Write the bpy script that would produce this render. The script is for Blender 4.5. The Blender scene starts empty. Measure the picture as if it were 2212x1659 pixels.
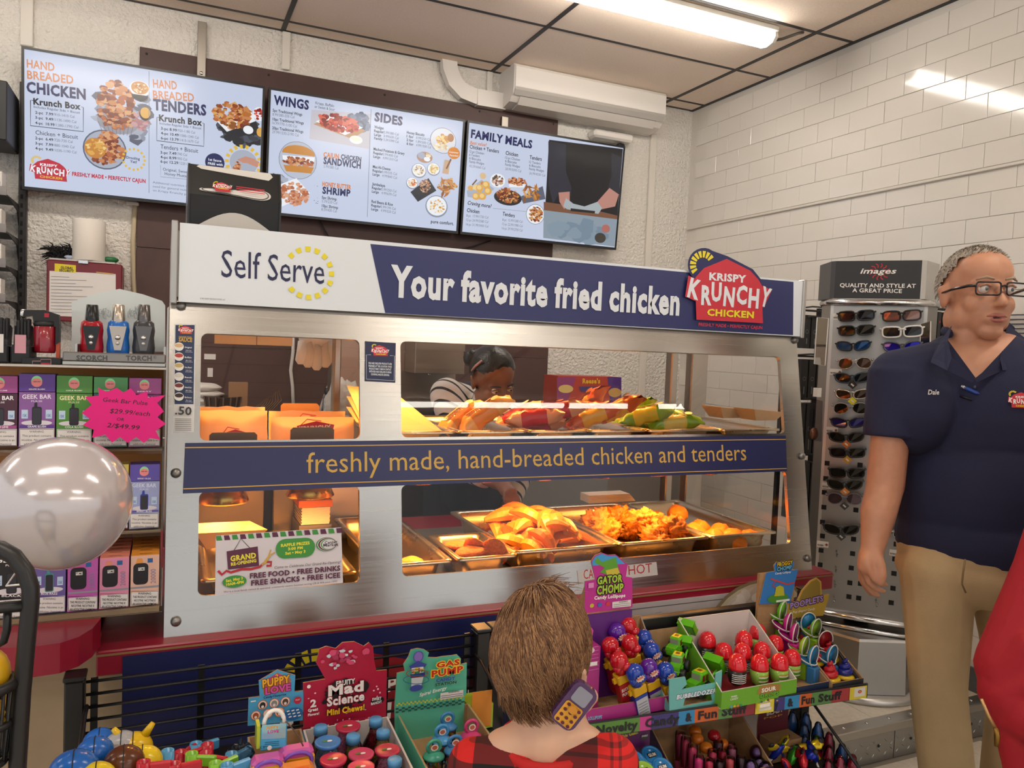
import bpy, bmesh, math, random
from mathutils import Vector as V, Matrix as M
from math import pi, sin, cos, sqrt, radians as rad
SC=bpy.context.scene
COL=SC.collection
# ---------------- camera ----------------
IW,IH,FPX=2212.0,1659.0,1679.55
RX=V((0.9132,-0.4055,0.0405)); RZ=V((0.4072,0.9122,-0.0470))   # camera right / forward in the world
RX.normalize(); RZ=(RZ-RX*RX.dot(RZ)).normalized(); RD=RZ.cross(RX)   # RD: image down
CAM=V((0,0,1.48))
cd=bpy.data.cameras.new('camera'); cam=bpy.data.objects.new('camera',cd); COL.objects.link(cam)
cd.sensor_width=36; cd.lens=FPX/IW*36; cd.clip_start=.02
cam.matrix_world=M(((RX.x,-RD.x,-RZ.x,CAM.x),(RX.y,-RD.y,-RZ.y,CAM.y),(RX.z,-RD.z,-RZ.z,CAM.z),(0,0,0,1)))
SC.camera=cam
# ---------------- world, exposure ----------------
SC.view_settings.view_transform='Standard'; SC.view_settings.look='None'; SC.view_settings.gamma=1
SC.view_settings.use_curve_mapping=False; SC.view_settings.exposure=0.22
wd=bpy.data.worlds.new('world'); SC.world=wd; wd.use_nodes=True
wd.node_tree.nodes['Background'].inputs[0].default_value=(.95,.97,1,1); wd.node_tree.nodes['Background'].inputs[1].default_value=.8
LAMP_E=24.0      # strength of the fluorescent diffusers
HEAT_W=5.5       # watts of each heat lamp
# ---------------- helpers ----------------
def ray(px,py): return RX*(px-IW/2)+RD*(py-IH/2)+RZ*FPX
def P(px,py,X=None,Y=None,Z=None):
    d=ray(px,py)
    t=(X-CAM.x)/d.x if X is not None else (Y-CAM.y)/d.y if Y is not None else (Z-CAM.z)/d.z
    return CAM+d*t
def PD(px,py,dist):
    return CAM+ray(px,py)*(dist/FPX)
def lin(c):
    return c/12.92 if c<=.04045 else ((c+.055)/1.055)**2.4
def hexc(h): return tuple(lin(int(h[i:i+2],16)/255) for i in (0,2,4))+(1,)
MC={}
def mat(h,rough=.5,metal=0,emit=0,alpha=1,trans=0,bump=0,bscale=200,coat=0,noise=0,nscale=20,sub=0,spec=.5):
    k=(h,rough,metal,emit,alpha,trans,bump,bscale,coat,noise,nscale,sub,spec)
    if k in MC: return MC[k]
    m=bpy.data.materials.new('m_'+h); m.use_nodes=True; nt=m.node_tree; b=nt.nodes['Principled BSDF']; c=hexc(h)
    b.inputs['Base Color'].default_value=c; b.inputs['Roughness'].default_value=rough; b.inputs['Metallic'].default_value=metal
    b.inputs['Specular IOR Level'].default_value=spec
    if emit: b.inputs['Emission Color'].default_value=c; b.inputs['Emission Strength'].default_value=emit
    if alpha<1: b.inputs['Alpha'].default_value=alpha
    if trans: b.inputs['Transmission Weight'].default_value=trans
    if coat: b.inputs['Coat Weight'].default_value=coat
    if sub: b.inputs['Subsurface Weight'].default_value=sub; b.inputs['Subsurface Radius'].default_value=(.012,.005,.003)
    if bump or noise:
        tc=nt.nodes.new('ShaderNodeTexCoord'); n=nt.nodes.new('ShaderNodeTexNoise'); n.inputs['Detail'].default_value=3
        nt.links.new(tc.outputs['Object'],n.inputs['Vector'])
        if bump:
            n.inputs['Scale'].default_value=bscale; bp=nt.nodes.new('ShaderNodeBump'); bp.inputs['Strength'].default_value=min(1,bump); bp.inputs['Distance'].default_value=.004 if bump<.9 else .022
            nt.links.new(n.outputs['Fac'],bp.inputs['Height']); nt.links.new(bp.outputs['Normal'],b.inputs['Normal'])
        if noise:
            n2=nt.nodes.new('ShaderNodeTexNoise'); n2.inputs['Scale'].default_value=nscale; n2.inputs['Detail'].default_value=4
            nt.links.new(tc.outputs['Object'],n2.inputs['Vector'])
            r=nt.nodes.new('ShaderNodeValToRGB'); nt.links.new(n2.outputs['Fac'],r.inputs['Fac'])
            r.color_ramp.elements[0].position=.3; r.color_ramp.elements[1].position=.7
            r.color_ramp.elements[0].color=tuple(x*(1-noise) for x in c[:3])+(1,); r.color_ramp.elements[1].color=tuple(min(1,x*(1+noise*.6)) for x in c[:3])+(1,)
            nt.links.new(r.outputs['Color'],b.inputs['Base Color'])
    MC[k]=m; return m
def glassmat(tint='ffffff',rough=.01,k='g',ior=1.45):
    if (k,tint,rough,ior) in MC: return MC[(k,tint,rough,ior)]
    m=bpy.data.materials.new('glass_'+tint); m.use_nodes=True; nt=m.node_tree; nt.nodes.clear()
    o=nt.nodes.new('ShaderNodeOutputMaterial'); mx=nt.nodes.new('ShaderNodeMixShader'); t=nt.nodes.new('ShaderNodeBsdfTransparent'); g=nt.nodes.new('ShaderNodeBsdfGlossy'); f=nt.nodes.new('ShaderNodeFresnel')
    f.inputs[0].default_value=ior; t.inputs[0].default_value=hexc(tint); g.inputs['Roughness'].default_value=rough
    nt.links.new(f.outputs[0],mx.inputs[0]); nt.links.new(t.outputs[0],mx.inputs[1]); nt.links.new(g.outputs[0],mx.inputs[2]); nt.links.new(mx.outputs[0],o.inputs[0])
    MC[(k,tint,rough,ior)]=m; return m
def steel(h='c9c7c2',rough=.3,brush=(1,40,400),k=0):
    key=('st',h,rough,brush)
    if key in MC: return MC[key]
    m=mat(h,rough,1,coat=0,spec=.501+len(MC)*1e-6); nt=m.node_tree; b=nt.nodes['Principled BSDF']
    tc=nt.nodes.new('ShaderNodeTexCoord'); mp=nt.nodes.new('ShaderNodeMapping'); mp.inputs['Scale'].default_value=brush
    n=nt.nodes.new('ShaderNodeTexNoise'); n.inputs['Scale'].default_value=1; n.inputs['Detail'].default_value=4
    mr=nt.nodes.new('ShaderNodeMapRange'); mr.inputs['To Min'].default_value=rough*.75; mr.inputs['To Max'].default_value=rough*1.35
    nt.links.new(tc.outputs['Object'],mp.inputs[0]); nt.links.new(mp.outputs[0],n.inputs['Vector']); nt.links.new(n.outputs['Fac'],mr.inputs['Value']); nt.links.new(mr.outputs[0],b.inputs['Roughness'])
    bp=nt.nodes.new('ShaderNodeBump'); bp.inputs['Strength'].default_value=.02; bp.inputs['Distance'].default_value=.001
    nt.links.new(n.outputs['Fac'],bp.inputs['Height']); nt.links.new(bp.outputs['Normal'],b.inputs['Normal'])
    MC[key]=m; return m
WM={}; KIDS={}
def wm(o): return WM.get(o.name,M())
def props(o,label=None,cat=None,group=None,kind=None):
    if label: o['label']=label
    if cat: o['category']=cat
    if group: o['group']=group
    if kind: o['kind']=kind
    return o
def thing(name,label,cat,loc=(0,0,0),rz=0,group=None,rot=None,mx=None):
    o=bpy.data.objects.new(name,None); COL.objects.link(o); o.empty_display_size=.05
    m=mx if mx is not None else M.Translation(V(loc))@(rot.to_4x4() if rot is not None else M.Rotation(rz,4,'Z'))
    o.matrix_basis=m; WM[o.name]=m; KIDS[o.name]=[]
    return props(o,label,cat,group)
def link(o,parent=None):
    COL.objects.link(o); KIDS[o.name]=[]
    if parent is not None:
        o.parent=parent; KIDS[parent.name].append(o); WM[o.name]=wm(parent)@o.matrix_basis
    else: WM[o.name]=o.matrix_basis.copy()
    return o
def setm(o,m): o.matrix_basis=m; WM[o.name]=m
def dup(root,mx,label=None,group=None,parent=None):
    r=root.copy(); COL.objects.link(r); KIDS[r.name]=[]
    if parent is None: r.matrix_basis=mx; WM[r.name]=mx
    else: r.parent=parent; KIDS[parent.name].append(r); WM[r.name]=wm(parent)@r.matrix_basis
    if label: r['label']=label
    if group: r['group']=group
    for c in KIDS[root.name]: dup(c,None,parent=r)
    return r
def TR(x,y,z,rz=0,rx=0,ry=0,s=1):
    return M.Translation((x,y,z))@M.Rotation(rz,4,'Z')@M.Rotation(ry,4,'Y')@M.Rotation(rx,4,'X')@M.Scale(s,4)
class MB:
    def __init__(s): s.v=[];s.f=[];s.m=[];s.sm=[];s.mats=[];s.T=None
    def mi(s,m):
        if m not in s.mats: s.mats.append(m)
        return s.mats.index(m)
    def add(s,vs,fs,m,sm=False):
        b=len(s.v); T=s.T
        s.v.extend([tuple(T@V(p)) for p in vs] if T else [tuple(p) for p in vs])
        i=s.mi(m)
        for f in fs: s.f.append(tuple(b+k for k in f)); s.m.append(i); s.sm.append(sm)
        return s
    def box(s,a,c,m,b=0):
        (x0,y0,z0),(x1,y1,z1)=a,c
        if x0>x1:x0,x1=x1,x0
        if y0>y1:y0,y1=y1,y0
        if z0>z1:z0,z1=z1,z0
        if not b:
            return s.add([(x0,y0,z0),(x1,y0,z0),(x1,y1,z0),(x0,y1,z0),(x0,y0,z1),(x1,y0,z1),(x1,y1,z1),(x0,y1,z1)],
              [(3,2,1,0),(4,5,6,7),(0,1,5,4),(1,2,6,5),(2,3,7,6),(3,0,4,7)],m)
        b=min(b,(x1-x0)/2.01,(y1-y0)/2.01,(z1-z0)/2.01)
        vs=[];ix={}
        for i in (0,1):
            for j in (0,1):
                for k in (0,1):
                    e=[(x0,x1)[i],(y0,y1)[j],(z0,z1)[k]]; q=[e[0]+(b,-b)[i],e[1]+(b,-b)[j],e[2]+(b,-b)[k]]
                    for a_ in range(3):
                        p=list(q); p[a_]=e[a_]; ix[(i,j,k,a_)]=len(vs); vs.append(p)
        fs=[]
        for a_ in range(3):
            o=[(0,0),(1,0),(1,1),(0,1)]
            for sd in (0,1):
                f=[]
                for (p,q) in o:
                    c3=[0,0,0]; c3[a_]=sd; c3[(a_+1)%3]=p; c3[(a_+2)%3]=q; f.append(ix[tuple(c3)+(a_,)])
                fs.append(tuple(f) if sd else tuple(f[::-1]))
            for p in (0,1):
                for q in (0,1):
                    A=(a_+1)%3;B=(a_+2)%3
                    c0=[0,0,0];c1=[0,0,0];c0[A]=c1[A]=p;c0[B]=c1[B]=q;c1[a_]=1
                    f=[ix[tuple(c0)+(A,)],ix[tuple(c1)+(A,)],ix[tuple(c1)+(B,)],ix[tuple(c0)+(B,)]]
                    fs.append(tuple(f) if p!=q else tuple(f[::-1]))
        for i in (0,1):
            for j in (0,1):
                for k in (0,1):
                    f=[ix[(i,j,k,0)],ix[(i,j,k,1)],ix[(i,j,k,2)]]
                    fs.append(tuple(f) if (i+j+k)%2 else tuple(f[::-1]))
        return s.add(vs,fs,m)
    def lathe(s,prof,m,c=(0,0,0),n=20,sm=True,sx=1,sy=1,a0=0,a1=2*pi,twist=0):
        full=abs(a1-a0-2*pi)<1e-6; N=n if full else n+1; vs=[];fs=[]
        for (r,z) in prof:
            for i in range(N):
                a=a0+(a1-a0)*i/n+twist*z; vs.append((c[0]+r*cos(a)*sx,c[1]+r*sin(a)*sy,c[2]+z))
        for j in range(len(prof)-1):
            for i in range(n):
                k=(i+1)%N if full else i+1
                fs.append((j*N+i,j*N+k,(j+1)*N+k,(j+1)*N+i))
        if full:
            if prof[0][0]>1e-5: fs.append(tuple(range(N))[::-1])
            if prof[-1][0]>1e-5: fs.append(tuple((len(prof)-1)*N+i for i in range(N)))
        return s.add(vs,fs,m,sm)
    def cyl(s,p0,p1,r,m,n=12,r1=None,sm=True):
        return s.tube([p0,p1],r,m,n,r1=r1,sm=sm)
    def tube(s,pts,r,m,n=8,closed=False,r1=None,sm=True,flat=1):
        pts=[V(p) for p in pts]; L=len(pts); vs=[];fs=[]
        rs=r if isinstance(r,(list,tuple)) else [r+((r1-r)*i/(L-1) if r1 is not None else 0) for i in range(L)]
        d0=(pts[1]-pts[0]).normalized(); up=V((0,0,1)) if abs(d0.z)<.9 else V((0,1,0)); a=d0.cross(up).normalized()
        for i,p in enumerate(pts):
            if closed: d=(pts[(i+1)%L]-pts[i-1]).normalized()
            else: d=(pts[min(i+1,L-1)]-pts[max(i-1,0)]).normalized()
            a=(a-d*a.dot(d)).normalized(); b=d.cross(a)
            for k in range(n):
                t=2*pi*k/n; vs.append(p+(a*cos(t)+b*sin(t)*flat)*rs[i])
        for i in range(L if closed else L-1):
            j=(i+1)%L
            for k in range(n): fs.append((i*n+k,i*n+(k+1)%n,j*n+(k+1)%n,j*n+k))
        if not closed: fs.append(tuple(range(n))[::-1]); fs.append(tuple((L-1)*n+k for k in range(n)))
        return s.add(vs,fs,m,sm)
    def ell(s,c,r,m,nu=16,nv=10,f=None):
        if not isinstance(r,(tuple,list)): r=(r,r,r)
        vs=[(c[0],c[1],c[2]-r[2])]
        for j in range(1,nv):
            t=-pi/2+pi*j/nv
            for i in range(nu):
                a=2*pi*i/nu; p=V((cos(t)*cos(a),cos(t)*sin(a),sin(t)))
                if f: p=p*f(p)
                vs.append((c[0]+r[0]*p.x,c[1]+r[1]*p.y,c[2]+r[2]*p.z))
        vs.append((c[0],c[1],c[2]+r[2])); T=len(vs)-1; fs=[]
        for i in range(nu):
            k=(i+1)%nu; fs.append((0,1+k,1+i)); fs.append((T,1+(nv-2)*nu+i,1+(nv-2)*nu+k))
            for j in range(nv-2): fs.append((1+j*nu+i,1+j*nu+k,1+(j+1)*nu+k,1+(j+1)*nu+i))
        return s.add(vs,fs,m,True)
    def prism(s,poly,o,u,v,w,m,m2=None):
        """polygon (2d list) in plane o+u*a+v*b extruded by vector w (front face on the w side)"""
        o,u,v,w=V(o),V(u),V(v),V(w); n=len(poly); A=[o+u*a+v*b for a,b in poly]
        if (sum(poly[i][0]*poly[(i+1)%n][1]-poly[(i+1)%n][0]*poly[i][1] for i in range(n))>0)!=(u.cross(v).dot(w)>0): A=A[::-1]
        vs=A+[p+w for p in A]
        s.add(vs,[tuple(range(n,2*n))],m2 or m)
        return s.add(vs,[tuple(range(n))[::-1]]+[(i,(i+1)%n,n+(i+1)%n,n+i) for i in range(n)],m)
    def quad(s,a,b,c,d,m): return s.add([a,b,c,d],[(0,1,2,3)],m)
    def build(s,name,parent=None,world=True,label=None,cat=None,group=None,kind=None,base=None,fixn=False):
        if base is None and parent is None and world and s.v:
            xs,ys,zs=zip(*s.v); base=((min(xs)+max(xs))/2,(min(ys)+max(ys))/2,min(zs))
        me=bpy.data.meshes.new(name)
        if parent is not None and world: iv=wm(parent).inverted(); vs=[iv@V(p) for p in s.v]
        elif base is not None: B=V(base); vs=[V(p)-B for p in s.v]
        else: vs=s.v
        me.from_pydata([tuple(p) for p in vs],[],s.f)
        for m in s.mats: me.materials.append(m)
        me.polygons.foreach_set('material_index',s.m); me.polygons.foreach_set('use_smooth',s.sm); me.update()
        if fixn:
            bm=bmesh.new(); bm.from_mesh(me); bmesh.ops.recalc_face_normals(bm,faces=bm.faces); bm.to_mesh(me); bm.free()
        o=bpy.data.objects.new(name,me)
        if base is not None and parent is None: o.matrix_basis=M.Translation(V(base))
        link(o,parent); return props(o,label,cat,group,kind)
# ---------------- lettering ----------------
GC={}
def glyph(ch,w):
    k=(ch,w)
    if k in GC: return GC[k]
    def mk(t):
        cu=bpy.data.curves.new('t','FONT'); cu.body=t; cu.resolution_u=2; cu.offset=(0,.02,.042)[w]; cu.fill_mode='FRONT'
        o=bpy.data.objects.new('t',cu); me=o.to_mesh(); vs=[(p.co.x,p.co.y) for p in me.vertices]; fs=[tuple(p.vertices) for p in me.polygons]
        o.to_mesh_clear(); bpy.data.objects.remove(o); bpy.data.curves.remove(cu); return vs,fs
    if ch==' ': GC[k]=([],[],.28); return GC[k]
    a=mk(ch); b=mk(ch+'I'); c=mk('I')
    adv=max(p[0] for p in b[0])-max(p[0] for p in c[0])+(0,.02,.045)[w]
    GC[k]=(a[0],a[1],adv); return GC[k]
CAPH=max(p[1] for p in glyph('H',0)[0])
def layout(t,w):
    x=0; vs=[]; fs=[]
    for ch in t:
        g,f,a=glyph(ch,w); b=len(vs); vs+= [(p[0]+x,p[1]) for p in g]; fs+=[tuple(b+i for i in q) for q in f]; x+=a
    return vs,fs
class Pan:
    """flat print on a plane: o origin, u right, v up; positions may be given as photo pixels that are cast onto the plane"""
    def __init__(s,o,u,v):
        s.o=V(o);s.u=V(u).normalized();s.v=V(v).normalized();s.n=s.u.cross(s.v).normalized();s.mb=MB();s.k=1;s.st=.00025;s.clip=None;s.bs=1
    def uv(s,px,py):
        d=ray(px,py); t=(s.o-CAM).dot(s.n)/d.dot(s.n); q=CAM+d*t-s.o; return q.dot(s.u),q.dot(s.v)
    def w(s,a,b,h=0): return s.o+s.u*a+s.v*b+s.n*h
    def poly(s,pts,m,px=True):
        if px: pts=[s.uv(*p) for p in pts]
        s.k+=1; n=len(pts)
        if s.clip: x0,y0,x1,y1=s.clip; pts=[(min(max(a,x0),x1),min(max(b,y0),y1)) for a,b in pts]
        if sum(pts[i][0]*pts[(i+1)%n][1]-pts[(i+1)%n][0]*pts[i][1] for i in range(n))<0: pts=pts[::-1]
        s.mb.add([s.w(a,b,s.k*s.st) for a,b in pts],[tuple(range(n))],m); return s
    def rect(s,x0,y0,x1,y1,m,px=True):
        (a,b),(c,d)=(s.uv(x0,y0),s.uv(x1,y1)) if px else ((x0,y0),(x1,y1))
        return s.poly([(a,b),(c,b),(c,d),(a,d)],m,False)
    def ellp(s,cx,cy,rx,ry,m,px=True,n=24,a0=0,a1=2*pi,jit=0,rng=None):
        if px:
            a,b=s.uv(cx,cy); rx=s.uv(cx+rx,cy)[0]-a; ry=abs(s.uv(cx,cy-ry)[1]-b); cx,cy=a,b
        pts=[]
        for i in range(n):
            t=a0+(a1-a0)*i/(n if abs(a1-a0-2*pi)<1e-6 else n-1); q=1+(rng.uniform(-jit,jit) if jit else 0); pts.append((cx+rx*cos(t)*q,cy+ry*sin(t)*q))
        return s.poly(pts,m,False)
    def line(s,pts,wd,m,px=True,closed=False):
        if px: pts=[s.uv(*p) for p in pts]
        pts=[V(p) for p in pts]
        if closed: pts.append(pts[0])
        s.k+=1; vs=[];fs=[]
        for i,p in enumerate(pts):
            d=(pts[min(i+1,len(pts)-1)]-pts[max(i-1,0)]); d.normalize(); nn=V((-d.y,d.x))*wd/2
            vs+=[s.w(*(p+nn),s.k*s.st),s.w(*(p-nn),s.k*s.st)]
        for i in range(len(pts)-1): fs.append((2*i,2*i+1,2*i+3,2*i+2))
        s.mb.add(vs,fs,m); return s
    def text(s,t,x0,y0,x1,y1,h,m,w=0,px=True,slant=0,out=None,ow=0):
        """baseline from (x0,y0) to (x1,y1), cap height h"""
        if px:
            a=V(s.uv(x0,y0)); b=V(s.uv(x1,y1)); h=abs(s.uv(x0,y0-h)[1]-a.y)
        else: a=V((x0,y0)); b=V((x1,y1))
        vs,fs=layout(t,w)
        if not vs: return s
        mn=min(p[0] for p in vs); mx=max(p[0] for p in vs); L=(b-a).length/(mx-mn); d=(b-a).normalized(); e=V((-d.y,d.x)); k=h/CAPH
        if out is not None:
            s.k+=1
            for q in range(8):
                ox,oy=ow*cos(q*pi/4),ow*sin(q*pi/4)
                pp=[a+d*((x-mn)*L+slant*y*k+ox)+e*(y*k+oy) for x,y in vs]
                s.mb.add([s.w(p.x,p.y,(s.k+q*.05)*s.st) for p in pp],fs,out)
        s.k+=1
        pp=[a+d*((x-mn)*L+slant*y*k)+e*(y*k) for x,y in vs]
        s.mb.add([s.w(p.x,p.y,s.k*s.st) for p in pp],fs,m); return s
    def blobs(s,cx,cy,rx,ry,cols,n,r,seed,px=True,shape=None):
        rg=random.Random(seed)
        if px:
            a,b=s.uv(cx,cy); rx=s.uv(cx+rx,cy)[0]-a; ry=abs(s.uv(cx,cy-ry)[1]-b); cx,cy=a,b
        n=int(n*1.7) if s.bs<1 else n
        for i in range(n):
            t=rg.uniform(0,2*pi); q=sqrt(rg.random()); e=rg.uniform(.5,1.1)*r*s.bs
            s.ellp(cx+rx*q*cos(t),cy+ry*q*sin(t),e,e*rg.uniform(.5,1),cols[(i*len(cols))//n if shape else rg.randrange(len(cols))],False,9,jit=.25,rng=rg)
            s.k-=.8
        return s
    def build(s,name,parent,**k): return s.mb.build(name,parent,**k)
def slab(name,o,u,v,w,h,t,m,parent=None,b=0,mb=None,**k):
    """board w x h lying in plane (u,v) with thickness t towards -normal"""
    u,v=V(u).normalized(),V(v).normalized(); n=u.cross(v)
    mb=mb or MB(); mb.T=M((tuple(u)+(0,),tuple(v)+(0,),tuple(n)+(0,),(0,0,0,1))).transposed(); mb.T.translation=V(o)
    mb.box((0,0,-t),(w,h,0),m,b); mb.T=None
    return mb.build(name,parent,**k) if name else mb
def rrect(x0,y0,x1,y1,r,n=5):
    p=[]
    for cx,cy,a in ((x1-r,y1-r,0),(x0+r,y1-r,pi/2),(x0+r,y0+r,pi),(x1-r,y0+r,1.5*pi)):
        for i in range(n+1): t=a+pi/2*i/n; p.append((cx+r*cos(t),cy+r*sin(t)))
    return p
def plate(mb,outer,holes,o,u,v,t,m):
    """flat plate with holes, thickness t towards -normal"""
    o,u,v=V(o),V(u),V(v); n=u.cross(v); bm=bmesh.new(); ed=[]
    for lp in [outer]+holes:
        vs=[bm.verts.new((a,b,0)) for a,b in lp]; ed+=[bm.edges.new((vs[i],vs[(i+1)%len(vs)])) for i in range(len(vs))]
    r=bmesh.ops.triangle_fill(bm,use_beauty=True,use_dissolve=False,edges=ed)
    bm.verts.index_update(); base=[(p.co.x,p.co.y) for p in bm.verts]; tr=[tuple(q.index for q in f.verts) for f in bm.faces]; bm.free()
    tr=[f if (base[f[1]][0]-base[f[0]][0])*(base[f[2]][1]-base[f[0]][1])-(base[f[1]][1]-base[f[0]][1])*(base[f[2]][0]-base[f[0]][0])>0 else f[::-1] for f in tr]
    mb.add([o+u*a+v*b for a,b in base],tr,m); mb.add([o+u*a+v*b-n*t for a,b in base],[f[::-1] for f in tr],m)
    for lp in [outer]+holes:
        L=len(lp); mb.add([o+u*a+v*b for a,b in lp]+[o+u*a+v*b-n*t for a,b in lp],[(i,(i+1)%L,L+(i+1)%L,L+i) for i in range(L)],m)
# ---------------- shared colours ----------------
WHITE=mat('efece6',.5); INK=mat('1a1a1c',.6); BLACK=mat('121213',.45); BLKM=mat('161617',.35,spec=.5); NAVY=mat('23285c',.5)
STEEL=steel(); CHROME=mat('d8d8d8',.15,1); RED=mat('a3162e',.35); CLEAR=glassmat(); CLEAR2=glassmat('f4f4f4',.06,'g',1.3)
KRED=mat('c8303f',.5); KYEL=mat('e8d72e',.5); PRWH=mat('dfe5ea',.5); GOLD=mat('c9a24a',.5); CARD=mat('a5825a',.8,noise=.15,nscale=40); PAPER=mat('e4ded2',.8)
# ======================= SETTING =======================
YW,XW,ZC,ZP=4.20,3.07,3.043,.14
def struct(o): o['kind']='structure'; return o
STUC=mat('e8e3da',.6,bump=1.0,bscale=58)
mb=MB(); mb.box((-4.2,YW,-.02),(XW+.1,YW+.1,ZC+.15),STUC); wall_back=struct(mb.build('wall_back'))
# lower floor
FLM=mat('cfc6b6',.3,noise=.10,nscale=55,bump=.03,bscale=60)
mb=MB(); mb.box((-4.2,-6,-.06),(9,4.3,-.004),mat('8b8377',.6)); floor=struct(mb.build('floor'))
TS=.305
proto=None
def tiles(parent,x0,x1,y0,y1,z,name='floor_tile'):
    global proto
    if proto is None:
        mb=MB(); mb.box((.0008,.0008,-.004),(TS-.0008,TS-.0008,0),FLM,.0008); proto=mb.build(name,parent,world=False); first=True
    else: first=False
    nx=int(round((x1-x0)/TS)); ny=int(round((y1-y0)/TS))
    for i in range(nx):
        for j in range(ny):
            o=proto if first else dup(proto,None,parent=parent); first=False
            o.matrix_basis=wm(parent).inverted()@M.Translation((x0+i*TS,y0+j*TS,z))
tiles(floor,1.45,3.06,.45,2.0,0)
mb=MB(); mb.box((-4.2,-6,-.004),(9,.45,-.0005),FLM); mb.box((-4.2,.45,-.004),(1.45,2,-.0005),FLM); mb.build('floor_sheet',floor)
# raised platform with steel edged step
STEPY=2.0
mb=MB(); mb.box((1.9,STEPY+.012,-.004),(XW,4.2,ZP-.004),mat('8b8377',.6)); plat=struct(mb.build('floor_platform'))
tiles(plat,2.155-TS,3.07,STEPY+.05,4.18,ZP)
DP=steel('a9a9a6',.42,(40,40,40))
mb=MB(); mb.box((1.9,STEPY,0),(2.52,STEPY+.012,ZP-.03),DP); mb.box((2.524,STEPY,0),(XW,STEPY+.012,ZP-.03),DP)
rg=random.Random(4)
for i in range(70):                                            # raised diamonds of the tread plate
    x=1.98+(i%35)*.031; z=.025+.035*(i//35)+(.0175 if i%2 else 0); a=pi/4 if i%2 else -pi/4
    mb.T=TR(x,STEPY,z)@M.Rotation(a,4,'Y'); mb.ell((0,0,0),(.011,.0025,.003),DP,8,4); mb.T=None
mb.build('riser_plate',plat)
mb=MB(); mb.box((1.9,STEPY-.012,ZP-.03),(XW,STEPY+.05,ZP+.003),steel('b9b7b2',.38,(3,60,60)),.003)
mb.build('step_nosing',plat)
for i in range(9):
    mb=MB(); mb.lathe([(.007,0),(.006,.003),(0,.004)],CHROME,(2.05+i*.115,STEPY+.02,ZP+.003),10); mb.build('screw',plat)
for i in range(6):
    mb=MB(); mb.T=TR(2.1+i*.17,STEPY-.001,.06)@M.Rotation(pi/2,4,'X'); mb.lathe([(.006,0),(.005,.002),(0,.003)],INK,(0,0,0),8); mb.T=None; mb.build('screw',plat)
# right wall with subway tiles
mb=MB(); mb.box((XW,.1,-.02),(XW+.1,YW+.1,ZC+.15),mat('d3cec5',.5)); wall_right=struct(mb.build('wall_right'))
TILEM=mat('ded9d0',.10,bump=.04,bscale=9)
TW,TH=.205,.1015
mbt=MB(); mbt.box((-.004,.0007,.0007),(0,TW-.0007,TH-.0007),TILEM,.0012); tp=mbt.build('wall_tile',wall_right,world=False)
allt=[]
ZT=P(1485,497,X=XW).z
for r in range(29):
    z=ZT+.012-TH*20+TH*r if r<20 else ZT+.014+TH*(r-20)
    if z<ZP+.1 or z+TH>ZC+.03: continue
    for c in range(22):
        y=YW-TW*(c+1)+(TW/2 if r%2 else 0)+(.04 if r>=20 else 0)
        y1=y
        if y+TW>YW+.02 or y<.3: continue
        q=V((XW,y,z))-CAM; dep=q.dot(RZ); px=q.dot(RX)/dep*FPX+IW/2; py=q.dot(RD)/dep*FPX+IH/2
        if px>2400 or dep<.2: continue
        allt.append((dep,y,z))
allt.sort(); iw=wm(wall_right).inverted(); rg=random.Random(3)
for i,(d,y,z) in enumerate(allt[:300]):
    o=tp if i==0 else dup(tp,None,parent=wall_right)
    o.matrix_basis=iw@M.Translation((XW-rg.uniform(0,.0015),y,z))@M.Rotation(rg.uniform(-.004,.004),4,'Z')@M.Rotation(rg.uniform(-.004,.004),4,'Y')
mb=MB()
for d,y,z in allt[300:]: mb.box((XW-.004,y+.0007,z+.0007),(XW,y+TW-.0007,z+TH-.0007),TILEM,.0012)
mb.build('far_wall_tiles',wall_right,kind='stuff')
mb=MB(); mb.box((XW-.016,.3,ZT-.004),(XW,YW-.02,ZT+.010),mat('d5cfc4',.35),.003); struct(mb.build('trim_1'))
mb=MB(); mb.box((XW-.012,.3,ZP),(XW,YW-.02,ZP+.1),mat('55575a',.5),.003); struct(mb.build('baseboard_right'))
# ceiling: panels in a dark grid
mb=MB(); mb.box((-4.2,-6,ZC+.02),(XW+.1,YW+.1,ZC+.12),mat('3a3632',.9)); ceil=struct(mb.build('ceiling'))
GX,GY=1.15,.578; gx0=P(1580,155,Z=ZC).x; gy0=P(1180,57,Z=ZC).y
CPM=mat('f0dfcf',.9,bump=.35,bscale=190,noise=.05,nscale=120)
mbp=MB(); mbp.box((.008,.008,0),(GX-.008,GY-.008,.018),CPM,.002); cp=mbp.build('ceiling_panel',ceil,world=False); ic=wm(ceil).inverted(); first=True
xs=[gx0+GX*k for k in range(-5,1)]; ys=[gy0+GY*k for k in range(-15,3)]
for k,x in enumerate(xs):
    for j,y in enumerate(ys):
        w=min(GX,XW-x); h=min(GY,YW-y)
        if w<.05 or h<.03: continue
        if abs(w-GX)<1e-4 and abs(h-GY)<1e-4:
            o=cp if first else dup(cp,None,parent=ceil); first=False; o.matrix_basis=ic@M.Translation((x,y,ZC))
        else:
            m2=MB(); m2.box((x+.008,y+.008,ZC),(x+w-.002,y+h-.002,ZC+.018),CPM,.002); m2.build('ceiling_panel',ceil)
m2=MB(); m2.box((XW+.1,-6,ZC),(9,.1,ZC+.02),CPM); m2.build('ceiling_field',ceil)
GRD=mat('2e2b2a',.5)
for x in xs+[XW-.012]:
    m2=MB(); m2.box((x-.012,-4.5,ZC-.003),(x+.012,YW,ZC+.02),GRD); m2.build('grid_bar',ceil)
for y in ys+[YW-.012]:
    m2=MB(); m2.box((-3,y-.010,ZC-.002),(XW,y+.010,ZC+.02),GRD); m2.build('grid_bar',ceil)
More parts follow.
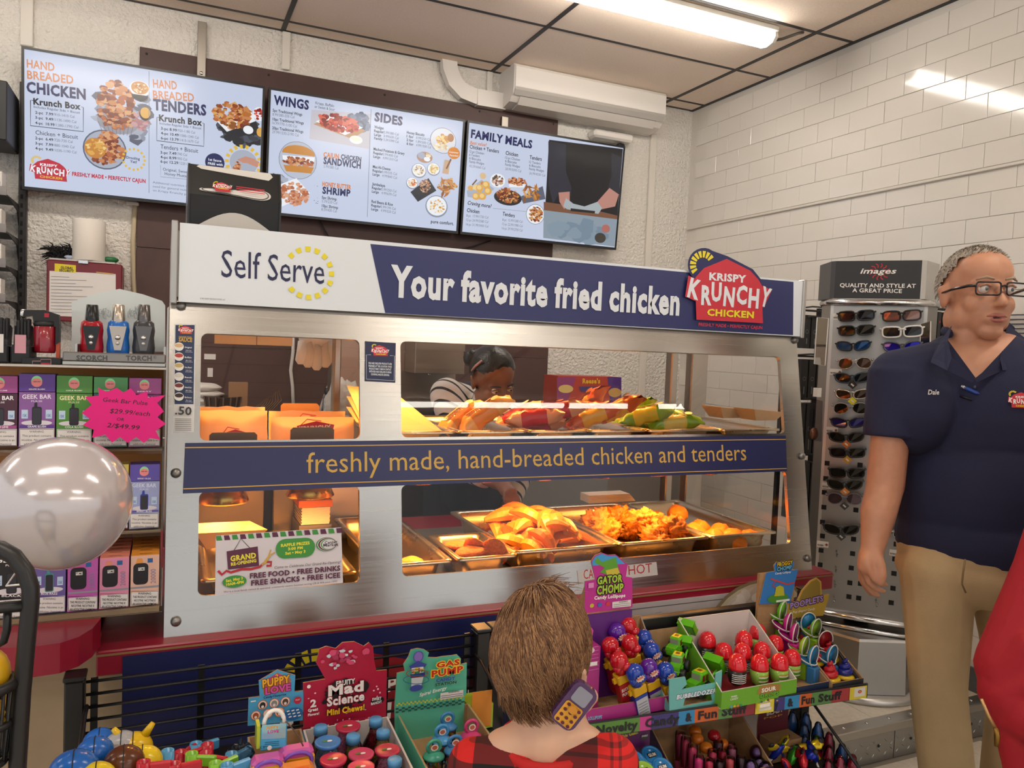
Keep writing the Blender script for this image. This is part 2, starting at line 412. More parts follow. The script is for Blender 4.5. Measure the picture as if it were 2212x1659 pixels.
# fluorescent fixtures (the one in view and the rows that go on over the shop)
FXW=mat('dedad2',.5); DIF=mat('fff6ea',.4,emit=LAMP_E)
def fixture(x0,x1,y,label,group):
    t=thing('ceiling_light',label,'ceiling light',((x0+x1)/2,y,ZC),group=group)
    mb=MB(); mb.box((x0,y-.065,ZC-.032),(x1,y+.065,ZC-.003),FXW,.006); mb.build('housing',t)
    mb=MB(); pr=[(-.055,0),(-.058,-.02),(-.04,-.043),(0,-.052),(.04,-.043),(.058,-.02),(.055,0)]
    mb.prism(pr,(x0+.02,y,ZC-.032),(0,1,0),(0,0,1),(x1-x0-.04,0,0),DIF); mb.build('diffuser',t)
    for xe in (x0+.012,x1-.012):
        mb=MB(); mb.prism([(a*1.04,b*1.04) for a,b in pr],(xe-.009,y,ZC-.032),(0,1,0),(0,0,1),(.018,0,0),FXW); mb.build('end_cap',t)
    return t
FY=P(1650,80,Z=ZC-.04).y; FX=P(1662,84,Z=ZC-.04).x
t=fixture(FX-1.22,FX,FY,'lit white tube light near the white tiled wall with grey conduit','shop ceiling lights')
mb=MB(); a=V((FX-.01,FY+.04,ZC-.02)); b=P(1735,70,Z=ZC-.004)
mb.tube([a,a+V((.05,.0,-.01)),(a+b)/2+V((0,0,-.02)),b+V((-.03,0,-.01)),b],.007,mat('6e6a64',.4,.6),8); mb.build('conduit',t)
rows=[(FX-1.22-2.45,FY),(-3.2,FY)]
for yy in (.65,-1.8):
    for xx in (FX-1.22,FX-3.67,-3.4): rows.append((xx,yy))
for k in range(5): rows.append((2.0+k*1.25,-4.65))
for x,y in rows: fixture(x,x+1.22,y,'lit white tube light over the shop floor','shop ceiling lights')
# back wall dressing
BRM=mat('4b302b',.5,noise=.12,nscale=9,bump=.05,bscale=40)
bz1=P(302,100,Y=YW-.01).z; bx0=-.14; bx1=2.10
t=thing('wall_panelling','dark brown wood panelling screwed to the stucco wall behind the screens','panelling',((bx0+bx1)/2,YW,.95))
zz=[.95,1.42,1.89,2.36,bz1]
for i in range(4):
    mb=MB(); mb.box((bx0,YW-.012,zz[i]+.001),(bx1,YW-.001,zz[i+1]-.001),BRM,.002); mb.build('panel_board',t)
for x in (bx0+.03,.45,1.05,1.6,bx1-.03):
    mb=MB(); mb.ell((x,YW-.013,bz1-.03),(.006,.003,.006),INK,8,5); mb.build('screw_head',t)
TRM=mat('d9d4ca',.5)
def strip(n,x0,x1,z0,z1,y=.02): 
    mb=MB(); mb.box((x0,YW-y,z0),(x1,YW,z1),TRM,.003); return struct(mb.build('trim_%d'%n))
x=P(45,50,Y=YW).x; strip(2,x,x+.05,P(50,100,Y=YW).z,ZC)
x=P(609,100,Y=YW).x; strip(3,x,x+.04,P(615,152,Y=YW).z,ZC-.005)
x=P(1050,170,Y=YW).x; strip(4,x,x+.035,2.9,ZC-.005)
x=P(1396,450,Y=YW).x; strip(5,x,x+.045,.95,P(1405,290,Y=YW).z)
# grey steel wall straps that hold the screens
for (px,y0,y1,lab) in ((437,48,165,'flat grey steel strap above the chicken and tenders screen'),(1090,253,285,'short grey steel strap above the family meals screen')):
    a=P(px,y0,Y=YW-.02); b=P(px,y1,Y=YW-.02); t=thing('mounting_strap',lab,'strap',(a.x,YW,b.z))
    mb=MB(); mb.box((a.x-.02,YW-.03,b.z-.03),(a.x+.02,YW-.021,a.z),steel('a19a90',.4,(9,9,9)),.002); mb.build('strap_plate',t)
    mb=MB(); mb.ell((a.x,YW-.031,b.z+.012),(.009,.005,.009),CHROME,10,6); mb.build('bolt',t)
# old cable on the wall, left of the panelling
mb=MB(); mb.tube([P(292,438,Y=YW-.012),P(287,520,Y=YW-.012),P(288,600,Y=YW-.012),P(293,700,Y=YW-.012),P(293,900,Y=YW-.012)],.011,mat('b7a98c',.6),8)
mb.build('wall_cable',label='thick beige cable running down beside the brown panelling',cat='cable')
mb=MB(); a=P(290,440,Y=YW-.02); mb.box((a.x-.035,YW-.026,a.z-.008),(a.x+.02,YW-.001,a.z+.008),TRM,.003); mb.build('cable_clip',label='small white cable clip under the chicken and tenders screen',cat='clip')
for pts,lab in (([(688,470),(700,495),(712,515)],'thin black cord hanging below the wings and sides screen'),([(1060,520),(1020,533),(975,540),(940,548)],'thin black cord sagging below the family meals screen')):
    mb=MB(); mb.tube([P(*p,Y=YW-.03) for p in pts],.004,INK,6); mb.build('black_cord',label=lab,cat='cord')
# air conditioner
ACW=mat('e2ddd6',.25); a0=P(1090,200,Y=YW-.21); 
t=thing('air_conditioner','white split air conditioner tucked under the ceiling panels','air conditioner',(1.9,YW,2.62))
ax0=P(1112,150,Y=YW-.21).x; ax1=P(1440,215,Y=YW-.21).x; za=P(1112,130,Y=YW-.21).z; zb=P(1112,196,Y=YW-.21).z
zw=2.836; za-=.006
pr=[(0,za),(0,zw),(.06,zw-.004),(.15,zw+.012),(.198,zb-.004),(.205,zb+.02),(.205,za-.02),(.19,za)]
mb=MB(); mb.prism(pr,(ax0,YW,0),(0,-1,0),(0,0,1),(ax1-ax0,0,0),ACW); mb.build('body',t,fixn=True)
mb=MB(); mb.prism([(.203,zb+.018),(.209,zb+.014),(.216,zb+.03),(.216,za-.025),(.206,za-.01)],(ax0+.006,YW,0),(0,-1,0),(0,0,1),(ax1-ax0-.012,0,0),mat('e8e4de',.15)); mb.build('front_panel',t,fixn=True)
mb=MB(); mb.prism([(.190,zb-.012),(.198,zb-.016),(.214,zb+.010),(.214,zb+.026),(.206,zb+.018)],(ax0+.008,YW,0),(0,-1,0),(0,0,1),(ax1-ax0-.016,0,0),mat('aeaaa4',.3)); mb.build('grey_trim',t,fixn=True)
mb=MB(); mb.prism([(.075,zw-.004),(.15,zw+.008),(.188,zb-.012),(.190,zb-.018),(.152,zw+.001),(.076,zw-.011)],(ax0+.05,YW,0),(0,-1,0),(0,0,1),(ax1-ax0-.1,0,0),mat('d6d1ca',.3)); mb.build('louvre',t,fixn=True)
# line-set cover
t=thing('pipe_cover','white curved plastic pipe cover running into the air conditioner','pipe cover',(1.5,YW,2.75))
pts=[P(968,122,Y=YW-.03),P(970,150,Y=YW-.03),P(980,178,Y=YW-.03),P(1000,200,Y=YW-.03),P(1030,212,Y=YW-.03)]
def ribbon(mb,pts,wid,dep,m):
    vs=[];fs=[];L=len(pts)
    for i,p in enumerate(pts):
        d=(pts[min(i+1,L-1)]-pts[max(i-1,0)]); d.y=0; d.normalize(); nn=V((-d.z,0,d.x))*wid/2
        vs+=[p+nn+V((0,-dep/2,0)),p-nn+V((0,-dep/2,0)),p-nn+V((0,dep/2,0)),p+nn+V((0,dep/2,0))]
    for i in range(L-1):
        for k in range(4): fs.append((4*i+k,4*i+(k+1)%4,4*i+4+(k+1)%4,4*i+4+k))
    fs+= [(3,2,1,0),(4*L-4,4*L-3,4*L-2,4*L-1)]
    mb.add(vs,fs,m)
mb=MB(); ribbon(mb,[p+V((0,0,0)) for p in pts],.085,.05,ACW); mb.build('curved_section',t,fixn=True)
mb=MB(); ribbon(mb,[P(1028,212,Y=YW-.032),P(1088,222,Y=YW-.032)],.09,.056,ACW); mb.build('straight_section',t,fixn=True)
# condensate pump and plug
t=thing('pump_box','rounded white plastic box hanging under the air conditioner','pump box',(2.35,YW,2.5))
a=P(1278,280,Y=YW-.05); b=P(1362,308,Y=YW-.05)
mb=MB(); mb.box((a.x,YW-.09,b.z-.01),(b.x,YW-.002,a.z),ACW,.012); mb.build('casing',t)
mb=MB(); c=P(1340,312,Y=YW-.05); mb.box((c.x-.02,YW-.07,c.z-.05),(c.x+.025,YW-.02,c.z+.004),BLACK,.008); mb.tube([c+V((0,0,-.04)),c+V((-.02,.01,-.1)),c+V((-.06,.02,-.14))],.006,BLACK,6); mb.build('plug',t)
# ======================= MENU SCREENS =======================
def scr(h,e=.8):
    k=('scr',h,e)
    if k in MC: return MC[k]
    m=mat('060607',.14,spec=.5+len(MC)*1e-6); b=m.node_tree.nodes['Principled BSDF']; b.inputs['Emission Color'].default_value=hexc(h); b.inputs['Emission Strength'].default_value=e
    MC[k]=m; return m
SB=scr('c6cfe6'); SN=scr('1d2355'); SO=scr('d07a3c'); SK=scr('26262c'); SG=scr('71757f'); SW=scr('eef1f6'); SR=scr('c02638'); SY=scr('e3b93a')
CHK=[scr(c) for c in ('8f4424','b4643a','c98350','7a3218','d9a070')]; FRY=[scr(c) for c in ('c98a45','b56f2e','dba560','8f5526')]
REDW=[scr(c) for c in ('9c1f17','c0392b','7c130f','d9624c')]; BIS=[scr(c) for c in ('e0a94e','c78430','f0cd84')]; CREAM=[scr(c) for c in ('ead9b6','d9b98a','f3e8d2')]; GRY=[scr(c) for c in ('8d93a3','5d6272','aab0c0')]
# barn logo in normalised units; drawn once from the big header sign, reused elsewhere
HP=Pan((0,1.795,1.55),(1,0,0),(0,0,1))
def LZ(zx,zy): return HP.uv(1440+zx*.1537,520+zy*.1537)
L0=LZ(415,1110); LW_=LZ(1350,1160)[0]-L0[0]
def LN(zx,zy):
    a=LZ(zx,zy); return ((a[0]-L0[0])/LW_,(a[1]-L0[1])/LW_)
def logo(p,ox,oy,s,C,tag=False,back=True,ang=0):
    """lower left corner of the barn at (ox,oy), barn width s, colours C=(navy,red,white,yellow)"""
    ca,sa=cos(ang)*s,sin(ang)*s
    T=lambda x,y:(lambda q:(ox+q[0]*ca-q[1]*sa,oy+q[0]*sa+q[1]*ca))(LN(x,y))
    nv,rd,wh,ye=C
    def tx(t,x0,y0,x1,y1,h,m,w):
        a=T(x0,y0);b=T(x1,y1);c=T(x0,y0-h); p.text(t,a[0],a[1],b[0],b[1],sqrt((c[0]-a[0])**2+(c[1]-a[1])**2),m,w,px=False)
    if back:
        p.poly([T(505+208*cos(i*pi/14),340+232*sin(i*pi/14)) for i in range(28)],nv,False)
        p.poly([T(*q) for q in ((370,520),(500,360),(840,225),(1185,405),(1300,545),(1200,700),(400,700))],nv,False)
    for i in range(9):
        a=rad(148+i*21.5); f=lambda r,d:T(505+r*cos(a+d),340+r*1.1*sin(a+d)); p.poly([f(95,-.13),f(180,-.13),f(180,.13),f(95,.13)],ye,False)
    p.poly([T(*q) for q in ((400,515),(520,385),(840,255),(1170,420),(1285,545),(1340,640),(1340,935),(1350,1160),(415,1110),(405,840))],rd,False)
    p.poly([T(*q) for q in ((300,490),(480,570),(430,860),(255,785))],rd,False); p.poly([T(*q) for q in ((1250,600),(1475,690),(1360,940),(1230,900))],rd,False)
    tx('KRISPY',592,548,1110,588,98,wh,2)
    for ch,x0,y0,x1,y1,h in (('K',282,775,438,825,255),('R',478,888,622,896,250),('U',618,838,760,846,245),('N',785,902,935,922,250),('C',965,872,1112,890,240),('H',1135,928,1280,942,250),('Y',1292,890,1420,935,250)): tx(ch,x0,y0,x1,y1,h,wh,2)
    tx('CHICKEN',560,1048,1215,1086,88,ye,2)
    if tag: tx('FRESHLY MADE • PERFECTLY CAJUN',440,1198,1335,1243,44,rd,1)
LS=(scr('cdd5e6'),SR,SW,SY)
ST=2.4e-5
def screen(x0,x1,label):
    t=thing('menu_screen',label,'menu screen',((x0+x1)/2,4.1,2.09),group='menu screens')
    o=V((x0,4.095,2.095)); u=V((1,0,0)); v=V((0,-.05,.61)).normalized(); w=x1-x0; h=.612; n=u.cross(v)
    slab('back_shell',o-n*.012,u,v,w,h,.04,BLACK,t,.006)
    mb=MB(); plate(mb,[(0,0),(w,0),(w,h),(0,h)],[[(.011,.014),(w-.011,.014),(w-.011,h-.011),(.011,h-.011)]],o,u,v,.013,mat('17181a',.3)); mb.build('bezel',t)
    slab('display_panel',o+u*.010+v*.012-n*.003,u,v,w-.02,h-.022,.008,SB,t)
    p=Pan(o+n*-.0028,u,v); p.st=ST; p.clip=(.012,.014,w-.012,h-.012); p.bs=.5; return t,p
# --- screen: chicken / tenders
t,p=screen(-.6,.42,'wide menu screen headed hand breaded chicken and hand breaded tenders')
p.blobs(225,235,18,40,GRY,14,.05,1); p.blobs(300,250,22,55,GRY,20,.05,2)
p.ellp(255,262,45,28,scr('9a97a0'));p.blobs(250,228,40,50,CHK,70,.035,3); p.blobs(258,255,36,18,CHK,25,.03,4)
for i in range(9): p.line([(212+i*9.5,262+i*1.2),(222+i*7.5,286+i)],.0025,SG)
p.ellp(302,192,22,17,SW).ellp(302,190,19,14,FRY[0]).blobs(302,190,15,10,FRY+CREAM,30,.012,5); p.ellp(302,205,18,14,SK,a0=pi,a1=2*pi)
p.blobs(305,262,16,20,[scr('c79a9c'),scr('b0787c')],15,.03,6).ellp(313,247,12,14,SK).ellp(314,244,11,12,BIS[0])
p.ellp(226.5,323.5,47,43,GRY[1]).ellp(226.5,323.5,44,40,GRY[2]).blobs(235,300,20,14,CHK,24,.03,7).blobs(245,325,22,20,CHK,34,.03,8).blobs(225,347,24,10,CHK,16,.025,9).ellp(206,320,24,22,BIS[1]).blobs(206,318,20,17,BIS,30,.022,10)
p.text('HAND',58,145.5,118,154,17,SO,1).text('BREADED',59,170,159,181.5,17.5,SO,1).text('CHICKEN',57.5,199,185.5,215,22,SN,2)
p.text('Krunch Box',72.3,225.4,174.4,236.8,13,SK,2).text('Includes Regular Side + Biscuit',73,233,173,246,5,SK)
p.line([(72,217),(66,217),(66,271.6),(180,284.5),(180,232),(176,231)],.003,SK)
for a in (('2-pc  7.99',76.5,245.6,115,250),('/910-1410 Cal',115.5,250,161,255),('3-pc  9.49',76.5,256.5,115,261),('/1130-1490 Cal',115.5,261,165,266.4),('4-pc  10.99',76.5,268,118,272.6),('/1380-1790 Cal',118.5,272.6,169.6,278),('2-pc  6.49',76.5,301,115,305),('/720-730 Cal',115.5,305,157,309.3),('3-pc  7.99',76.5,312,115,316.2),('/880-1040 Cal',115.5,316.2,161,321),('4-pc  9.49',76.5,323,115,327),('/1030-1190 Cal',115.5,327,165.4,332)):
    p.text(a[0],*a[1:],5.6,SK if a[0][0]!='/' else SG,1 if a[0][0]!='/' else 0)
p.text('Chicken + Biscuit',77,290.4,168.7,300.8,9,SK)
a=p.uv(76,386); logo(p,a[0],a[1],.125,LS,back=False)
p.text('FRESHLY MADE • PERFECTLY CAJUN',156,379.5,314.5,395.5,8,SR,2)
for i in range(16):
    th=2*pi*i/16; c=p.uv(289,344.5); r=.046; q=lambda rr,d:(c[0]+rr*cos(th+d),c[1]+rr*1.02*sin(th+d)); p.poly([q(.041,-.1),q(.051,-.1),q(.051,.1),q(.041,.1)],SY,False)
p.text('Drooling',273,342.5,302,346.3,5.5,SN,1).text('Yet?',281,351.5,296,353.3,5.5,SN,1)
p.line([(322,154),(322,417)],.002,SG)
p.text('HAND',331,189,382.6,193.5,17,SO,1).text('BREADED',331,213,419.6,219.5,17,SO,1).text('TENDERS',331,236.6,445.7,249.5,22,SN,2)
p.text('Krunch Box',343.4,261,436.4,271.8,13,SK,2).text('Includes Regular Side + Biscuit',344.8,268.8,435,280,5,SK)
p.line([(343,254),(339,253.4),(338.6,304),(440,316.5),(440.6,267),(437,266)],.003,SK)
for a in (('3-pc 8.99',347.6,280,382,284.5),('/920-1180 Cal',382.5,284.5,421,289.4),('4-pc 10.49',347.6,290.4,386,295),('/1080-1340 Cal',386.5,295,429,300.5),('6-pc 13.79',347.6,301,386,305),('/1410-1670 Cal',386.5,305,429,310),('3-pc 7.49',346.7,332,381,335),('/740 Cal',381.5,335,404,337.6),('4-pc 8.99',346.7,342,381,345),('/900 Cal',381.5,345,404,347.6),('6-pc 12.29',346.7,351.5,385,355),('/1220 Cal',385.5,355,411,358)):
    p.text(a[0],*a[1:],5.6,SK if a[0][0]!='/' else SG,1 if a[0][0]!='/' else 0)
p.text('Tenders + Biscuit',346.7,321,428,330.7,9,SK).text('Original, Sweet & Sour,',352,368.5,436,378,6,SK).text('Honey Mustard, Ranch',356,378,436,387,6,SK)
p.line([(347,357),(347,382),(440,391)],.0015,SG)
for i,s_ in enumerate(('Additional nutrition information available','used for general nutrition advice, menu','on Krispy Krunchy packaging')): p.text(s_,330,396+i*8.6,(470,466,430)[i],(412,420,425)[i],4.6,SG)
p.blobs(520,285,45,30,[SK,scr('3a3c46'),scr('4c505c')],50,.05,11).poly([(470,275),(548,252),(562,285),(500,300)],SK).poly([(468,262),(540,235),(552,262),(490,285)],SW).blobs(502,250,40,26,CHK+FRY,80,.03,12).ellp(560,247,14,15,SW).blobs(560,247,10,11,REDW,15,.015,13).ellp(536,282,13,12,SK).ellp(536,281,11,9,SW).ellp(562,286,8,10,BIS[0])
p.ellp(464,351.5,21,20,SN).text('1st Sauce',450,347,478,350.5,5,SW,1).text('FREE with',449,355.5,481,359,5,SW,1).text('Tenders!',452,364,479,367,5,SW,1)
p.ellp(526,352,30,28,GRY[2]).blobs(512,362,6,12,CHK,16,.02,14).poly([(512,345),(530,338),(552,344),(546,354),(524,352)],scr('c78d76')).poly([(540,342),(560,350),(556,362),(536,354)],scr('c78d76'))
for i in range(18):
    th=2*pi*i/18; c=p.uv(526,352); q=lambda rr,d:(c[0]+rr*cos(th+d),c[1]+rr*sin(th+d)); p.poly([q(.068,-.09),q(.086,-.09),q(.086,.09),q(.068,.09)],SY,False)
p.build('menu_print',t)
# --- screen: wings / sides
t,p=screen(.437,1.464,'wide menu screen headed wings and sides')
p.poly([(673,237),(801,246),(798,322),(668,300)],scr('c3bfc8')).blobs(775,265,22,18,[scr('5a6a86'),scr('75849c'),scr('46546e')],30,.04,21).poly([(677,268),(760,300),(790,282),(720,252)],scr('b98d66')).poly([(682,262),(745,292),(784,276),(722,248)],SW)
p.blobs(732,266,44,17,REDW,75,.03,22).ellp(769,302,14,9,SW).ellp(769,300,11,6,CREAM[2])
p.text('WINGS',591,225,667,236.8,19,SN,2).text('Krispy, Buffalo',681.4,225,721.5,231.6,6,SK).text('or Sweet & Sour',679.5,232.8,723,239.8,6,SK)
for s_,x0,y0,x1,y1,b in (('5pc Traditional Wings',589,241,652.7,250.5,1),('8.99/380-550 Cal',588.6,249.8,635.6,255.8,0),('10pc Traditional Wings',588.6,260,656,268.8,1),('16.99/770-1100 Cal',588,268,641,276,0),('20pc Traditional Wings',588,279,655,287.5,1),('29.99/1530-2190 Cal',588,287.5,645,295,0),
  ('5.99/580 Cal',699,362,731,366.4,0),('5pc Shrimp',695,429,727,433.4,1),('5.39/220 Cal',695,437,728,441.4,0),('10pc Shrimp',695,447,730,451.6,1),('8.59/430 Cal',694,455,727,459,0)): p.text(s_,x0,y0,x1,y1,6,SK if b else SG,b)
p.ellp(643.6,346.6,41,41,SG).ellp(643.6,346.6,40,40,scr('b9c0d0')).ellp(645,332,35,18,BIS[1],a0=-.1,a1=pi+.1).poly([(610,335),(680,340),(678,356),(612,350)],SW).blobs(644,350,34,9,CHK,50,.02,23).poly([(612,356),(678,362),(672,375),(618,370)],BIS[1])
p.text('CAJUN',698.5,338.6,732,343.2,10,SO,2).text('CHICKEN',736,343.3,780,349.6,10,SN,2).text('SANDWICH',698.5,353.5,779,364.2,14,SN,2).text('HONEY BUTTER',696,401.6,758,409.2,9,SO,2).text('SHRIMP',696,417.6,756.5,424.4,14,SN,2)
p.blobs(605,395,30,14,GRY,25,.04,24).poly([(600,400),(640,385),(670,418),(605,448)],SW).blobs(635,420,30,24,[scr('b4643a'),scr('cf8a63'),scr('d9a080')],60,.025,25).blobs(680,420,10,30,[SK],6,.004,26)
p.text('SIDES',808.5,260.8,869,271.2,18,SN,2).line([(801.6,236),(793,469)],.002,SG)
def grp(x,y,head,rows,dx,dy,hx):
    p.text(head,x,y,x+hx,y+hx*.155,6,SK,1)
    for i,(a,b) in enumerate(rows):
        yy=y+(i+1)*8; p.text(a,x-.5,yy,x-.5+len(a)*3.0,yy+len(a)*.45,5.4,SK,1); p.text(b,x+20,yy+3.2,x+52,yy+8.2,5.4,SG)
grp(808.5,277,'Wedges',(('Regular','2.99/380 Cal'),('Large','3.99/630 Cal'),('Family','5.39/1090 Cal')),0,0,20)
grp(878.5,288.7,'Honey Biscuits',(('1 for','0.99/250 Cal'),('2 for','1.89/500 Cal'),('6 for','4.99/1500 Cal')),0,0,38)
grp(806.6,324.4,'Mashed Potatoes & Gravy',(('Regular','2.99/400 Cal'),('Large','4.99/1310 Cal')),0,0,67)
grp(805,362.7,'Mac-N-Cheese',(('Regular','2.99/335 Cal'),('Large','4.99/840 Cal')),0,0,38)
grp(803.4,400,'Jambalaya',(('Regular','2.99/250 Cal'),('Large','4.99/670 Cal')),0,0,28)
grp(802,437.8,'Red Beans & Rice',(('Regular','2.99/190 Cal'),('Large','4.99/520 Cal')),0,0,46)
p.ellp(957,304,28,28,SG).ellp(957,304,27,27,scr('d9dbe2')).blobs(955,300,14,10,BIS,24,.02,27).blobs(952,318,15,7,CREAM,18,.02,28).ellp(973,298,7,9,scr('a8672c'))
p.ellp(980,331,13,13,scr('d9821c')).text('Customer',970,330,990,332,3.5,SW,1).text('Favorite!',971,337,989,339,3.5,SW,1)
p.ellp(917,340,17,12,scr('b58a72')).ellp(910,336,8,7,GRY[2]).ellp(922,344,7,5,SW).blobs(925,335,6,5,CREAM,8,.012,29)
for cx,cy,r,pal in ((904.6,369,16,CREAM+[scr('8d6a66')]),(936,366,14,[scr('e8cd8f'),scr('d3a85c'),scr('f3e2b8')]),(890,396,13,[scr('d9803a'),scr('f0dcc0'),scr('c7662c')]),(942.5,446,24,BIS+CREAM)):
    p.ellp(cx,cy,r,r*1.0,GRY[0]).ellp(cx,cy-1,r*.9,r*.88,SW).blobs(cx,cy-1,r*.68,r*.62,pal,30,.013,int(cx))
p.poly([(886,415),(925,385),(942,412),(902,436)],SK).blobs(917,402,12,14,[scr('b98a6a'),scr('d3ab8c'),scr('8f5d44')],50,.012,31).poly([(960,345),(972,347),(968,377),(955,374)],scr('c8a482')).poly([(975,345),(965,366),(962,364),(972,343)],scr('7a4a2e'))
p.blobs(965,402,20,18,FRY,20,.02,32)
for i in range(14):
    rr=random.Random(i+90); a=rr.uniform(0,pi); cx,cy=rr.uniform(950,978),rr.uniform(386,420); p.poly([(cx-11*cos(a),cy-11*sin(a)),(cx-3*sin(a),cy+3*cos(a)),(cx+11*cos(a),cy+11*sin(a)),(cx+3*sin(a),cy-3*cos(a))],FRY[i%4])
p.text('pure comfort.',929.8,481.7,979,486.6,7,SK,1); p.build('menu_print',t)
# --- screen: family meals
t,p=screen(1.477,2.483,'menu screen headed family meals beside a dark picture of gloved hands')
p.text('FAMILY MEALS',1016.8,296.8,1149,320.4,17,SN,2).text('Best value!',1015,311,1050,316.4,7,SO,1,slant=.2)
for x,hx,head,y,rows in ((1014.5,63,'Chicken + Tenders',320.4,('12-pc Chicken','6 Tenders','6 Biscuits','Family Wedges','42.59/6060 Cal')),(1092,27,'Chicken',334,('12-pc Chicken','6 Biscuits','Family Wedges','28.99/5090 Cal')),(1143.8,26,'Tenders',343.4,('12 Tenders','6 Biscuits','Family Wedges','26.99/4330 Cal'))):
    p.text(head,x,y,x+hx,y+hx*.165,8,SK,1)
    for i,s_ in enumerate(rows): yy=y+8.8+i*7.4+(2 if i==len(rows)-1 else 0); p.text(s_,x-.8,yy,x-.8+len(s_)*2.45,yy+len(s_)*.38,5.4,SK if i<len(rows)-1 else SG)
p.poly([(1008,412),(1040,388),(1068,408),(1040,432),(1010,425)],GRY[2]).blobs(1036,408,20,16,BIS,6,.03,41)
for cx,cy,r in ((1050,399,8),(1036,406,8),(1054,413,8),(1042,424,8),(1028,424,8)): p.ellp(cx,cy,r,r,BIS[0]).ellp(cx-1,cy-1,r*.6,r*.6,BIS[2])
p.line([(1030,388),(1020,400)],.008,scr('6e4630')).ellp(1043,380,7,7,CREAM[1]).ellp(1075,390,16,15,SW).blobs(1075,390,12,11,[scr('8a4a34'),scr('c9a890'),scr('5d4438')],26,.016,42)
p.poly([(1098,392),(1135,396),(1132,405),(1100,404)],SW).blobs(1118,392,19,8,CHK,40,.018,43).ellp(1097,427,30,17,SK).blobs(1097,422,24,15,CHK+FRY,60,.02,44).poly([(1124,425),(1172,402),(1178,430),(1130,440)],GRY[1])
for i in range(22):
    rr=random.Random(i+190); a=rr.uniform(0,pi); cx,cy=rr.uniform(1132,1166),rr.uniform(404,432); p.poly([(cx-9*cos(a),cy-9*sin(a)),(cx-3*sin(a),cy+3*cos(a)),(cx+9*cos(a),cy+9*sin(a)),(cx+3*sin(a),cy-3*cos(a))],FRY[i%4])
p.text('Craving more?',1009,441.5,1060,449.4,8,SK,1,slant=.2).line([(1064,450),(1136,457)],.0015,SG).ellp(1156,463,20,22,SG).ellp(1156,463,19,21,SW).blobs(1156,463,15,16,CHK+FRY,50,.018,45)
p.text('Chicken',1008,457.6,1035,461.4,8,SK,1).text('Tenders',1085,465.4,1111,470,8,SK,1)
for i,(a,b) in enumerate((('8-pc  17.99/1730 Cal','8-pc  15.99/1280 Cal'),('12-pc 24.99/2580 Cal','12-pc 22.99/1980 Cal'),('16-pc 31.99/3450 Cal','16-pc 29.99/2700 Cal'))):
    p.text(a,1007-i*.5,468+i*9.4,1054,472.5+i*9.6,5.4,SG); p.text(b,1084.7-i*.5,477+i*9.2,1128,481.6+i*9.4,5.4,SG)
DK=scr('16161b'); p.poly([(1185.5,302),(1345,322),(1331,533),(1173.5,514)],DK).poly([(1174,452),(1334,472),(1330,533),(1173,514)],scr('8b9aa6')).poly([(1174,436),(1260,448),(1334,466),(1334,474),(1174,454)],scr('79503a')).blobs(1255,500,60,14,[scr('8496a4'),scr('76899a')],16,.1,51)
p.poly([(1184,305),(1222,312),(1222,370),(1234,405),(1232,424),(1208,416),(1194,440),(1184,400)],scr('2b2c38')).poly([(1320,330),(1342,340),(1340,420),(1312,408),(1320,380)],scr('272833'))
p.poly([(1206,416),(1230,414),(1230,440),(1218,452),(1208,436)],scr('b98577')).poly([(1316,406),(1336,420),(1328,446),(1300,452),(1286,440)],scr('b98577')).poly([(1222,428),(1238,440),(1262,446),(1290,436),(1300,450),(1292,462),(1224,452),(1216,446)],scr('a8b0b4')).poly([(1232,450),(1285,456),(1284,461),(1232,456)],scr('1d1d20'))
p.ellp(1308,494,9,9,scr('b06a62')).ellp(1296,514,12,11,scr('3f3a34')); p.build('menu_print',t)
# ======================= FOOD WARMER =======================
FU=V((1,0,0)); FV=V((0,.116,.69)).normalized(); FN=FU.cross(FV); FO=V((0,1.704,.86)); FL=.70
CX0,CX1,CYB=.006,1.755,2.42
def fp(v,x=0,h=0): return FO+FU*x+FV*v+FN*h
FP=Pan(FO,FU,FV)
case=thing('food_warmer','stainless steel self serve hot food warmer standing on the red counter','food warmer',(.88,2.06,.861))
FSTEEL=steel('bdbab4',.24,(1.2,30,260))
def wrect(*q): 
    us=[FP.uv(*p) for p in q]; x0=(us[0][0]+us[3][0])/2;x1=(us[1][0]+us[2][0])/2; y0=(us[2][1]+us[3][1])/2;y1=(us[0][1]+us[1][1])/2; return x0,y0,x1,y1
W1=wrect((433,718),(777,735),(778,948),(433,952)); W2=wrect((430,1062),(777,1050),(777,1258),(427,1288)); W3=wrect((866,738),(1687,770),(1693,936),(866,945)); W4=wrect((868,1045),(1699,1020),(1707,1175),(868,1246))
mb=MB(); plate(mb,[(CX0,0),(CX1,0),(CX1,FL),(CX0,FL)],[rrect(*w,.014)[::-1] for w in (W1,W2,W3,W4)],FO,FU,FV,.012,FSTEEL); mb.build('front_frame',case)
for w in (W1,W2,W3,W4):
    mb=MB(); o=fp(w[1]-.01,w[0]-.01,-.014); mb.add([o,o+FU*(w[2]-w[0]+.02),o+FU*(w[2]-w[0]+.02)+FV*(w[3]-w[1]+.02),o+FV*(w[3]-w[1]+.02)],[(0,1,2,3)],CLEAR); mb.build('glass_pane',case)
for px,py in ((391,661),(380,1022),(380,1342),(1716,735),(1731,985),(1744,1206)):
    a=FP.uv(px,py); mb=MB(); mb.T=M.Translation(fp(a[1],a[0]))@(V((0,0,1)).rotation_difference(FN)).to_matrix().to_4x4(); mb.lathe([(.0105,0),(.0105,.004),(.009,.008),(.005,.0105),(0,.0115)],mat('8f8d89',.35,.8),(0,0,0),16); mb.T=None; mb.build('cap_nut',case)
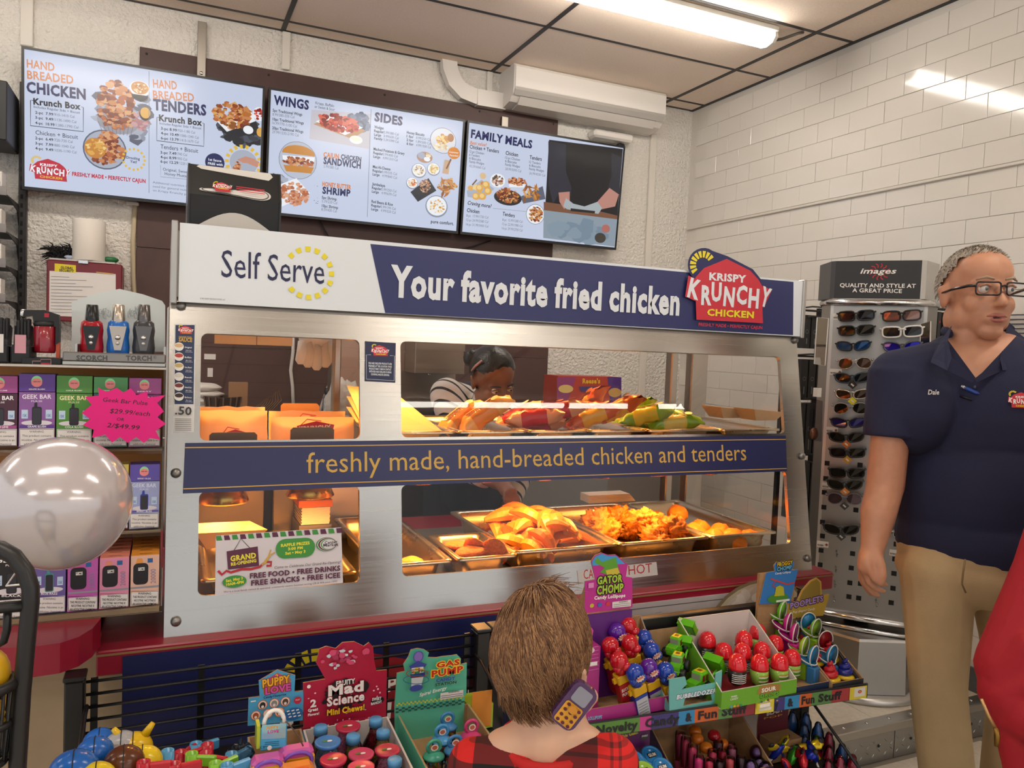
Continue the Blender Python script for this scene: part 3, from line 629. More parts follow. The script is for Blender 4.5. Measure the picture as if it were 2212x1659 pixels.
# carcass
IN=steel('b8b0a4',.32,(2,2,60))
mb=MB(); mb.box((CX0,1.72,.862),(CX1,CYB,.874),IN); mb.build('deck',case)
mb=MB(); mb.box((CX0,1.80,1.165),(CX1,CYB-.03,1.178),IN); mb.box((CX0,1.786,1.150),(CX1,1.80,1.185),IN); mb.build('upper_shelf',case)
mb=MB(); mb.box((CX0,1.815,1.555),(CX1,CYB,1.70),IN,.004); mb.build('hood',case)
def sidep(x0,x1,m,n):
    pr=[(1.72,.874),(CYB,.874),(CYB,1.555),(1.832,1.555)]
    mb=MB(); mb.prism(pr,(x0,0,0),(0,1,0),(0,0,1),(x1-x0,0,0),m); mb.build(n,case)
sidep(CX0,CX0+.01,IN,'end_panel')
pr=[(1.73,.88),(CYB-.05,.88),(CYB-.05,1.55),(1.84,1.55)]; mb=MB(); mb.add([(CX1-.012,a,b) for a,b in pr],[(3,2,1,0)],CLEAR); mb.build('end_glass',case)
dx=P(727,800,Y=CYB-.03).x
for x,w in ((CX0+.01,.03),(dx,.022),(P(1505,830,Y=CYB-.03).x,.075),(CX1-.04,.03)):
    mb=MB(); mb.box((x-w/2,CYB-.045,.874),(x+w/2,CYB-.005,1.555),IN,.004); mb.build('rear_post',case)
# closed back and doors of the bun compartment (lower left)
xd=P(578,1150,Y=CYB-.06).x
for a,b in ((CX0+.02,xd-.012),(xd+.012,dx+.12)):
    mb=MB(); mb.box((a,CYB-.07,.874),(b,CYB-.06,1.16),IN,.003); mb.build('rear_door',case)
mb=MB(); mb.box((CX0+.02,CYB-.05,.874),(dx+.12,CYB-.046,1.165),BLACK); mb.build('door_gap',case)
# heat lamps
HGLOW=mat('ffb347',.4,emit=26); LRIM=steel('c9a24f',.25,(5,5,5))
def hlamp(x,y,z,r,s=1.0):
    mb=MB(); mb.lathe([(r*.55,.05),(r*.8,.028),(r,0),(r*.96,-.004),(r*.92,0),(r*.72,.024),(r*.5,.042)],LRIM,(x,y,z),28); L=mb.build('heat_lamp',case)
    mb=MB(); mb.lathe([(0,-.004),(r*.3,-.002),(r*.42,.010),(r*.46,.03),(r*.3,.045)],HGLOW,(x,y,z),18); mb.build('bulb',L)
    ld=bpy.data.lights.new('heat_lamp_light','SPOT'); ld.energy=HEAT_W*s; ld.color=(1,.43,.10); ld.spot_size=rad(150 if z<1.3 else 122); ld.spot_blend=.6; ld.shadow_soft_size=.03
    lo=bpy.data.objects.new('heat_lamp_light',ld); COL.objects.link(lo); lo.parent=L; lo.matrix_basis=wm(L).inverted()@M.Translation((x,y,z-.008))
for px,py in ((482,1080),(670,1068)): q=P(px,py,Y=2.06); hlamp(q.x,q.y,q.z,.062)
zl=P(1165,1030,Y=1.97).z
for px in (905,1033,1165,1287,1408,1520): q=P(px,1030,Y=1.97); hlamp(q.x,1.97,zl,.045)
zu=1.535
for x in (.13,.36,.66,.86,1.06,1.26,1.5): hlamp(x,2.02 if x<.5 else 2.06,zu,.05,2.2 if x<.5 else 1.05)
# header sign
HB=V((CX0+.016,1.8,1.548)); HWI=CX1-CX0-.026
slab('header_sign',HB+V((0,-.004,0)),(1,0,0),(0,0,1),HWI,.166,.014,PRWH,case); hsign=KIDS[case.name][-1]
for x in (CX0,CX1-.010):
    mb=MB(); mb.box((x,1.790,1.543),(x+.013,1.816,1.718),steel('b5b2ad',.35,(9,9,90)),.002); mb.build('sign_rail',case)
p=Pan((0,1.7955,1.55),(1,0,0),(0,0,1)); p.st=.00012; NV2=mat('2b3163',.45)
p.poly([(800,527),(1714,609),(1713,724),(832,676)],NV2)
p.text('Self',478,598,563,603,58,mat('23264d',.5),0).text('Serve',578,605,700,613.5,56,mat('23264d',.5),0)
for i in range(13):
    th=rad(138-i*22.6); c=p.uv(666,590); r0=.0515; q=lambda rr,d:(c[0]+(r0+rr)*cos(th)-d*sin(th),c[1]+(r0+rr)*1.04*sin(th)+d*cos(th)); p.poly([q(-.0055,-.0048),q(.0055,-.0062),q(.0055,.0062),q(-.0055,.0048)],KYEL,False)
p.text('© 2023 KRISPY KRUNCHY FOODS, LLC',432,646,486,649,3,INK)
p.text('Your favorite fried chicken',842,638,1466,679,63,PRWH,2)
# the barn emblem stands above the sign: a board of its own
mb=MB(); T=lambda x,y:p.uv(1440+x*.1537,520+y*.1537)
o=V((0,1.793,1.55)); mb.prism([T(505+212*cos(rad(80+i*15)),340+236*sin(rad(80+i*15))*1) for i in range(2,16)]+[T(840,222),T(1190,402),T(1305,545),T(1305,800),T(380,760)],o,(1,0,0),(0,0,1),(0,-.004,0),mat('23285c',.5)); mb.build('emblem_board',hsign,fixn=True)
p.o=V((0,1.788,1.55)); a=p.uv(1440+415*.1537,520+1110*.1537); b=p.uv(1440+1350*.1537,520+1160*.1537)
p.build('lettering',hsign)
p2=Pan((0,1.7875,1.55),(1,0,0),(0,0,1)); p2.st=.00012; a=p2.uv(1440+415*.1537,520+1110*.1537); b=p2.uv(1440+1350*.1537,520+1160*.1537)
logo(p2,a[0],a[1],b[0]-a[0],(mat('23285c',.5),KRED,PRWH,KYEL),tag=True); p2.build('emblem',hsign)
# long blue strip
sp=Pan(fp(0,0,.003),FU,FV); sp.st=.0001
A=[sp.uv(400,957),sp.uv(1697,941),sp.uv(1700,1018),sp.uv(395,1066)]; NVS=mat('262b57',.4)
mb=MB(); N=24; vs=[]
for i in range(N+1):
    t_=i/N; wv=.0012*sin(i*1.7)
    for k in (0,1):
        a_,b_=(A[0],A[1]) if k==0 else (A[3],A[2]); vs.append(sp.w(a_[0]+(b_[0]-a_[0])*t_,a_[1]+(b_[1]-a_[1])*t_,.0005+wv*0))
mb.add(vs,[(2*i+1,2*i+3,2*i+2,2*i) for i in range(N)],NVS); mb.add([V(q)-FN*.002 for q in vs],[(2*i,2*i+2,2*i+3,2*i+1) for i in range(N)],NVS); st=mb.build('blue_strip',case)
sp.k=8
sp.line([(400,967),(800,962),(1250,955),(1697,949)],.0022,GOLD).line([(396,1056),(700,1044),(1200,1029),(1699,1012)],.0022,GOLD)
sp.text('freshly made, hand-breaded chicken and tenders',662,1022,1612,994,44,GOLD,0); sp.build('lettering',st)
# sauce label
def sticker(name,q,m,t=.0006,off=.0012,parent=case):
    p=Pan(fp(0,0,off),FU,FV); p.st=.00006; us=[p.uv(*c) for c in q]
    mb=MB(); mb.prism(us,p.o-p.n*t,p.u,p.v,p.n*t,m); o=mb.build(name,parent); return o,p
o,p=sticker('sauce_label',[(377,700),(423,700),(419,934),(374,934)],mat('dcdad6',.6))
NL=mat('27375a',.5); p.poly([(379,702),(420.5,702),(418,873),(377,873)],NL); a=p.uv(389,721); logo(p,a[0],a[1],.024,(NL,KRED,WHITE,KYEL),back=False)
p.text('CHOOSE YOUR',386,730,414,731,3.6,GOLD,2).text('SAUCE',386,737.5,415,739,8,GOLD,2)
for i,(nm,cal,c) in enumerate((('Original','310 Cal','d8b184'),('Buffalo','20 Cal','b8423a'),('Honey Mustard','210 Cal','c9b06a'),('Ranch','190 Cal','d8d4c8'),('Sweet & Sour','60 Cal','7a3030'),('Barbecue','70 Cal','3a2a2a'))):
    y=749+i*21.6; p.ellp(386.5,y,10.5,9,WHITE).ellp(386.5,y-2.5,9,4.5,mat(c,.5)); p.text(nm,399,y+3,414,y+3.6,3.2,WHITE,1).text(cal,401,y+9.5,413,y+10,2.6,WHITE); p.line([(400,y+11.5),(416,y+12)],.0006,PRWH)
p.text('.50',378,895,413,897,17,mat('2b2b2b',.4),1)
for i in range(7): p.line([(378,905+i*4),(413,905.5+i*4)],.0013,mat('8a8a8a',.7))
p.build('label_print',o)
o,p=sticker('allergy_notice',[(788.5,737),(855,741),(853.7,826.6),(788,823.5)],mat('242a4c',.5))
a=p.uv(807,768); logo(p,a[0],a[1],.034,(mat('242a4c',.5),KRED,WHITE,KYEL),back=False)
for i,s_ in enumerate(('FISH AND SHELLFISH PRODUCTS ARE','PREPARED AT THIS LOCATION. FOOD','PRODUCTS MAY COME IN CONTACT','WITH FISH AND SHELLFISH DURING','COOKING AND/OR SERVING.')):
    d=(0,0,1,1,5)[i]; p.text(s_,796+d,786.5+i*6,846-d,788.5+i*6,4,PRWH,1)
p.line([(801,766.5),(791,766.5),(791,819),(851,822.5),(852,769),(842,768.5)],.0008,PRWH); p.build('notice_print',o)
# caution plate
o,p=sticker('caution_plate',[(1247,1233),(1418,1214),(1421,1242),(1250,1263)],mat('c9c5c0',.4,.2))
p.text('CAUTION',1261,1251,1331,1244,20,mat('b0202c',.5),0).text('HOT',1358,1242,1409,1236,20,mat('b0202c',.5),0); p.build('lettering',o)
# grand re-opening flyer
o,p=sticker('reopening_flyer',[(466,1157),(737,1139),(741,1259),(464.5,1287)],mat('d6d0d4',.5),off=.003)
GRN=mat('3d8f3a',.5); PLM=mat('5a2440',.5); FY_=mat('e8dc3c',.5); p.st=.00008
def ip(zx,zy): return (350+zx*.2396,1010+zy*.2396)
for i in range(16):
    x=485+i*72.3; y=617-i*4.7; p.poly([ip(x,y),ip(x+46,y-3),ip(x+60,y+40),ip(x+6,y+43)],PLM if i%2 else GRN)
p.line([ip(650,745),ip(712,640),ip(795,728)],.0012,INK).poly([ip(582,755),ip(862,710),ip(875,885),ip(595,920)],PLM).text('GRAND',*ip(618,845),*ip(848,812),11,FY_,2).text('RE-OPENING',*ip(622,885),*ip(850,850),6.5,FY_,2)
p.line([ip(505,930),ip(540,965),ip(580,930),ip(620,945),ip(720,915),ip(800,915),ip(880,895),ip(930,850),ip(985,850),ip(980,885),ip(940,885)],.005,mat('b8222c',.5)).line([ip(900,880),ip(960,800),ip(980,740)],.003,GOLD).line([ip(925,870),ip(975,790),ip(1015,765)],.003,GOLD)
c=p.uv(*ip(1203,725)); p.poly([(c[0]+a,c[1]+b) for a,b in rrect(-.042,-.021,.042,.021,.020)],GRN,False)
p.text('RAFFLE PRIZES',*ip(1072,715),*ip(1330,690),6,FY_,2).text('3:00 PM',*ip(1135,745),*ip(1268,732),5.5,FY_,2).text('Sat • May 3',*ip(1110,785),*ip(1292,765),5.5,FY_,2)
for r,mm,dx_ in ((1,GRN,0),(.93,WHITE,6),(.9,PLM,8),(.78,WHITE,14),(.74,GRN,16),(.68,mat('d6d0d4',.5),22)): p.ellp(*ip(1480+dx_,690),22*r,15*r,mm)
p.text('Center',*ip(1465,690),*ip(1578,680),6,INK,1).text('Market',*ip(1452,712),*ip(1586,704),6,INK,1)
p.text('Come to Celebrate Our Grand Re-Opening!',*ip(1010,912),*ip(1605,860),5.5,mat('4a2238',.5),0,slant=.2)
p.text('FREE FOOD • FREE DRINKS',*ip(790,998),*ip(1605,925),10.5,PLM,2).text('FREE SNACKS • FREE ICEE',*ip(802,1062),*ip(1605,988),10.5,PLM,2)
p.ellp(*ip(653,1025),26,13,GRN).text('Sat, May 3',*ip(575,1032),*ip(728,1005),5.5,FY_,2).text('10AM-4PM',*ip(578,1065),*ip(735,1040),5.5,FY_,2)
p.text("We're a local family owned & operated, community centric business serving OR & WA since 1999!",*ip(552,1128),*ip(1575,1030),4,mat('4a2238',.5),0,slant=.2); p.build('flyer_print',o)
# ======================= COUNTERS AND BOARDS =======================
ZT0=.86; CFY=1.665; WOODB=mat('b39d7c',.6,noise=.12,nscale=6); REDL=mat('8e1a30',.28,spec=.5)
t=thing('service_counter','red laminate service counter that carries the steel food warmer','counter',(.85,2.1,0))
mb=MB(); mb.box((-.113,CFY+.06,0),(1.795,2.62,ZT0-.052),WOODB); mb.build('cabinet',t)
mb=MB(); mb.box((-.113,CFY,ZT0-.05),(1.80,2.66,ZT0),REDL,.003); mb.build('worktop',t)
mb=MB(); mb.box((-.113,CFY-.0015,ZT0-.010),(1.80,CFY+.002,ZT0-.006),mat('8a6a42',.7)); mb.build('edge_seam',t)
t=thing('rounded_counter','lower red laminate counter with a rounded end under the acrylic box display','counter',(-.7,1.95,0))
Z1=.922; cp=[P(x,y,Z=Z1) for x,y in ((0,1400),(70,1397),(130,1389),(170,1376),(200,1357),(218,1336))]
poly=[(-1.6,cp[0].y+.01)]+[(q.x,q.y) for q in cp]+[(-.118,1.80),(-.118,2.5),(-1.6,2.5)]
mb=MB(); mb.prism(poly,(0,0,Z1-.055),(1,0,0),(0,1,0),(0,0,.055),REDL); mb.build('worktop',t,fixn=True)
mb=MB(); mb.box((-1.6,1.79,0),(-.12,2.48,Z1-.055),WOODB); mb.build('cabinet',t)
# hanging boards on the counter front
zb1=.846; bx=P(265,1410,Y=CFY-.008).x; bx2=.86
t=thing('blue_board','dark blue printed board with a barn emblem hung on the counter front','board',(.4,CFY,.25))
slab('board',(bx,CFY-.004,.25),(1,0,0),(0,0,1),bx2-bx,zb1-.25,.005,mat('131a4e',.45),t)
p=Pan((bx,CFY-.0038,.25),(1,0,0),(0,0,1)); p.st=.00012
a=p.uv(735,1660); logo(p,a[0]-.085,a[1]-.015,.36,(mat('131a4e',.45),mat('8a1420',.5),WHITE,mat('c9b820',.5)),back=False); p.build('board_print',t)
t=thing('photo_board','printed board of white planks with a bowl of mash and gravy','board',(1.3,CFY,.25))
x1=P(1708,1300,Y=CFY-.008).x; slab('board',(bx2+.002,CFY-.004,.25),(1,0,0),(0,0,1),x1-bx2,zb1-.012-.25,.005,mat('b7b2b3',.5,noise=.06,nscale=14),t)
p=Pan((bx2,CFY-.0038,.25),(1,0,0),(0,0,1)); p.st=.00012
for k in range(5): p.line([p.uv(1180,1338+k*46),p.uv(1700,1278+k*46)],.0022,mat('4a4648',.7),px=False)
rg=random.Random(8)
for k in range(26):
    x,y=rg.uniform(.05,.8),rg.uniform(.15,.57); p.line([(x,y),(x+rg.uniform(.02,.09),y+rg.uniform(-.001,.001))],rg.uniform(.0008,.002),mat('8d888c',.7),px=False)
p.ellp(1640,1345,105,95,mat('8d7f62',.5)).ellp(1640,1345,98,88,mat('cfc6b0',.5)).ellp(1640,1342,88,78,mat('d8d2c6',.5)).blobs(1630,1335,70,60,[mat('e3dfd6',.5),mat('cfc8b8',.5),mat('ece8e0',.5)],60,.022,5).blobs(1650,1330,46,40,[mat('7a3a12',.3),mat('8f4a18',.3),mat('6b2f0e',.3)],45,.02,6).blobs(1640,1315,30,20,[mat('e3dfd6',.5)],8,.012,7)
p.build('board_print',t)
# ======================= ACRYLIC BOX DISPLAY (left) =======================
ACR=glassmat('f6f4f0',.03,'a',1.3); YV=1.735
xr=P(350,1000,Y=YV).x; xl=-.72; zb0=Z1+.001; ztop=P(350,793,Y=YV).z
t=thing('acrylic_display','clear acrylic three shelf display full of boxed vapes','display stand',(-.4,1.9,zb0))
mb=MB(); mb.box((xr,YV-.02,zb0),(xr+.005,2.0,ztop),ACR); mb.build('side_panel',t)
mb=MB(); mb.box((xl,YV-.03,ztop-.004),(xr+.004,2.0,ztop),mat('cfc8bf',.2,alpha=.85)); mb.build('top_panel',t)
ys3=YV-.045; z3=P(250,1316,Y=ys3).z; z2=P(320,1144,Y=YV).z; z1=P(300,968,Y=YV).z
for z,y in ((z2-.004,YV-.012),(z1-.004,YV-.012)):
    mb=MB(); mb.box((xl,y,z),(xr,2.0,z+.003),mat('b9a58d',.25,alpha=.9)); mb.box((xl,y-.003,z-.006),(xr,y,z+.006),ACR); mb.build('shelf',t)
mb=MB(); mb.box((xl,ys3-.006,zb0),(xr,2.0,z3-.001),mat('b9a58d',.25,alpha=.9)); mb.box((xl,ys3-.012,zb0),(xr+.005,ys3-.008,z3+.004),ACR); mb.build('base_tray',t)
mb=MB(); mb.box((xl,1.995,zb0),(xr,2.0,ztop-.005),mat('c98a45',.5,alpha=.95)); mb.build('back_panel',t)
WARN=mat('ddd8d4',.6); DEV=mat('1b1a1f',.3)
def vbox(px0,px1,ytop,ymid,ybot,Y,body,lid,title,tcol,flav,label,dev='1b1a1f',dep=.04,grp='boxed vapes in the acrylic display',fine=True):
    a=P(px0,ybot,Y=Y); b=P(px1,ybot,Y=Y); z0=a.z; zt=P((px0+px1)/2,ytop,Y=Y).z; zm=P((px0+px1)/2,ymid,Y=Y).z if ymid else zt
    T=thing('vape_box',label,'box',((a.x+b.x)/2,Y+dep/2,z0),group=grp)
    mb=MB(); mb.box((a.x,Y,z0),(b.x-.001,Y+dep,zm),mat(body,.35)); mb.build('carton',T)
    p=Pan((a.x,Y-.0002,z0),(1,0,0),(0,0,1)); p.st=.00004; w=px1-px0
    if ymid:
        mb=MB(); mb.box((a.x,Y-.0015,zm+.0012),(b.x-.001,Y+dep,zt),mat(lid,.35)); mb.build('lid',T)
        q=p.uv((px0+px1)/2,(ytop+ymid)/2-3); pl=Pan((a.x,Y-.0018,z0),(1,0,0),(0,0,1)); pl.st=.00004
        pl.ellp((px0+px1)/2,(ytop+ymid)/2-4,w*.15,w*.15,mat('8fe0a0',.4)).ellp((px0+px1)/2,(ytop+ymid)/2-1,w*.15,w*.12,mat('e88a8a',.4)); pl.text('GEEK BAR',(px0+px1)/2-w*.1,(ytop+ymid)/2-2,(px0+px1)/2+w*.1,(ytop+ymid)/2-2,2.2,INK,1); pl.text(flav,px0+w*.28,ymid-5,px1-w*.28,ymid-5,2.6,WHITE,1); pl.build('lid_print',T)
    H=ybot-(ymid or ytop); y0=ymid or ytop; yw=y0+H*.66
    p.text(title,px0+w*.1,y0+H*.12,px1-w*.1,y0+H*.12,H*.075,mat(tcol,.4),1); p.text('PULSE',px0+w*.35,y0+H*.18,px1-w*.35,y0+H*.18,H*.03,mat(tcol,.4),0)
    p.ellp(px0+w*.5,yw-H*.1,w*.42,H*.05,mat('d8d2d8',.5)); 
    c=p.uv(px0+w*.5,y0+H*.43); d=H*.0; hh=abs(p.uv(px0,y0)[1]-p.uv(px0,y0+H*.33)[1]); ww=abs(p.uv(px0,y0)[0]-p.uv(px0+w*.27,y0)[0])
    p.poly([(c[0]-ww*.3,c[1]+hh*.45),(c[0]+ww*.05,c[1]+hh*.45),(c[0]+ww*.02,c[1]+hh*.75),(c[0]-ww*.25,c[1]+hh*.72)],mat(dev,.3),False); p.poly([(c[0]+u,c[1]+v) for u,v in rrect(-ww/2,-hh/2,ww/2,hh/2,ww*.2,3)],mat(dev,.25),False); p.poly([(c[0]+u,c[1]+v) for u,v in rrect(-ww*.42,-hh*.45,ww*.42,hh*.42,ww*.18,3)],mat('2c2a33',.2),False)
    for xx in (px0+w*.08,px1-w*.26): p.rect(xx,y0+H*.48,xx+w*.18,y0+H*.32,mat('bcd0e6',.5)); p.text('15K',xx+w*.03,y0+H*.45,xx+w*.15,y0+H*.45,H*.05,mat('2f66b0',.5),1)
    p.rect(px0+w*.03,yw-H*.005,px1-w*.03,yw-H*.065,mat(lid or body,.4)); p.text(flav,px0+w*.25,yw-H*.018,px1-w*.25,yw-H*.018,H*.035,WHITE,1)
    p.rect(px0+w*.02,ybot-H*.02,px1-w*.02,yw,WARN); p.line([(px0+w*.04,ybot-H*.03),(px0+w*.04,yw+H*.015),(px1-w*.04,yw+H*.015),(px1-w*.04,ybot-H*.03)],.0008,INK,closed=True)
    for i,s_ in enumerate(('WARNING:','This product contains','nicotine. Nicotine is an','addictive chemical.')):
        l=(.3,.1,.08,.15)[i]; yy=yw+H*(.075+.075*i); p.text(s_,px0+w*l,yy,px1-w*l,yy,H*.038,INK,0)
    p.build('carton_print',T); return T
vbox(-42,38,812,850,966,YV,'4a2336','a04a8c','GEEK BAR','ffffff','PUNCH LIME','dark maroon vape box with a plum lid on the top acrylic shelf')
vbox(40,119,808,847,966,YV,'8a5a9c','5b3a8f','GEEK BAR','f0e6f2','GRAPE SLUSH','purple vape box with a violet lid on the top acrylic shelf')
vbox(121,199,812,850,966,YV,'4f8a34','4f8a3c','GEEK BAR','f3e7b0','COLA SLUSH','green vape box fully seen beside the pink price star')
vbox(201,275,815,850,966,YV,'3a6a6a','4f9458','GEEK BAR','ffffff','COOL MINT','teal vape box with a green lid behind the pink price star')
vbox(277,347,817,852,966,YV,'7a4a76','9c4c8a','GEEK BAR','ffffff','BERRY','mauve vape box behind the pink price star, at the clear side panel')
vbox(246,277,1003,1040,1143,YV,'c86a90','c8b45e','GEEK','ffffff','LEMON','pink vape box with a yellow lid half hidden by the silver balloon')
vbox(279,344,1003,1040,1143,YV,'9aa4d0','5d50a8','GEEK BAR','d8dcf0','BERRY BLISS','pale blue vape box with a violet lid on the middle acrylic shelf',dev='2c3f9c')
vbox(-18,68,1198,None,1340,ys3,'1f1d1f','',"GEEK B",'ffffff','BLACK','black vape box on the bottom acrylic shelf behind the black tube frame')
vbox(71,142,1206,None,1328,ys3,'6a5a9c','','GEEK','a99ac8','BLUE RAZZ','dusky violet vape box on the bottom acrylic shelf beside the fuchsia one',dev='3f8f8a')
def fbox(px0,px1,ytop,ybot,col,top,row,label):
    T=None
    for k in range(row):
        Y=ys3+k*.028; a=P(px0,ybot,Y=ys3); b=P(px1,ybot,Y=ys3); z0=a.z; zt=P((px0+px1)/2,ytop,Y=ys3).z
        T=thing('vape_box',label%('front' if k==0 else ('second','third','fourth','fifth','sixth','rearmost')[k-1]),'box',((a.x+b.x)/2,Y+.013,z0),group='tall boxed vapes in file')
        mb=MB(); mb.box((a.x,Y,z0),(b.x-.0015,Y+.0265,zt),mat(col,.3)); mb.build('carton',T)
        mb=MB(); mb.box((a.x+.0005,Y+.0005,zt),(b.x-.002,Y+.026,zt+.0008),mat(top,.3)); mb.build('top_flap',T)
        p=Pan((a.x,Y,zt+.001),(1,0,0),(0,1,0)); p.st=.00005; w=b.x-a.x; p.text('EBDESIGN',w*.3,.010,w*.7,.010,.004,INK,1,px=False); p.build('flap_print',T)
        if k==0:
            p=Pan((a.x,Y-.0002,z0),(1,0,0),(0,0,1)); p.st=.00005; w=px1-px0; H=ybot-ytop; yw=ytop+H*.68
            p.rect(px0+1,yw-2,px1-1,yw-H*.1,mat('8f8f98',.4)); p.poly([(px0+w*.25,ytop+H*.06),(px0+w*.42,ytop+H*.06),(px0+w*.46,ytop+H*.18),(px0+w*.18,ytop+H*.18)],mat(top,.4))
            x0,y0=p.uv(px0+w*.1,yw-H*.1); x1,y1=p.uv(px0+w*.63,ytop+H*.14); p.poly(rrect(x0,y0,x1,y1,.008,4),DEV,False); p.rect(px0+w*.28,ytop+H*.3,px0+w*.5,ytop+H*.23,WHITE); p.text('FUME',px0+w*.29,ytop+H*.285,px0+w*.49,ytop+H*.285,H*.04,INK,1)
            p.rect(px0+w*.6,ytop+H*.14,px0+w*.78,ytop+H*.05,mat('2f5f96',.5))
            p.text('20000',px0+w*.88,yw-H*.14,px0+w*.88,yw-H*.42,H*.09,mat('8a7fa0',.5),0)
            p.rect(px0+w*.02,ybot-H*.02,px1-w*.02,yw+1,WARN); p.line([(px0+w*.04,ybot-H*.03),(px0+w*.04,yw+H*.02),(px1-w*.04,yw+H*.02),(px1-w*.04,ybot-H*.03)],.0008,INK,closed=True)
            for i,s_ in enumerate(('WARNING:','THIS PRODUCT CONTAINS','NICOTINE. NICOTINE IS','AN ADDICTIVE CHEMICAL.')):
                l=(.27,.09,.13,.08)[i]; yy=yw+H*(.085+.068*i); p.text(s_,px0+w*l,yy,px1-w*l,yy,H*.042,INK,1)
            p.build('carton_print',T)
fbox(145,212,1209,1322,'b85aa8','c0508f',5,'magenta boxed vape with a black device print, %s in its file')
fbox(214,279,1205,1316,'d98aa8','e08a72',7,'coral boxed vape with a black device print, %s in its file')
fbox(281,344,1200,1310,'e0b4a0','e8983c',5,'peach boxed vape with an orange top, %s in its file')
# pink price star
t=thing('price_star','hot pink starburst price card stuck on the acrylic display','price card',(P(265,900,Y=YV-.03).x,YV-.03,1.28))
zs=[(1035,280),(1125,325),(1230,282),(1300,330),(1378,285),(1440,360),(1548,318),(1560,385),(1745,358),(1655,440),(1728,530),(1655,590),(1748,660),(1640,735),(1690,830),(1580,810),(1515,862),(1435,800),(1345,862),(1265,800),(1180,858),(1110,775),(968,808),(990,725),(875,675),(950,610),(860,545),(965,460),(895,375),(1040,365)]
pp=Pan((0,YV-.028,1.2),(1,0,0),(0,0,1)); zz=lambda x,y:(x*.205,780+y*.205)
mb=MB(); mb.prism([pp.uv(*zz(*q)) for q in zs],pp.o+V((0,.0012,0)),pp.u,pp.v,(0,-.0012,0),mat('e0107e',.6)); mb.build('card',t,fixn=True)
mb=MB(); c=pp.uv(265,900); mb.box((c[0]-.01,YV-.027,1.2+c[1]-.02),(c[0]+.01,YV-.0125,1.2+c[1]+.01),mat('ded8d0',.5)); mb.build('tape_tab',t)
pp.st=.0001; pp.text('Geek Bar Pulse',*zz(1080,425),*zz(1550,465),9,INK,0,slant=.15).text('$29.99/each',*zz(1155,545),*zz(1575,580),9.5,INK,0,slant=.15).text('OR',*zz(1228,625),*zz(1305,632),6.5,INK,0,slant=.1).text('2/$49.99',*zz(1125,695),*zz(1465,725),9.5,INK,0,slant=.15); pp.build('handwriting',t)
# ======================= TORCH DISPLAY ON TOP =======================
YB=1.83; xa=P(137,770,Y=YV).x; xb=P(358,770,Y=YV).x
t=thing('torch_display','brushed steel counter stand with an arched backboard holding three torch lighters','display stand',((xa+xb)/2,YV+.05,ztop))
bs=steel('8f8b86',.35,(3,40,40))
pb=Pan((0,YB,ztop),(1,0,0),(0,0,1)); ol=[pb.uv(*q) for q in ((155,760),(155,652),(205,635),(258,624),(310,636),(350,650),(357,660),(357,760))]
mb=MB(); mb.prism(ol,pb.o+V((0,.006,0)),pb.u,pb.v,(0,-.006,0),mat('cdd4d2',.35)); mb.build('backboard',t,fixn=True)
zl_=P(240,762,Y=YV).z; zz0=ztop+.001
mb=MB(); mb.box((xa,YV-.015,zz0+.007),(xb,YV-.006,zl_),bs,.002); mb.build('front_lip',t)
mb=MB(); mb.box((xa,YV-.018,zz0),(xb,YB+.006,zz0+.007),steel('b9b7b2',.3,(3,40,40)),.001); mb.build('base_plate',t)
for x in (xa+.02,xb-.004):
    mb=MB(); mb.box((x,YV-.006,zz0+.007),(x+.004,YB,zz0+.04),steel('b9b7b2',.3,(3,40,40))); mb.build('side_rail',t)
p=Pan((0,YV-.0155,ztop),(1,0,0),(0,0,1)); p.st=.0001; EMB=mat('55524f',.4,.5); p.text('SCORCH',165,778,232,778.5,10,EMB,2); p.build('embossed_name',t); p=Pan((0,YV-.0155,ztop),(1,0,0),(0,0,1)); p.st=.0001; p.text('TORCH',272,778.5,328,779,10,EMB,2).text('®',331,775,338,775,6,EMB,0); p.build('embossed_name',t)
pb2=Pan((0,YB-.0065,ztop),(1,0,0),(0,0,1)); pb2.st=.0001
rg=random.Random(2)
for sx,cx in ((1,225),(-1,290)):                                # pale curling crest drawing on the board
    for k in range(9):
        a=rg.uniform(0,6); pts=[(cx+sx*(k*2-8)+7*cos(a+i*.6)*(1-i*.1),670+rg.uniform(-4,4)+9*sin(a+i*.6)*(1-i*.1)+k%3*4) for i in range(6)]; pb2.line(pts,.0012,mat('9aa0a2',.5))
    pb2.build('crest_print',t); pb2=Pan((0,YB-.0065,ztop),(1,0,0),(0,0,1)); pb2.st=.0001
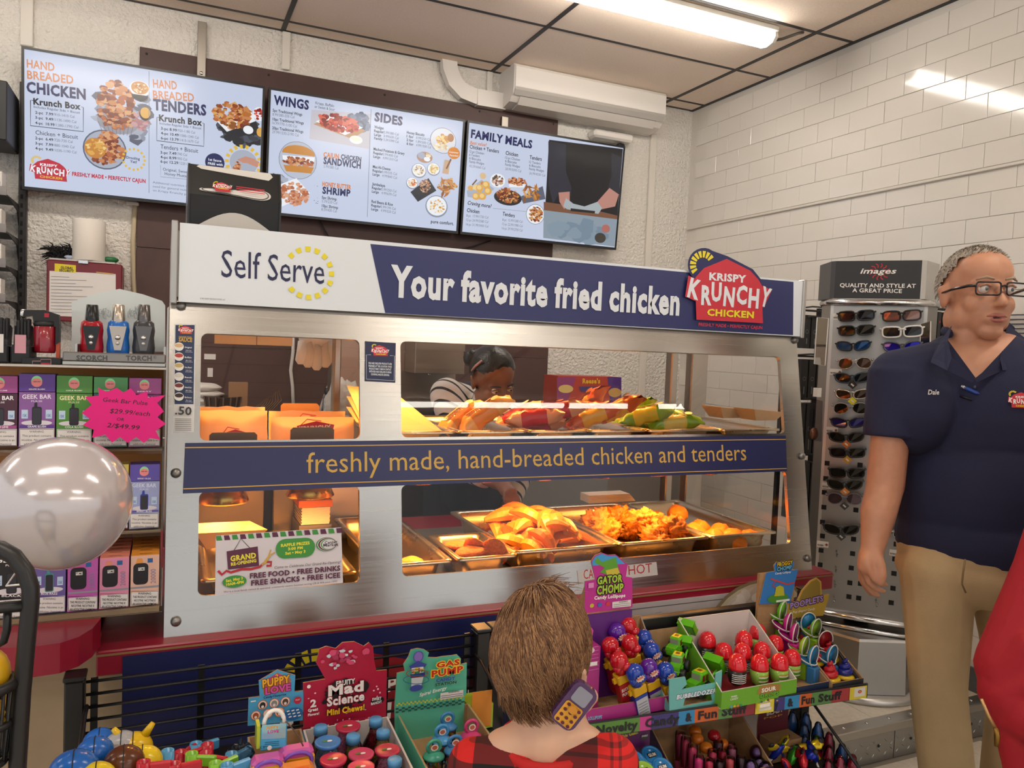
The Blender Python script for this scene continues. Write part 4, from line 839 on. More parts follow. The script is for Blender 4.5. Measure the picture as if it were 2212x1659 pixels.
def torch(px,body,top,label):
    a=P(px,760,Y=YV+.035); T=thing('torch_lighter',label,'lighter',(a.x,YV+.035,zz0+.0072),group='torch lighters in the steel stand')
    c=V((a.x,YV+.035,zz0+.0072)); h=P(px,658,Y=YV+.035).z-c.z
    mb=MB(); mb.lathe([(.018,0),(.02,h*.05),(.0215,h*.25),(.0195,h*.42),(.021,h*.55),(.019,h*.68),(.014,h*.72)],mat(body,.2),c,20,sy=.75); mb.build('body',T)
    mb=MB(); mb.lathe([(.0125,h*.62),(.0135,h*.66),(.0105,h*.99),(.0095,h),(.007,h*.985)],mat(top,.22,.9 if top!='121213' else 0),c,18); mb.build('nozzle',T)
    mb=MB(); mb.prism([(-.0155,h*.62),(.0155,h*.62),(.013,h*.5),(.006,h*.2),(-.006,h*.2),(-.013,h*.5)],c+V((0,-.0195,0)),(1,0,0),(0,0,1),(0,.012,0),mat(top,.22,.9 if top!='121213' else 0)); mb.build('shield',T,fixn=True)
    mb=MB(); mb.T=TR(c.x,c.y-.0195,c.z+h*.42,rx=pi/2); mb.lathe([(.0055,0),(.005,.003),(0,.004)],CHROME,(0,0,0),12); mb.T=TR(c.x,c.y-.0195,c.z+h*.32,rx=pi/2); mb.lathe([(.0038,0),(.003,.002),(0,.0025)],mat('c9c4c0',.3,.5),(0,0,0),12); mb.T=None; mb.build('button',T)
torch(198,'a31322','121213','red torch lighter with a black nozzle'); torch(255,'1f66b8','b9ada0','blue torch lighter with a silver nozzle'); torch(310,'3b3a3d','6b6765','gunmetal torch lighter with a dark chrome nozzle')
# red pistol torch
c=V((P(95,765,Y=YV+.02).x,YV+.03,ztop)); t=thing('torch_gun','translucent red pistol shaped torch lighter on a black box','lighter',tuple(c+V((0,0,.012))))
zb=P(95,762,Y=YV+.03).z-ztop; zt=P(95,705,Y=YV+.03).z-ztop; zh=P(95,672,Y=YV+.03).z-ztop; zb=max(zb,.013)
mb=MB(); mb.lathe([(.018,zb),(.019,zb+.004),(.019,zt),(.017,zt+.003)],mat('8e1626',.2,coat=.5),c,20); mb.build('fuel_tank',t)
mb=MB(); mb.lathe([(.019,zt),(.020,zt+.004),(.0195,zt+.01)],BLACK,c,20); mb.prism([(-.036,zh-.014),(-.034,zh),(.0,zh+.002),(.024,zh-.006),(.026,zt+.004),(.026,zt-.03),(.019,zt-.035),(.019,zt),(-.018,zt+.006),(-.02,zt+.02)],c+V((0,-.011,0)),(1,0,0),(0,0,1),(0,.022,0),BLACK); mb.build('burner_head',t,fixn=True)
mb=MB(); mb.T=TR(c.x-.032,c.y,c.z+zh-.007,ry=-pi/2); mb.lathe([(.0085,0),(.009,.008),(.0055,.009),(.0045,.002)],CHROME,(0,0,0),14); mb.T=None; mb.build('nozzle',t)
mb=MB(); mb.box((c.x+.0,c.y-.0125,c.z+zh-.012),(c.x+.008,c.y-.011,c.z+zh-.004),RED); mb.box((c.x+.02,c.y-.008,c.z+zt-.062),(c.x+.026,c.y+.008,c.z+zt-.03),mat('b5481c',.3)); mb.build('trigger',t)
xa2=P(48,780,Y=YV).x; xb2=P(136,780,Y=YV).x
t=thing('lighter_box','flat black box printed with a red lighter outline under the pistol torch','box',((xa2+xb2)/2,YV+.03,ztop))
mb=MB(); mb.box((xa2,YV-.008,ztop+.0005),(xb2-.002,YV+.06,ztop+.012),BLACK,.001); mb.build('carton',t)
p=Pan((0,YV-.0082,ztop),(1,0,0),(0,0,1)); p.st=.0001; p.line([(70,788),(70,780),(88,780),(88,776),(110,776),(110,789)],.0008,mat('c9a0a0',.5)).rect(88,789,108,784,RED); p.build('carton_print',t)
for px0,px1,yt,lab in ((-20,22,700,'black plastic tray of lighters with a white label beside the pistol torch'),(24,70,702,'black plastic tray of lighters with a pink card beside the pistol torch')):
    a=P(px0,790,Y=YV+.01); b=P(px1,yt,Y=YV+.01); t=thing('lighter_tray',lab,'tray',((a.x+b.x)/2,YV+.03,ztop),group='black lighter trays')
    mb=MB(); mb.box((a.x,YV-.005,ztop+.0005),(b.x,YV+.07,ztop+.035),BLACK,.003); mb.build('tray',t)
    mb=MB(); mb.T=TR((a.x+b.x)/2,YV+.03,ztop+.035,rx=-.25); mb.box((-(b.x-a.x)*.45,-.012,-.01),((b.x-a.x)*.45,.012,b.z-ztop-.035),mat('232326',.35),.004); mb.T=None; mb.build('lighter_pack',t)
    mb=MB(); mb.box((a.x+.008,YV-.0058,ztop+.02),(b.x-.008,YV-.005,ztop+.055),mat('c78f9a' if px0>0 else 'd6d2ce',.5)); mb.build('card',t)
    for k in range(4):
        mb=MB(); x=a.x+.006+k*(b.x-a.x-.012)/4; mb.box((x,YV+.02,ztop+.03),(x+.007,YV+.035,b.z+.008+.004*(k%2)),BLACK,.002); mb.build('lighter',t)
# ======================= WALL AT LEFT: RED CABINET, TOWEL ROLL, SHELVES =======================
RC=mat('6e1222',.35); a=P(101,560,Y=4.0); b=P(262,690,Y=4.0); zc0=b.z-.02
t=thing('red_cabinet','dark red metal wall cabinet with a handwritten sheet taped on its front','cabinet',((a.x+b.x)/2,4.1,zc0))
mb=MB(); mb.box((a.x,4.0,zc0),(b.x,YW,a.z),RC,.004); mb.build('body',t)
mb=MB(); mb.box((a.x+.01,4.0,a.z+.0005),(b.x-.03,YW-.03,a.z+.008),mat('b9b4ae',.4)); mb.build('lid',t)
p=Pan((0,3.9995,0),(1,0,0),(0,0,1)); p.st=.0002
p.poly([(107,585),(250,592),(250,687),(106,682)],mat('d9d6d2',.7)); p.poly([(118,569),(164,573),(164,589),(118,586)],mat('d8c820',.5)); p.text('GLOBAL',131,580,158,582,5,INK,2).text('SECURITY',128,586,160,588.5,5,INK,2)
for k in range(12):
    y=597+k*7; p.line([(110,y),(150+((k*37)%60),y+1.8)],.0018,mat('77757c',.7))
p.line([(208,588),(245,592)],.004,GOLD); p.build('taped_notes',t)
mb=MB(); q=P(180,564,Y=3.998); mb.box((q.x-.02,3.99,q.z-.012),(q.x+.02,4.0,q.z+.004),CHROME,.002); mb.build('latch',t)
zt_=a.z+.009
c=P(192,560,Y=4.06); t=thing('towel_roll','tall white paper towel roll standing on the red cabinet','paper roll',(c.x,4.06,zt_))
h=P(192,476,Y=4.06).z-zt_; mb=MB(); mb.lathe([(.012,0),(.066,0),(.0675,.003),(.067,h-.003),(.065,h),(.02,h),(.02,h-.03)],mat('dcd6cc',.85,bump=.2,bscale=60),(c.x,4.06,zt_),28); mb.build('paper',t)
mb=MB(); mb.lathe([(.0185,.002),(.0185,h+.001),(.0165,h+.001),(.0165,.002)],CARD,(c.x,4.06,zt_),18); mb.build('core',t)
c=P(125,545,Y=4.08); mb=MB(); rg=random.Random(5); hd=V((c.x,4.09,c.z-.02))
t=thing('feather_duster','black feather duster lying on the red cabinet beside the towel roll','duster',(c.x,4.09,zt_))
for k in range(170):
    a_=rg.uniform(0,2*pi); e=rg.uniform(-.3,1.2); d=V((-abs(cos(a_)*cos(e))*1.1+.25,sin(a_)*cos(e)*.35,sin(e)*.8)); L=rg.uniform(.05,.1); q=hd+V((rg.uniform(-.02,.06),rg.uniform(-.02,.02),rg.uniform(-.01,.02)))
    mb.tube([q,q+d*L*.5+V((0,0,.01)),q+d*L+V((-.01,0,-.012))],[.004,.003,.0008],mat('141213',.9),4)
mb.build('feathers',t,kind='stuff'); mb=MB(); mb.tube([hd+V((.02,0,.0)),hd+V((.12,.0,-.005))],.006,mat('2a2622',.5),8); mb.build('handle',t)
for px,py,r,cl,lab in ((152,556,.022,'b9c4dd','crumpled blue and white wrapper on the red cabinet'),(160,552,.018,'a8323a','crumpled red wrapper on the red cabinet'),(238,560,.03,'1f6a3a','green plastic lid lying on the red cabinet')):
    q=P(px,py,Y=4.06); mb=MB(); rr=random.Random(px); mb.ell((q.x,4.07,zt_+r*.5),(r*1.2,r,r*.5),mat(cl,.4),12,8,f=lambda p:rr.uniform(.75,1.1) if cl!='1f6a3a' else 1); mb.build('wrapper' if cl!='1f6a3a' else 'plastic_lid',label=lab,cat='wrapper' if cl!='1f6a3a' else 'lid')
# cigarette shelving at the far left
SH=mat('1d1d1f',.5); xs_=P(52,400,Y=4.16).x
t=thing('cigarette_rack','black metal wall shelving with slotted uprights holding cigarette packs','shelving',(xs_-.35,4.0,1.4))
for x in (xs_-.02,xs_-.78):
    mb=MB(); mb.box((x,4.15,1.42),(x+.03,YW,2.58),SH,.002); mb.build('upright',t)
for k in range(26):
    mb=MB(); mb.box((xs_-.012,4.148,1.5+k*.04),(xs_-.002,4.1502,1.52+k*.04),mat('050505',.8)); mb.build('slot',t)
def shelfz(py): return P(40,py,Y=4.1).z
hd_=P(0,182,Y=3.86)
mb=MB(); mb.box((xs_-.8,3.86,shelfz(330)),(xs_-.02,4.15,shelfz(210)),SH,.004); mb.build('header_box',t)
for py in (440,515,585,655):
    z=shelfz(py); mb=MB(); mb.box((xs_-.8,3.84,z-.004),(xs_-.02,4.15,z+.004),SH); mb.prism([(3.88,z-.004),(4.15,z-.004),(4.15,z-.09),(4.11,z-.03)],(xs_-.02,0,0),(0,1,0),(0,0,1),(.004,0,0),SH); mb.build('shelf',t,fixn=True)
    mb=MB(); mb.box((xs_-.8,3.832,z-.006),(xs_-.015,3.838,z+.03),mat('8d8a88',.3,alpha=.6)); mb.build('shelf_lip',t)
    n=5
    for i in range(n):
        for j in range(4):
            mb=MB(); x=xs_-.03-.058*(i+1); y=3.845+j*.023; mb.box((x,y,z+.005),(x+.055,y+.0215,z+.092),mat(('d8d2cc','e2ddd6','cfc9c2')[(i+py)%3],.4),.001)
            mb.box((x+.006,y-.0004,z+.02),(x+.049,y,z+.05),mat(('a3162e','3c5c40','22324f')[(py//7)%3],.5))
            mb.build('cigarette_pack',label='white cigarette pack filed on the %s shelf of the black wall shelving'%{440:'top',515:'second',585:'third',655:'lowest'}[py],cat='cigarette pack',group='cigarette packs on the wall shelving')
# ======================= FOOD =======================
from mathutils import noise as NZ
PANM=steel('c2b49c',.28,(20,20,20))
def pan(x0,x1,y0,y1,z,d,label,grp):
    T=thing('steam_pan',label,'pan',((x0+x1)/2,(y0+y1)/2,z-d),group=grp); mb=MB(); cx,cy=(x0+x1)/2,(y0+y1)/2
    lo=[]
    for ins,zz,r in ((0,-.006,.012),(0,0,.012),(.012,.0005,.014),(.018,-.004,.02),(.024,-.02,.02),(.034,-d,.02)):
        lo.append([(a,b,z+zz) for a,b in rrect(x0+ins,y0+ins,x1-ins,y1-ins,r,4)])
    n=len(lo[0]); vs=[p for l in lo for p in l]; fs=[]
    for j in range(len(lo)-1):
        for i in range(n): fs.append((j*n+i,j*n+(i+1)%n,(j+1)*n+(i+1)%n,(j+1)*n+i))
    fs.append(tuple((len(lo)-1)*n+i for i in range(n)))
    mb.add(vs,fs,PANM,True); mb.build('pan_body',T); return T
ZL=.945; ZU=1.263
PX=lambda px,Z,Y=1.84:P(px,1190 if Z<1.1 else 928,Y=Y).x
xa=[.50,.665]; LG='pans on the lower hot deck'; UG='pans on the upper hot shelf'
pan(.47,.662,1.80,2.33,ZL,.07,'steel pan of wrapped sandwiches at the end of the lower deck',LG)
pan(.672,.836,1.79,2.04,ZL+.004,.075,'narrow steel pan of breaded patties',LG)
pan(.842,1.162,1.83,2.34,ZL,.065,'full size steel pan heaped with potato wedges',LG)
pan(1.168,1.478,1.83,2.34,ZL,.065,'full size steel pan of crispy fried chicken',LG)
pan(1.484,1.735,1.83,2.34,ZL,.065,'full size steel pan of biscuits at the end glass',LG)
pan(.36,.43,1.83,2.3,ZL-.02,.05,'steel pan half hidden behind the re-opening flyer',LG); pan(.08,.34,1.86,2.3,ZL-.02,.05,'shallow steel pan behind the re-opening flyer',LG)
ue=[.46,.677,.875,1.058,1.246,1.505,1.738]
un=('paper sheets','orange wrapped burritos','pink wrapped burritos','yellow wrapped burritos','green and yellow wrapped burritos','red sausages')
for i in range(6): pan(ue[i]+.003,ue[i+1]-.003,1.84,2.26,ZU,.06,'steel pan of %s on the upper shelf'%un[i],UG)
rg=random.Random(11)
def noisy(c,r,m,seed,amp=.25,fr=2.2,nu=22,nv=14):
    mb=MB(); off=V((seed*3.1,seed*1.7,seed*.9)); mb.ell((0,0,0),r,m,nu,nv,f=lambda p:1+amp*NZ.noise(p*fr+off)+amp*.5*NZ.noise(p*fr*3+off)); return mb
WEDM=[mat(h,.45,bump=.2,bscale=180,noise=.2,nscale=60) for h in ('c9761f','b9641a','d68a30')]
def wedge(m):
    mb=MB(); N=9; vs=[];fs=[]; L=.1
    for i in range(N):
        t=i/(N-1); x=(t-.5)*L; s=(sin(pi*min(max(t,.04),.96)))**.55; w=.017*s; zc=.012*(1-(2*t-1)**2)
        vs+=[(x,-w,zc+.004*s),(x,-w*.8,zc+.016*s),(x,0,zc+.020*s),(x,w*.8,zc+.016*s),(x,w,zc+.004*s),(x,0,zc-.014*s)]
    for i in range(N-1):
        for k in range(6): fs.append((6*i+k,6*i+(k+1)%6,6*i+6+(k+1)%6,6*i+6+k))
    fs+=[(5,4,3,2,1,0),tuple(6*N-6+k for k in range(6))]
    mb.add(vs,fs,m,False); return mb.build('potato_wedge',world=False,label='orange seasoned potato wedge in the heaped steel pan',cat='potato wedge',group='potato wedges in the pan')
pr_=[wedge(m) for m in WEDM]
for i in range(52):
    lay=i/52; x=.90+rg.random()*.20; y=1.885+rg.random()*.26-(.05 if lay>.7 and False else 0); hx=1-abs(x-1.0)/.16; z=ZL-.048+.085*lay*max(.3,hx)+.014
    m_=TR(x,y,z,rg.uniform(0,pi*2),rg.uniform(-.7,.7),rg.uniform(-.5,.35),rg.uniform(1.05,1.4))
    if i<3: setm(pr_[i],m_)
    else: dup(pr_[i%3],m_)
CHM=[mat(h,.55,bump=.8,bscale=160,noise=.35,nscale=70) for h in ('c07018','d08526','b06012')]
for i in range(20):
    lay=i/20; x=1.235+rg.random()*.19; y=1.92+rg.random()*.30-(.03 if lay>.6 else 0); z=ZL-.035+.055*lay
    r=(rg.uniform(.038,.052),rg.uniform(.03,.04),rg.uniform(.026,.034)); mb=noisy((0,0,0),r,CHM[i%3],i+1,.55,3.2,30,20)
    o=mb.build('fried_chicken',world=False,label='knobbly golden piece of fried chicken in the steel pan',cat='fried chicken',group='fried chicken pieces in the pan'); setm(o,TR(x,y,z,rg.uniform(0,6),rg.uniform(-.4,.4),rg.uniform(-.4,.4)))
BIM=mat('cf8020',.5,bump=.4,bscale=90,noise=.3,nscale=35)
for i,(x,y,l) in enumerate(((1.55,2.22,0),(1.60,2.16,.03),(1.54,2.13,0),(1.62,2.06,0),(1.57,2.02,.0),(1.655,2.00,0),(1.58,1.94,0),(1.645,1.93,.0),(1.69,1.90,0),(1.61,1.88,0))):
    mb=noisy((0,0,0),(.038,.034,.03),BIM,i+40,.18,1.8); o=mb.build('biscuit',world=False,label='golden domed biscuit in the pan by the end glass',cat='biscuit',group='biscuits in the pan'); setm(o,TR(x,y,ZL-.038+l,i*1.3,.2*(i%3-1),.15))
PTM=mat('c06418',.6,bump=.7,bscale=260,noise=.3,nscale=120)
for i,(x,y,z,a,b) in enumerate(((.72,1.97,-.035,.4,.1),(.74,1.95,-.018,.2,.1),(.735,1.885,-.03,.15,-.1),(.745,1.875,-.012,.2,-.1),(.765,1.90,-.02,.8,.9),(.80,1.86,-.018,1.0,1.0))):
    mb=MB(); o_=V((i,0,0)); mb.ell((0,0,0),(.052,.036,.011),PTM,26,10,f=lambda p:1+.08*NZ.noise(p*4+o_)); o=mb.build('breaded_patty',world=False,label='oval brown breaded patty in the narrow pan',cat='patty',group='breaded patties in the narrow pan'); setm(o,TR(x,y,ZL+z+.012,a,0,b))
# wrapped sandwiches at the left end
for i,(x,y,c) in enumerate(((.60,1.86,'d9c45a'),(.56,1.93,'d8c8a0'),(.61,1.97,'cfae4a'))):
    mb=noisy((0,0,0),(.04,.03,.018),mat(c,.35),i+70,.2,2); o=mb.build('wrapped_sandwich',world=False,label='pale yellow wrapped sandwich in the end pan of the lower deck',cat='sandwich',group='wrapped sandwiches in the end pan'); setm(o,TR(x,y,ZL-.05,i,.1,.1))
t=thing('sauce_cup','round clear plastic cup of sauce beside the sandwich pan','cup',(.545,2.03,ZL-.06)); mb=MB(); mb.lathe([(.03,0),(.036,.06),(.04,.062),(.04,.068),(.036,.068)],mat('d8b070',.2),(.545,2.03,ZL-.06),20); mb.build('cup',t); mb=MB(); mb.lathe([(.0,.0665),(.035,.066)],mat('d0762a',.4),(.545,2.03,ZL-.06),20); mb.build('sauce',t)
# wrapped burritos
def burrito(c1,c2,txt,label,grp,mx,L=.15,r=.022,tc='5a2a10'):
    T=thing('wrapped_burrito',label,'burrito',group=grp,mx=mx); N=15; K=12; mb=MB(); vs=[];fs=[];ms=[]
    for i in range(N):
        t=i/(N-1); x=(t-.5)*L; e=min(t,1-t)/.22; s=min(1,max(0,e)); w=r*(1.0+.75*(1-s)); h=r*(.06+.94*s**.7)
        for k in range(K):
            a=2*pi*k/K; vs.append((x+.003*(k%2)*(1-s),w*cos(a),h*sin(a)+.009*NZ.noise(V((i*.7,k*.8,L*99)))))
    for i in range(N-1):
        for k in range(K): fs.append((K*i+k,K*i+(k+1)%K,K*i+K+(k+1)%K,K*i+K+k))
    n1=K*4
    mb.add(vs,fs[:n1]+fs[-n1:],mat(c2,.3),True); mb.add(vs,fs[n1:-n1],mat(c1,.3),True); mb.build('wrapper',T,world=False,fixn=True)
    p=Pan((-L*.24,-.012,r*1.02),(1,0,0),(0,1,-.0)); p.st=.0003; p.text(txt,0,.004,L*.48,.004,.014,mat(tc,.5),2,px=False)
    for j in range(3): p.line([(0,-.004-j*.006),(L*.45,-.004-j*.006)],.002,mat(tc,.5),px=False)
    p.poly([(-L*.02,.019),(L*.5,.019),(L*.46,.024),(0,.024)],mat(c2,.3),False); p.ellp(L*.52,.008,.01,.012,mat('e8d8b0',.4),False,12)
    p.build('wrapper_print',T,world=False); return T
G='wrapped burritos on the upper shelf'
bl=[('d9822c','dca860','BURRITO','orange and cream wrapped burrito in its own pan',[(.73,1.97,.35,.5),(.78,1.92,-.2,.55)]),
 ('b8283c','d89a78','BURRITO','crimson wrapped burrito among the pink wrappers',[(.92,2.02,-.6,.5),(.96,1.95,-.75,.2),(1.0,1.98,-.7,.35),(.93,1.92,-.5,.15),(.99,1.90,-.6,.25)]),
 ('d9a42c','c85a28','CHILI CHEESE','yellow wrapped burrito with a red end in its pan',[(1.10,2.05,-1.1,.5),(1.14,2.0,-1.3,.75),(1.12,1.93,-.4,.35),(1.19,1.92,-.9,.45),(1.10,1.98,-.8,.2)]),
 ('c9b83c','7aa82c','GREEN CHILI','yellow and green wrapped burrito in its pan',[(1.31,2.03,-.9,.6),(1.36,1.97,-.5,.3),(1.39,1.92,-.3,.12),(1.30,1.93,-.7,.25)])]
k=0
for c1,c2,tx,lab,sp_ in bl:
    for j,(x,y,a,e) in enumerate(sp_):
        burrito(c1,c2,tx,lab,G,TR(x,y,ZU-.022+.012*j+.08*e,a,.2*sin(k),-e*1.1,1.1)); k+=1
SAU=mat('b83a1e',.35,noise=.2,nscale=60)
for i in range(10):
    mb=MB(); mb.tube([(-.05,0,0),(-.03,.001,.002),(.03,-.001,.002),(.05,0,0)],[.004,.009,.009,.004],SAU,8)
    o=mb.build('red_sausage',world=False,label='thin red sausage in the end pan of the upper shelf',cat='sausage',group='red sausages in the end pan'); setm(o,TR(1.60+.03*(i%2)+rg.uniform(-.01,.01),1.90+.022*(i%5),ZU-.05+.015*(i//5),.2+rg.uniform(-.2,.2)))
WPAP=mat('d8b48a',.7); WPAP2=mat('e6cfae',.7)
# paper sheets and boats
def boat(mx,label,m=WPAP,w=.12,l=.17,h=.035,grp='paper food boats'):
    o=MB(); b=[(-l*.32,-w*.32),(l*.32,-w*.32),(l*.32,w*.32),(-l*.32,w*.32)]; tt=[(-l/2,-w*.45),(l/2,-w*.45),(l/2,w*.45),(-l/2,w*.45)]; n4=range(4)
    vs=[(a,c,0) for a,c in b]+[(a,c,h*(1.25 if i in (0,3) else .9)) for i,(a,c) in enumerate(tt)]+[(a*.96,c*.96,.0015) for a,c in b]+[(a*.985,c*.985,h*(1.25 if i in (0,3) else .9)) for i,(a,c) in enumerate(tt)]
    fs=[(3,2,1,0),(8,9,10,11)]+[(i,(i+1)%4,4+(i+1)%4,4+i) for i in n4]+[(8+(i+1)%4,8+i,12+i,12+(i+1)%4) for i in n4]+[(4+i,4+(i+1)%4,12+(i+1)%4,12+i) for i in n4]
    o.add(vs,fs,m); q=o.build('paper_boat',world=False,label=label,cat='paper tray',group=grp); setm(q,mx); return q
q=P(487,1150,Y=2.0); boat(TR(q.x,2.05,.962,.3,0,0,1.05),'pale paper food boat behind the flyer in the lower left bay')
for i,(px,Y) in enumerate(((1640,2.12),(1570,2.2))): boat(TR(P(px,880,Y=Y).x,Y,ZU+.001,.1,0,0,.9),'paper food boat set over the sausage pan')
boat(TR(1.40,2.22,ZU+.002,.05,0,0,.95),'paper food boat set behind the green wrapped burritos')
for i in range(3):
    mb=MB(); mb.add([(.47,1.85,ZU-.045),(.66,1.86,ZU-.035+.01*i),(.60,2.2,ZU+.02+.03*i),(.47,2.2,ZU+.03+.03*i)],[(0,1,2,3)],WPAP); mb.add([(.47,1.85,ZU-.0465),(.66,1.86,ZU-.0365+.01*i),(.60,2.2,ZU+.0185+.03*i),(.47,2.2,ZU+.0285+.03*i)],[(3,2,1,0)],WPAP)
    mb.build('wax_paper_sheet',label='loose waxed paper sheet propped in the end pan of the upper shelf',cat='paper',group='waxed paper sheets')
for i in range(7):
    mb=MB(); z=ZL+.002+i*.004; q=P(1268,1085,Y=2.36); mb.box((q.x,2.345,z),(q.x+.19-.004*i,2.41,z+.003),mat('e0cdb8',.7)); mb.build('paper_tray',label='flat white paper tray in the stack behind the chicken pan',cat='paper tray',group='stacked paper trays')
# bags in the upper left bay
def thin(h,k=.5):
    if ('thin',h) in MC: return MC[('thin',h)]
    m=mat(h,.7,spec=.3+len(MC)*1e-6); nt=m.node_tree; b=nt.nodes['Principled BSDF']; o=[n for n in nt.nodes if n.type=='OUTPUT_MATERIAL'][0]; tl=nt.nodes.new('ShaderNodeBsdfTranslucent'); tl.inputs[0].default_value=hexc(h); mx=nt.nodes.new('ShaderNodeMixShader'); mx.inputs[0].default_value=k
    nt.links.new(b.outputs[0],mx.inputs[1]); nt.links.new(tl.outputs[0],mx.inputs[2]); nt.links.new(mx.outputs[0],o.inputs[0]); MC[('thin',h)]=m; return m
def bag(px0,px1,yt,Y,label,lean,logoed=True,dz=0):
    a=P(px0,948,Y=Y); b=P(px1,948,Y=Y); z0=1.181; zt=P((px0+px1)/2,yt,Y=Y).z+dz; T=thing('paper_bag',label,'paper bag',((a.x+b.x)/2,Y,z0),group='paper bags in the upper left bay')
    mb=MB(); w=b.x-a.x; vs=[];fs=[]; NX,NZ_=8,7
    for side in (0,1):
        for j in range(NZ_):
            for i in range(NX):
                u=i/(NX-1);v=j/(NZ_-1); bulge=.014*sin(pi*u)*(1-v*.8)+.002; yy=Y+lean*v*.03+(bulge if side else -bulge)+.004*NZ.noise(V((u*4,v*4,px0+side)))
                vs.append((a.x+w*u+.004*NZ.noise(V((v*5,side,px0))),yy,z0+(zt-z0)*v+(.004*NZ.noise(V((u*6,px0,0))) if j==NZ_-1 else 0)))
    o=NX*NZ_
    for j in range(NZ_-1):
        for i in range(NX-1):
            q=j*NX+i; fs+=[(q,q+1,q+NX+1,q+NX),(o+q+1,o+q,o+q+NX,o+q+NX+1)]
        fs+=[(j*NX,(j+1)*NX,o+(j+1)*NX,o+j*NX),(j*NX+NX-1,o+j*NX+NX-1,o+(j+1)*NX+NX-1,(j+1)*NX+NX-1)]
    mb.add(vs,fs,thin('ecd2b0'),True); mb.build('bag',T)
    if logoed:
        p=Pan((a.x,Y-.018,z0),(1,0,0),(0,0,1)); p.st=.0002; RDm=mat('c2202c',.5); h=zt-z0
        e=.36*h if px0>500 else .1*h; p.poly([(w*.30,h*.30+e),(w*.70,h*.30+e),(w*.73,h*.50+e),(w*.51,h*.58+e),(w*.28,h*.48+e)],RDm,False); p.text('KRUNCHY',w*.31,h*.36+e,w*.69,h*.40+e,h*.10,mat('e8d2b4',.6),2,px=False); p.line([(w*.33,h*.5+e),(w*.40,h*.62+e),(w*.57,h*.58+e)],.002,RDm,px=False); p.build('bag_print',T)
bag(428,572,880,1.98,'large plain paper bag standing in the bag rack',.5,False); bag(430,577,888,1.90,'paper bag with a red house outline behind the tall brown divider',.4)
bag(582,748,890,1.95,'crumpled paper bag with a red emblem standing further back',.8); bag(586,765,902,1.89,'crumpled paper bag with a red emblem in front',.4)
for px0,px1,yt,lab,mm in ((452,556,934,'wide brown metal divider in front of the paper bags','5e4a33'),(627,722,923,'narrow brown metal divider in front of the crumpled bags','5e4a33'),(605,690,872,'pale rounded divider standing behind the crumpled bags','c98f4a')):
    Y=1.845 if yt>900 else 2.05; a=P(px0,950,Y=Y); b=P(px1,yt,Y=Y); t=thing('bag_divider',lab,'divider',((a.x+b.x)/2,Y,1.179),group='bag dividers')
    mb=MB(); plate(mb,[(0,0),(b.x-a.x,0),(b.x-a.x,b.z-1.186),(b.x-a.x-.006,b.z-1.18),(.006,b.z-1.18),(0,b.z-1.186)],[],(a.x,Y,1.18),V((1,0,0)),V((0,0,1)),.003,mat(mm,.35,.6)); mb.build('plate',t); mb=MB(); mb.box((a.x,Y,1.1785),(b.x,Y+.03,1.1815),mat(mm,.35,.6)); mb.build('foot',t)
# lower left bay: sheet stack
q=P(650,1145,Y=2.2); t=thing('sheet_stack','stack of white paper sheets under an orange lid in the lower left bay','paper stack',(q.x+.04,2.27,.96))
mb=MB(); mb.box((q.x-.005,2.2,.874),(q.x+.085,2.33,.958),IN); mb.build('tray',t)
for k in range(12): mb=MB(); mb.box((q.x+.002*(k%2),2.2,.96+k*.004),(q.x+.078+.001*(k%3),2.33,.9635+k*.004),mat('cfc6c0',.7)); mb.build('sheet',t)
mb=MB(); mb.box((q.x-.008,2.198,1.009),(q.x+.085,2.335,1.028),mat('c8661c',.5)); mb.build('lid',t)
# napkin dispenser on the hood
a=P(408,500,Y=1.87); b=P(603,400,Y=1.87); zt=P(505,362,Y=1.87).z; z0=1.7005; w=b.x-a.x; cx=(a.x+b.x)/2
t=thing('napkin_dispenser','black countertop napkin dispenser with a clear oval window on the warmer','napkin dispenser',(cx,1.94,z0))
yf=1.865; h=zt-z0; pr=[(0,0),(.17,0),(.175,h*.5),(.16,h),(.02,h),(-.012,h*.55)]
mb=MB(); mb.prism([(y,z) for y,z in pr],(a.x,yf,z0),(0,1,0),(0,0,1),(w,0,0),BLACK); mb.build('shell',t,fixn=True)
d1=V((0,-.012,h*.55)); d2=V((0,.02,h)); vv=(d2-d1).normalized()
fpn=Pan(V((a.x,yf,z0))+d1,(1,0,0),vv); fpn.st=.0006; hh=(d2-d1).length
WN=mat('d9d5cf',.4); fpn.poly([(w*.12,hh*.86),(w*.88,hh*.72),(w*.93,hh*.86),(w*.9,hh*.985),(w*.1,hh*.985),(w*.07,hh*.93)],WN,False)
pl=[];
for i in range(40):
    th=2*pi*i/40; pl.append((w*.5+w*.40*cos(th),hh*.17+hh*(.17+.06*cos(2*th))*sin(th)+hh*.05*sin(th*2)))
fpn.poly(pl,WN,False); fpn.poly([(w*.5+(x-w*.5)*.9,hh*.17+(y-hh*.17)*.78) for x,y in pl],mat('e4e0da',.5),False)
fpn.line([(w*.5+(x-w*.5)*.93,hh*.17+(y-hh*.17)*.85) for x,y in pl],.0016,INK,px=False,closed=True)
logo(fpn,w*.27,hh*.10,w*.17,(WHITE,KRED,WHITE,KYEL),back=False)
for k in range(3): fpn.line([(w*.5,hh*(.26-.07*k)),(w*.82,hh*(.24-.07*k))],.002,KRED,px=False)
fpn.build('window',t)
lp=Pan(V((a.x,yf,z0)),(1,0,0),V((0,-.012,h*.55)).normalized()); lp.st=.0005; L=sqrt(.012**2+(h*.55)**2)
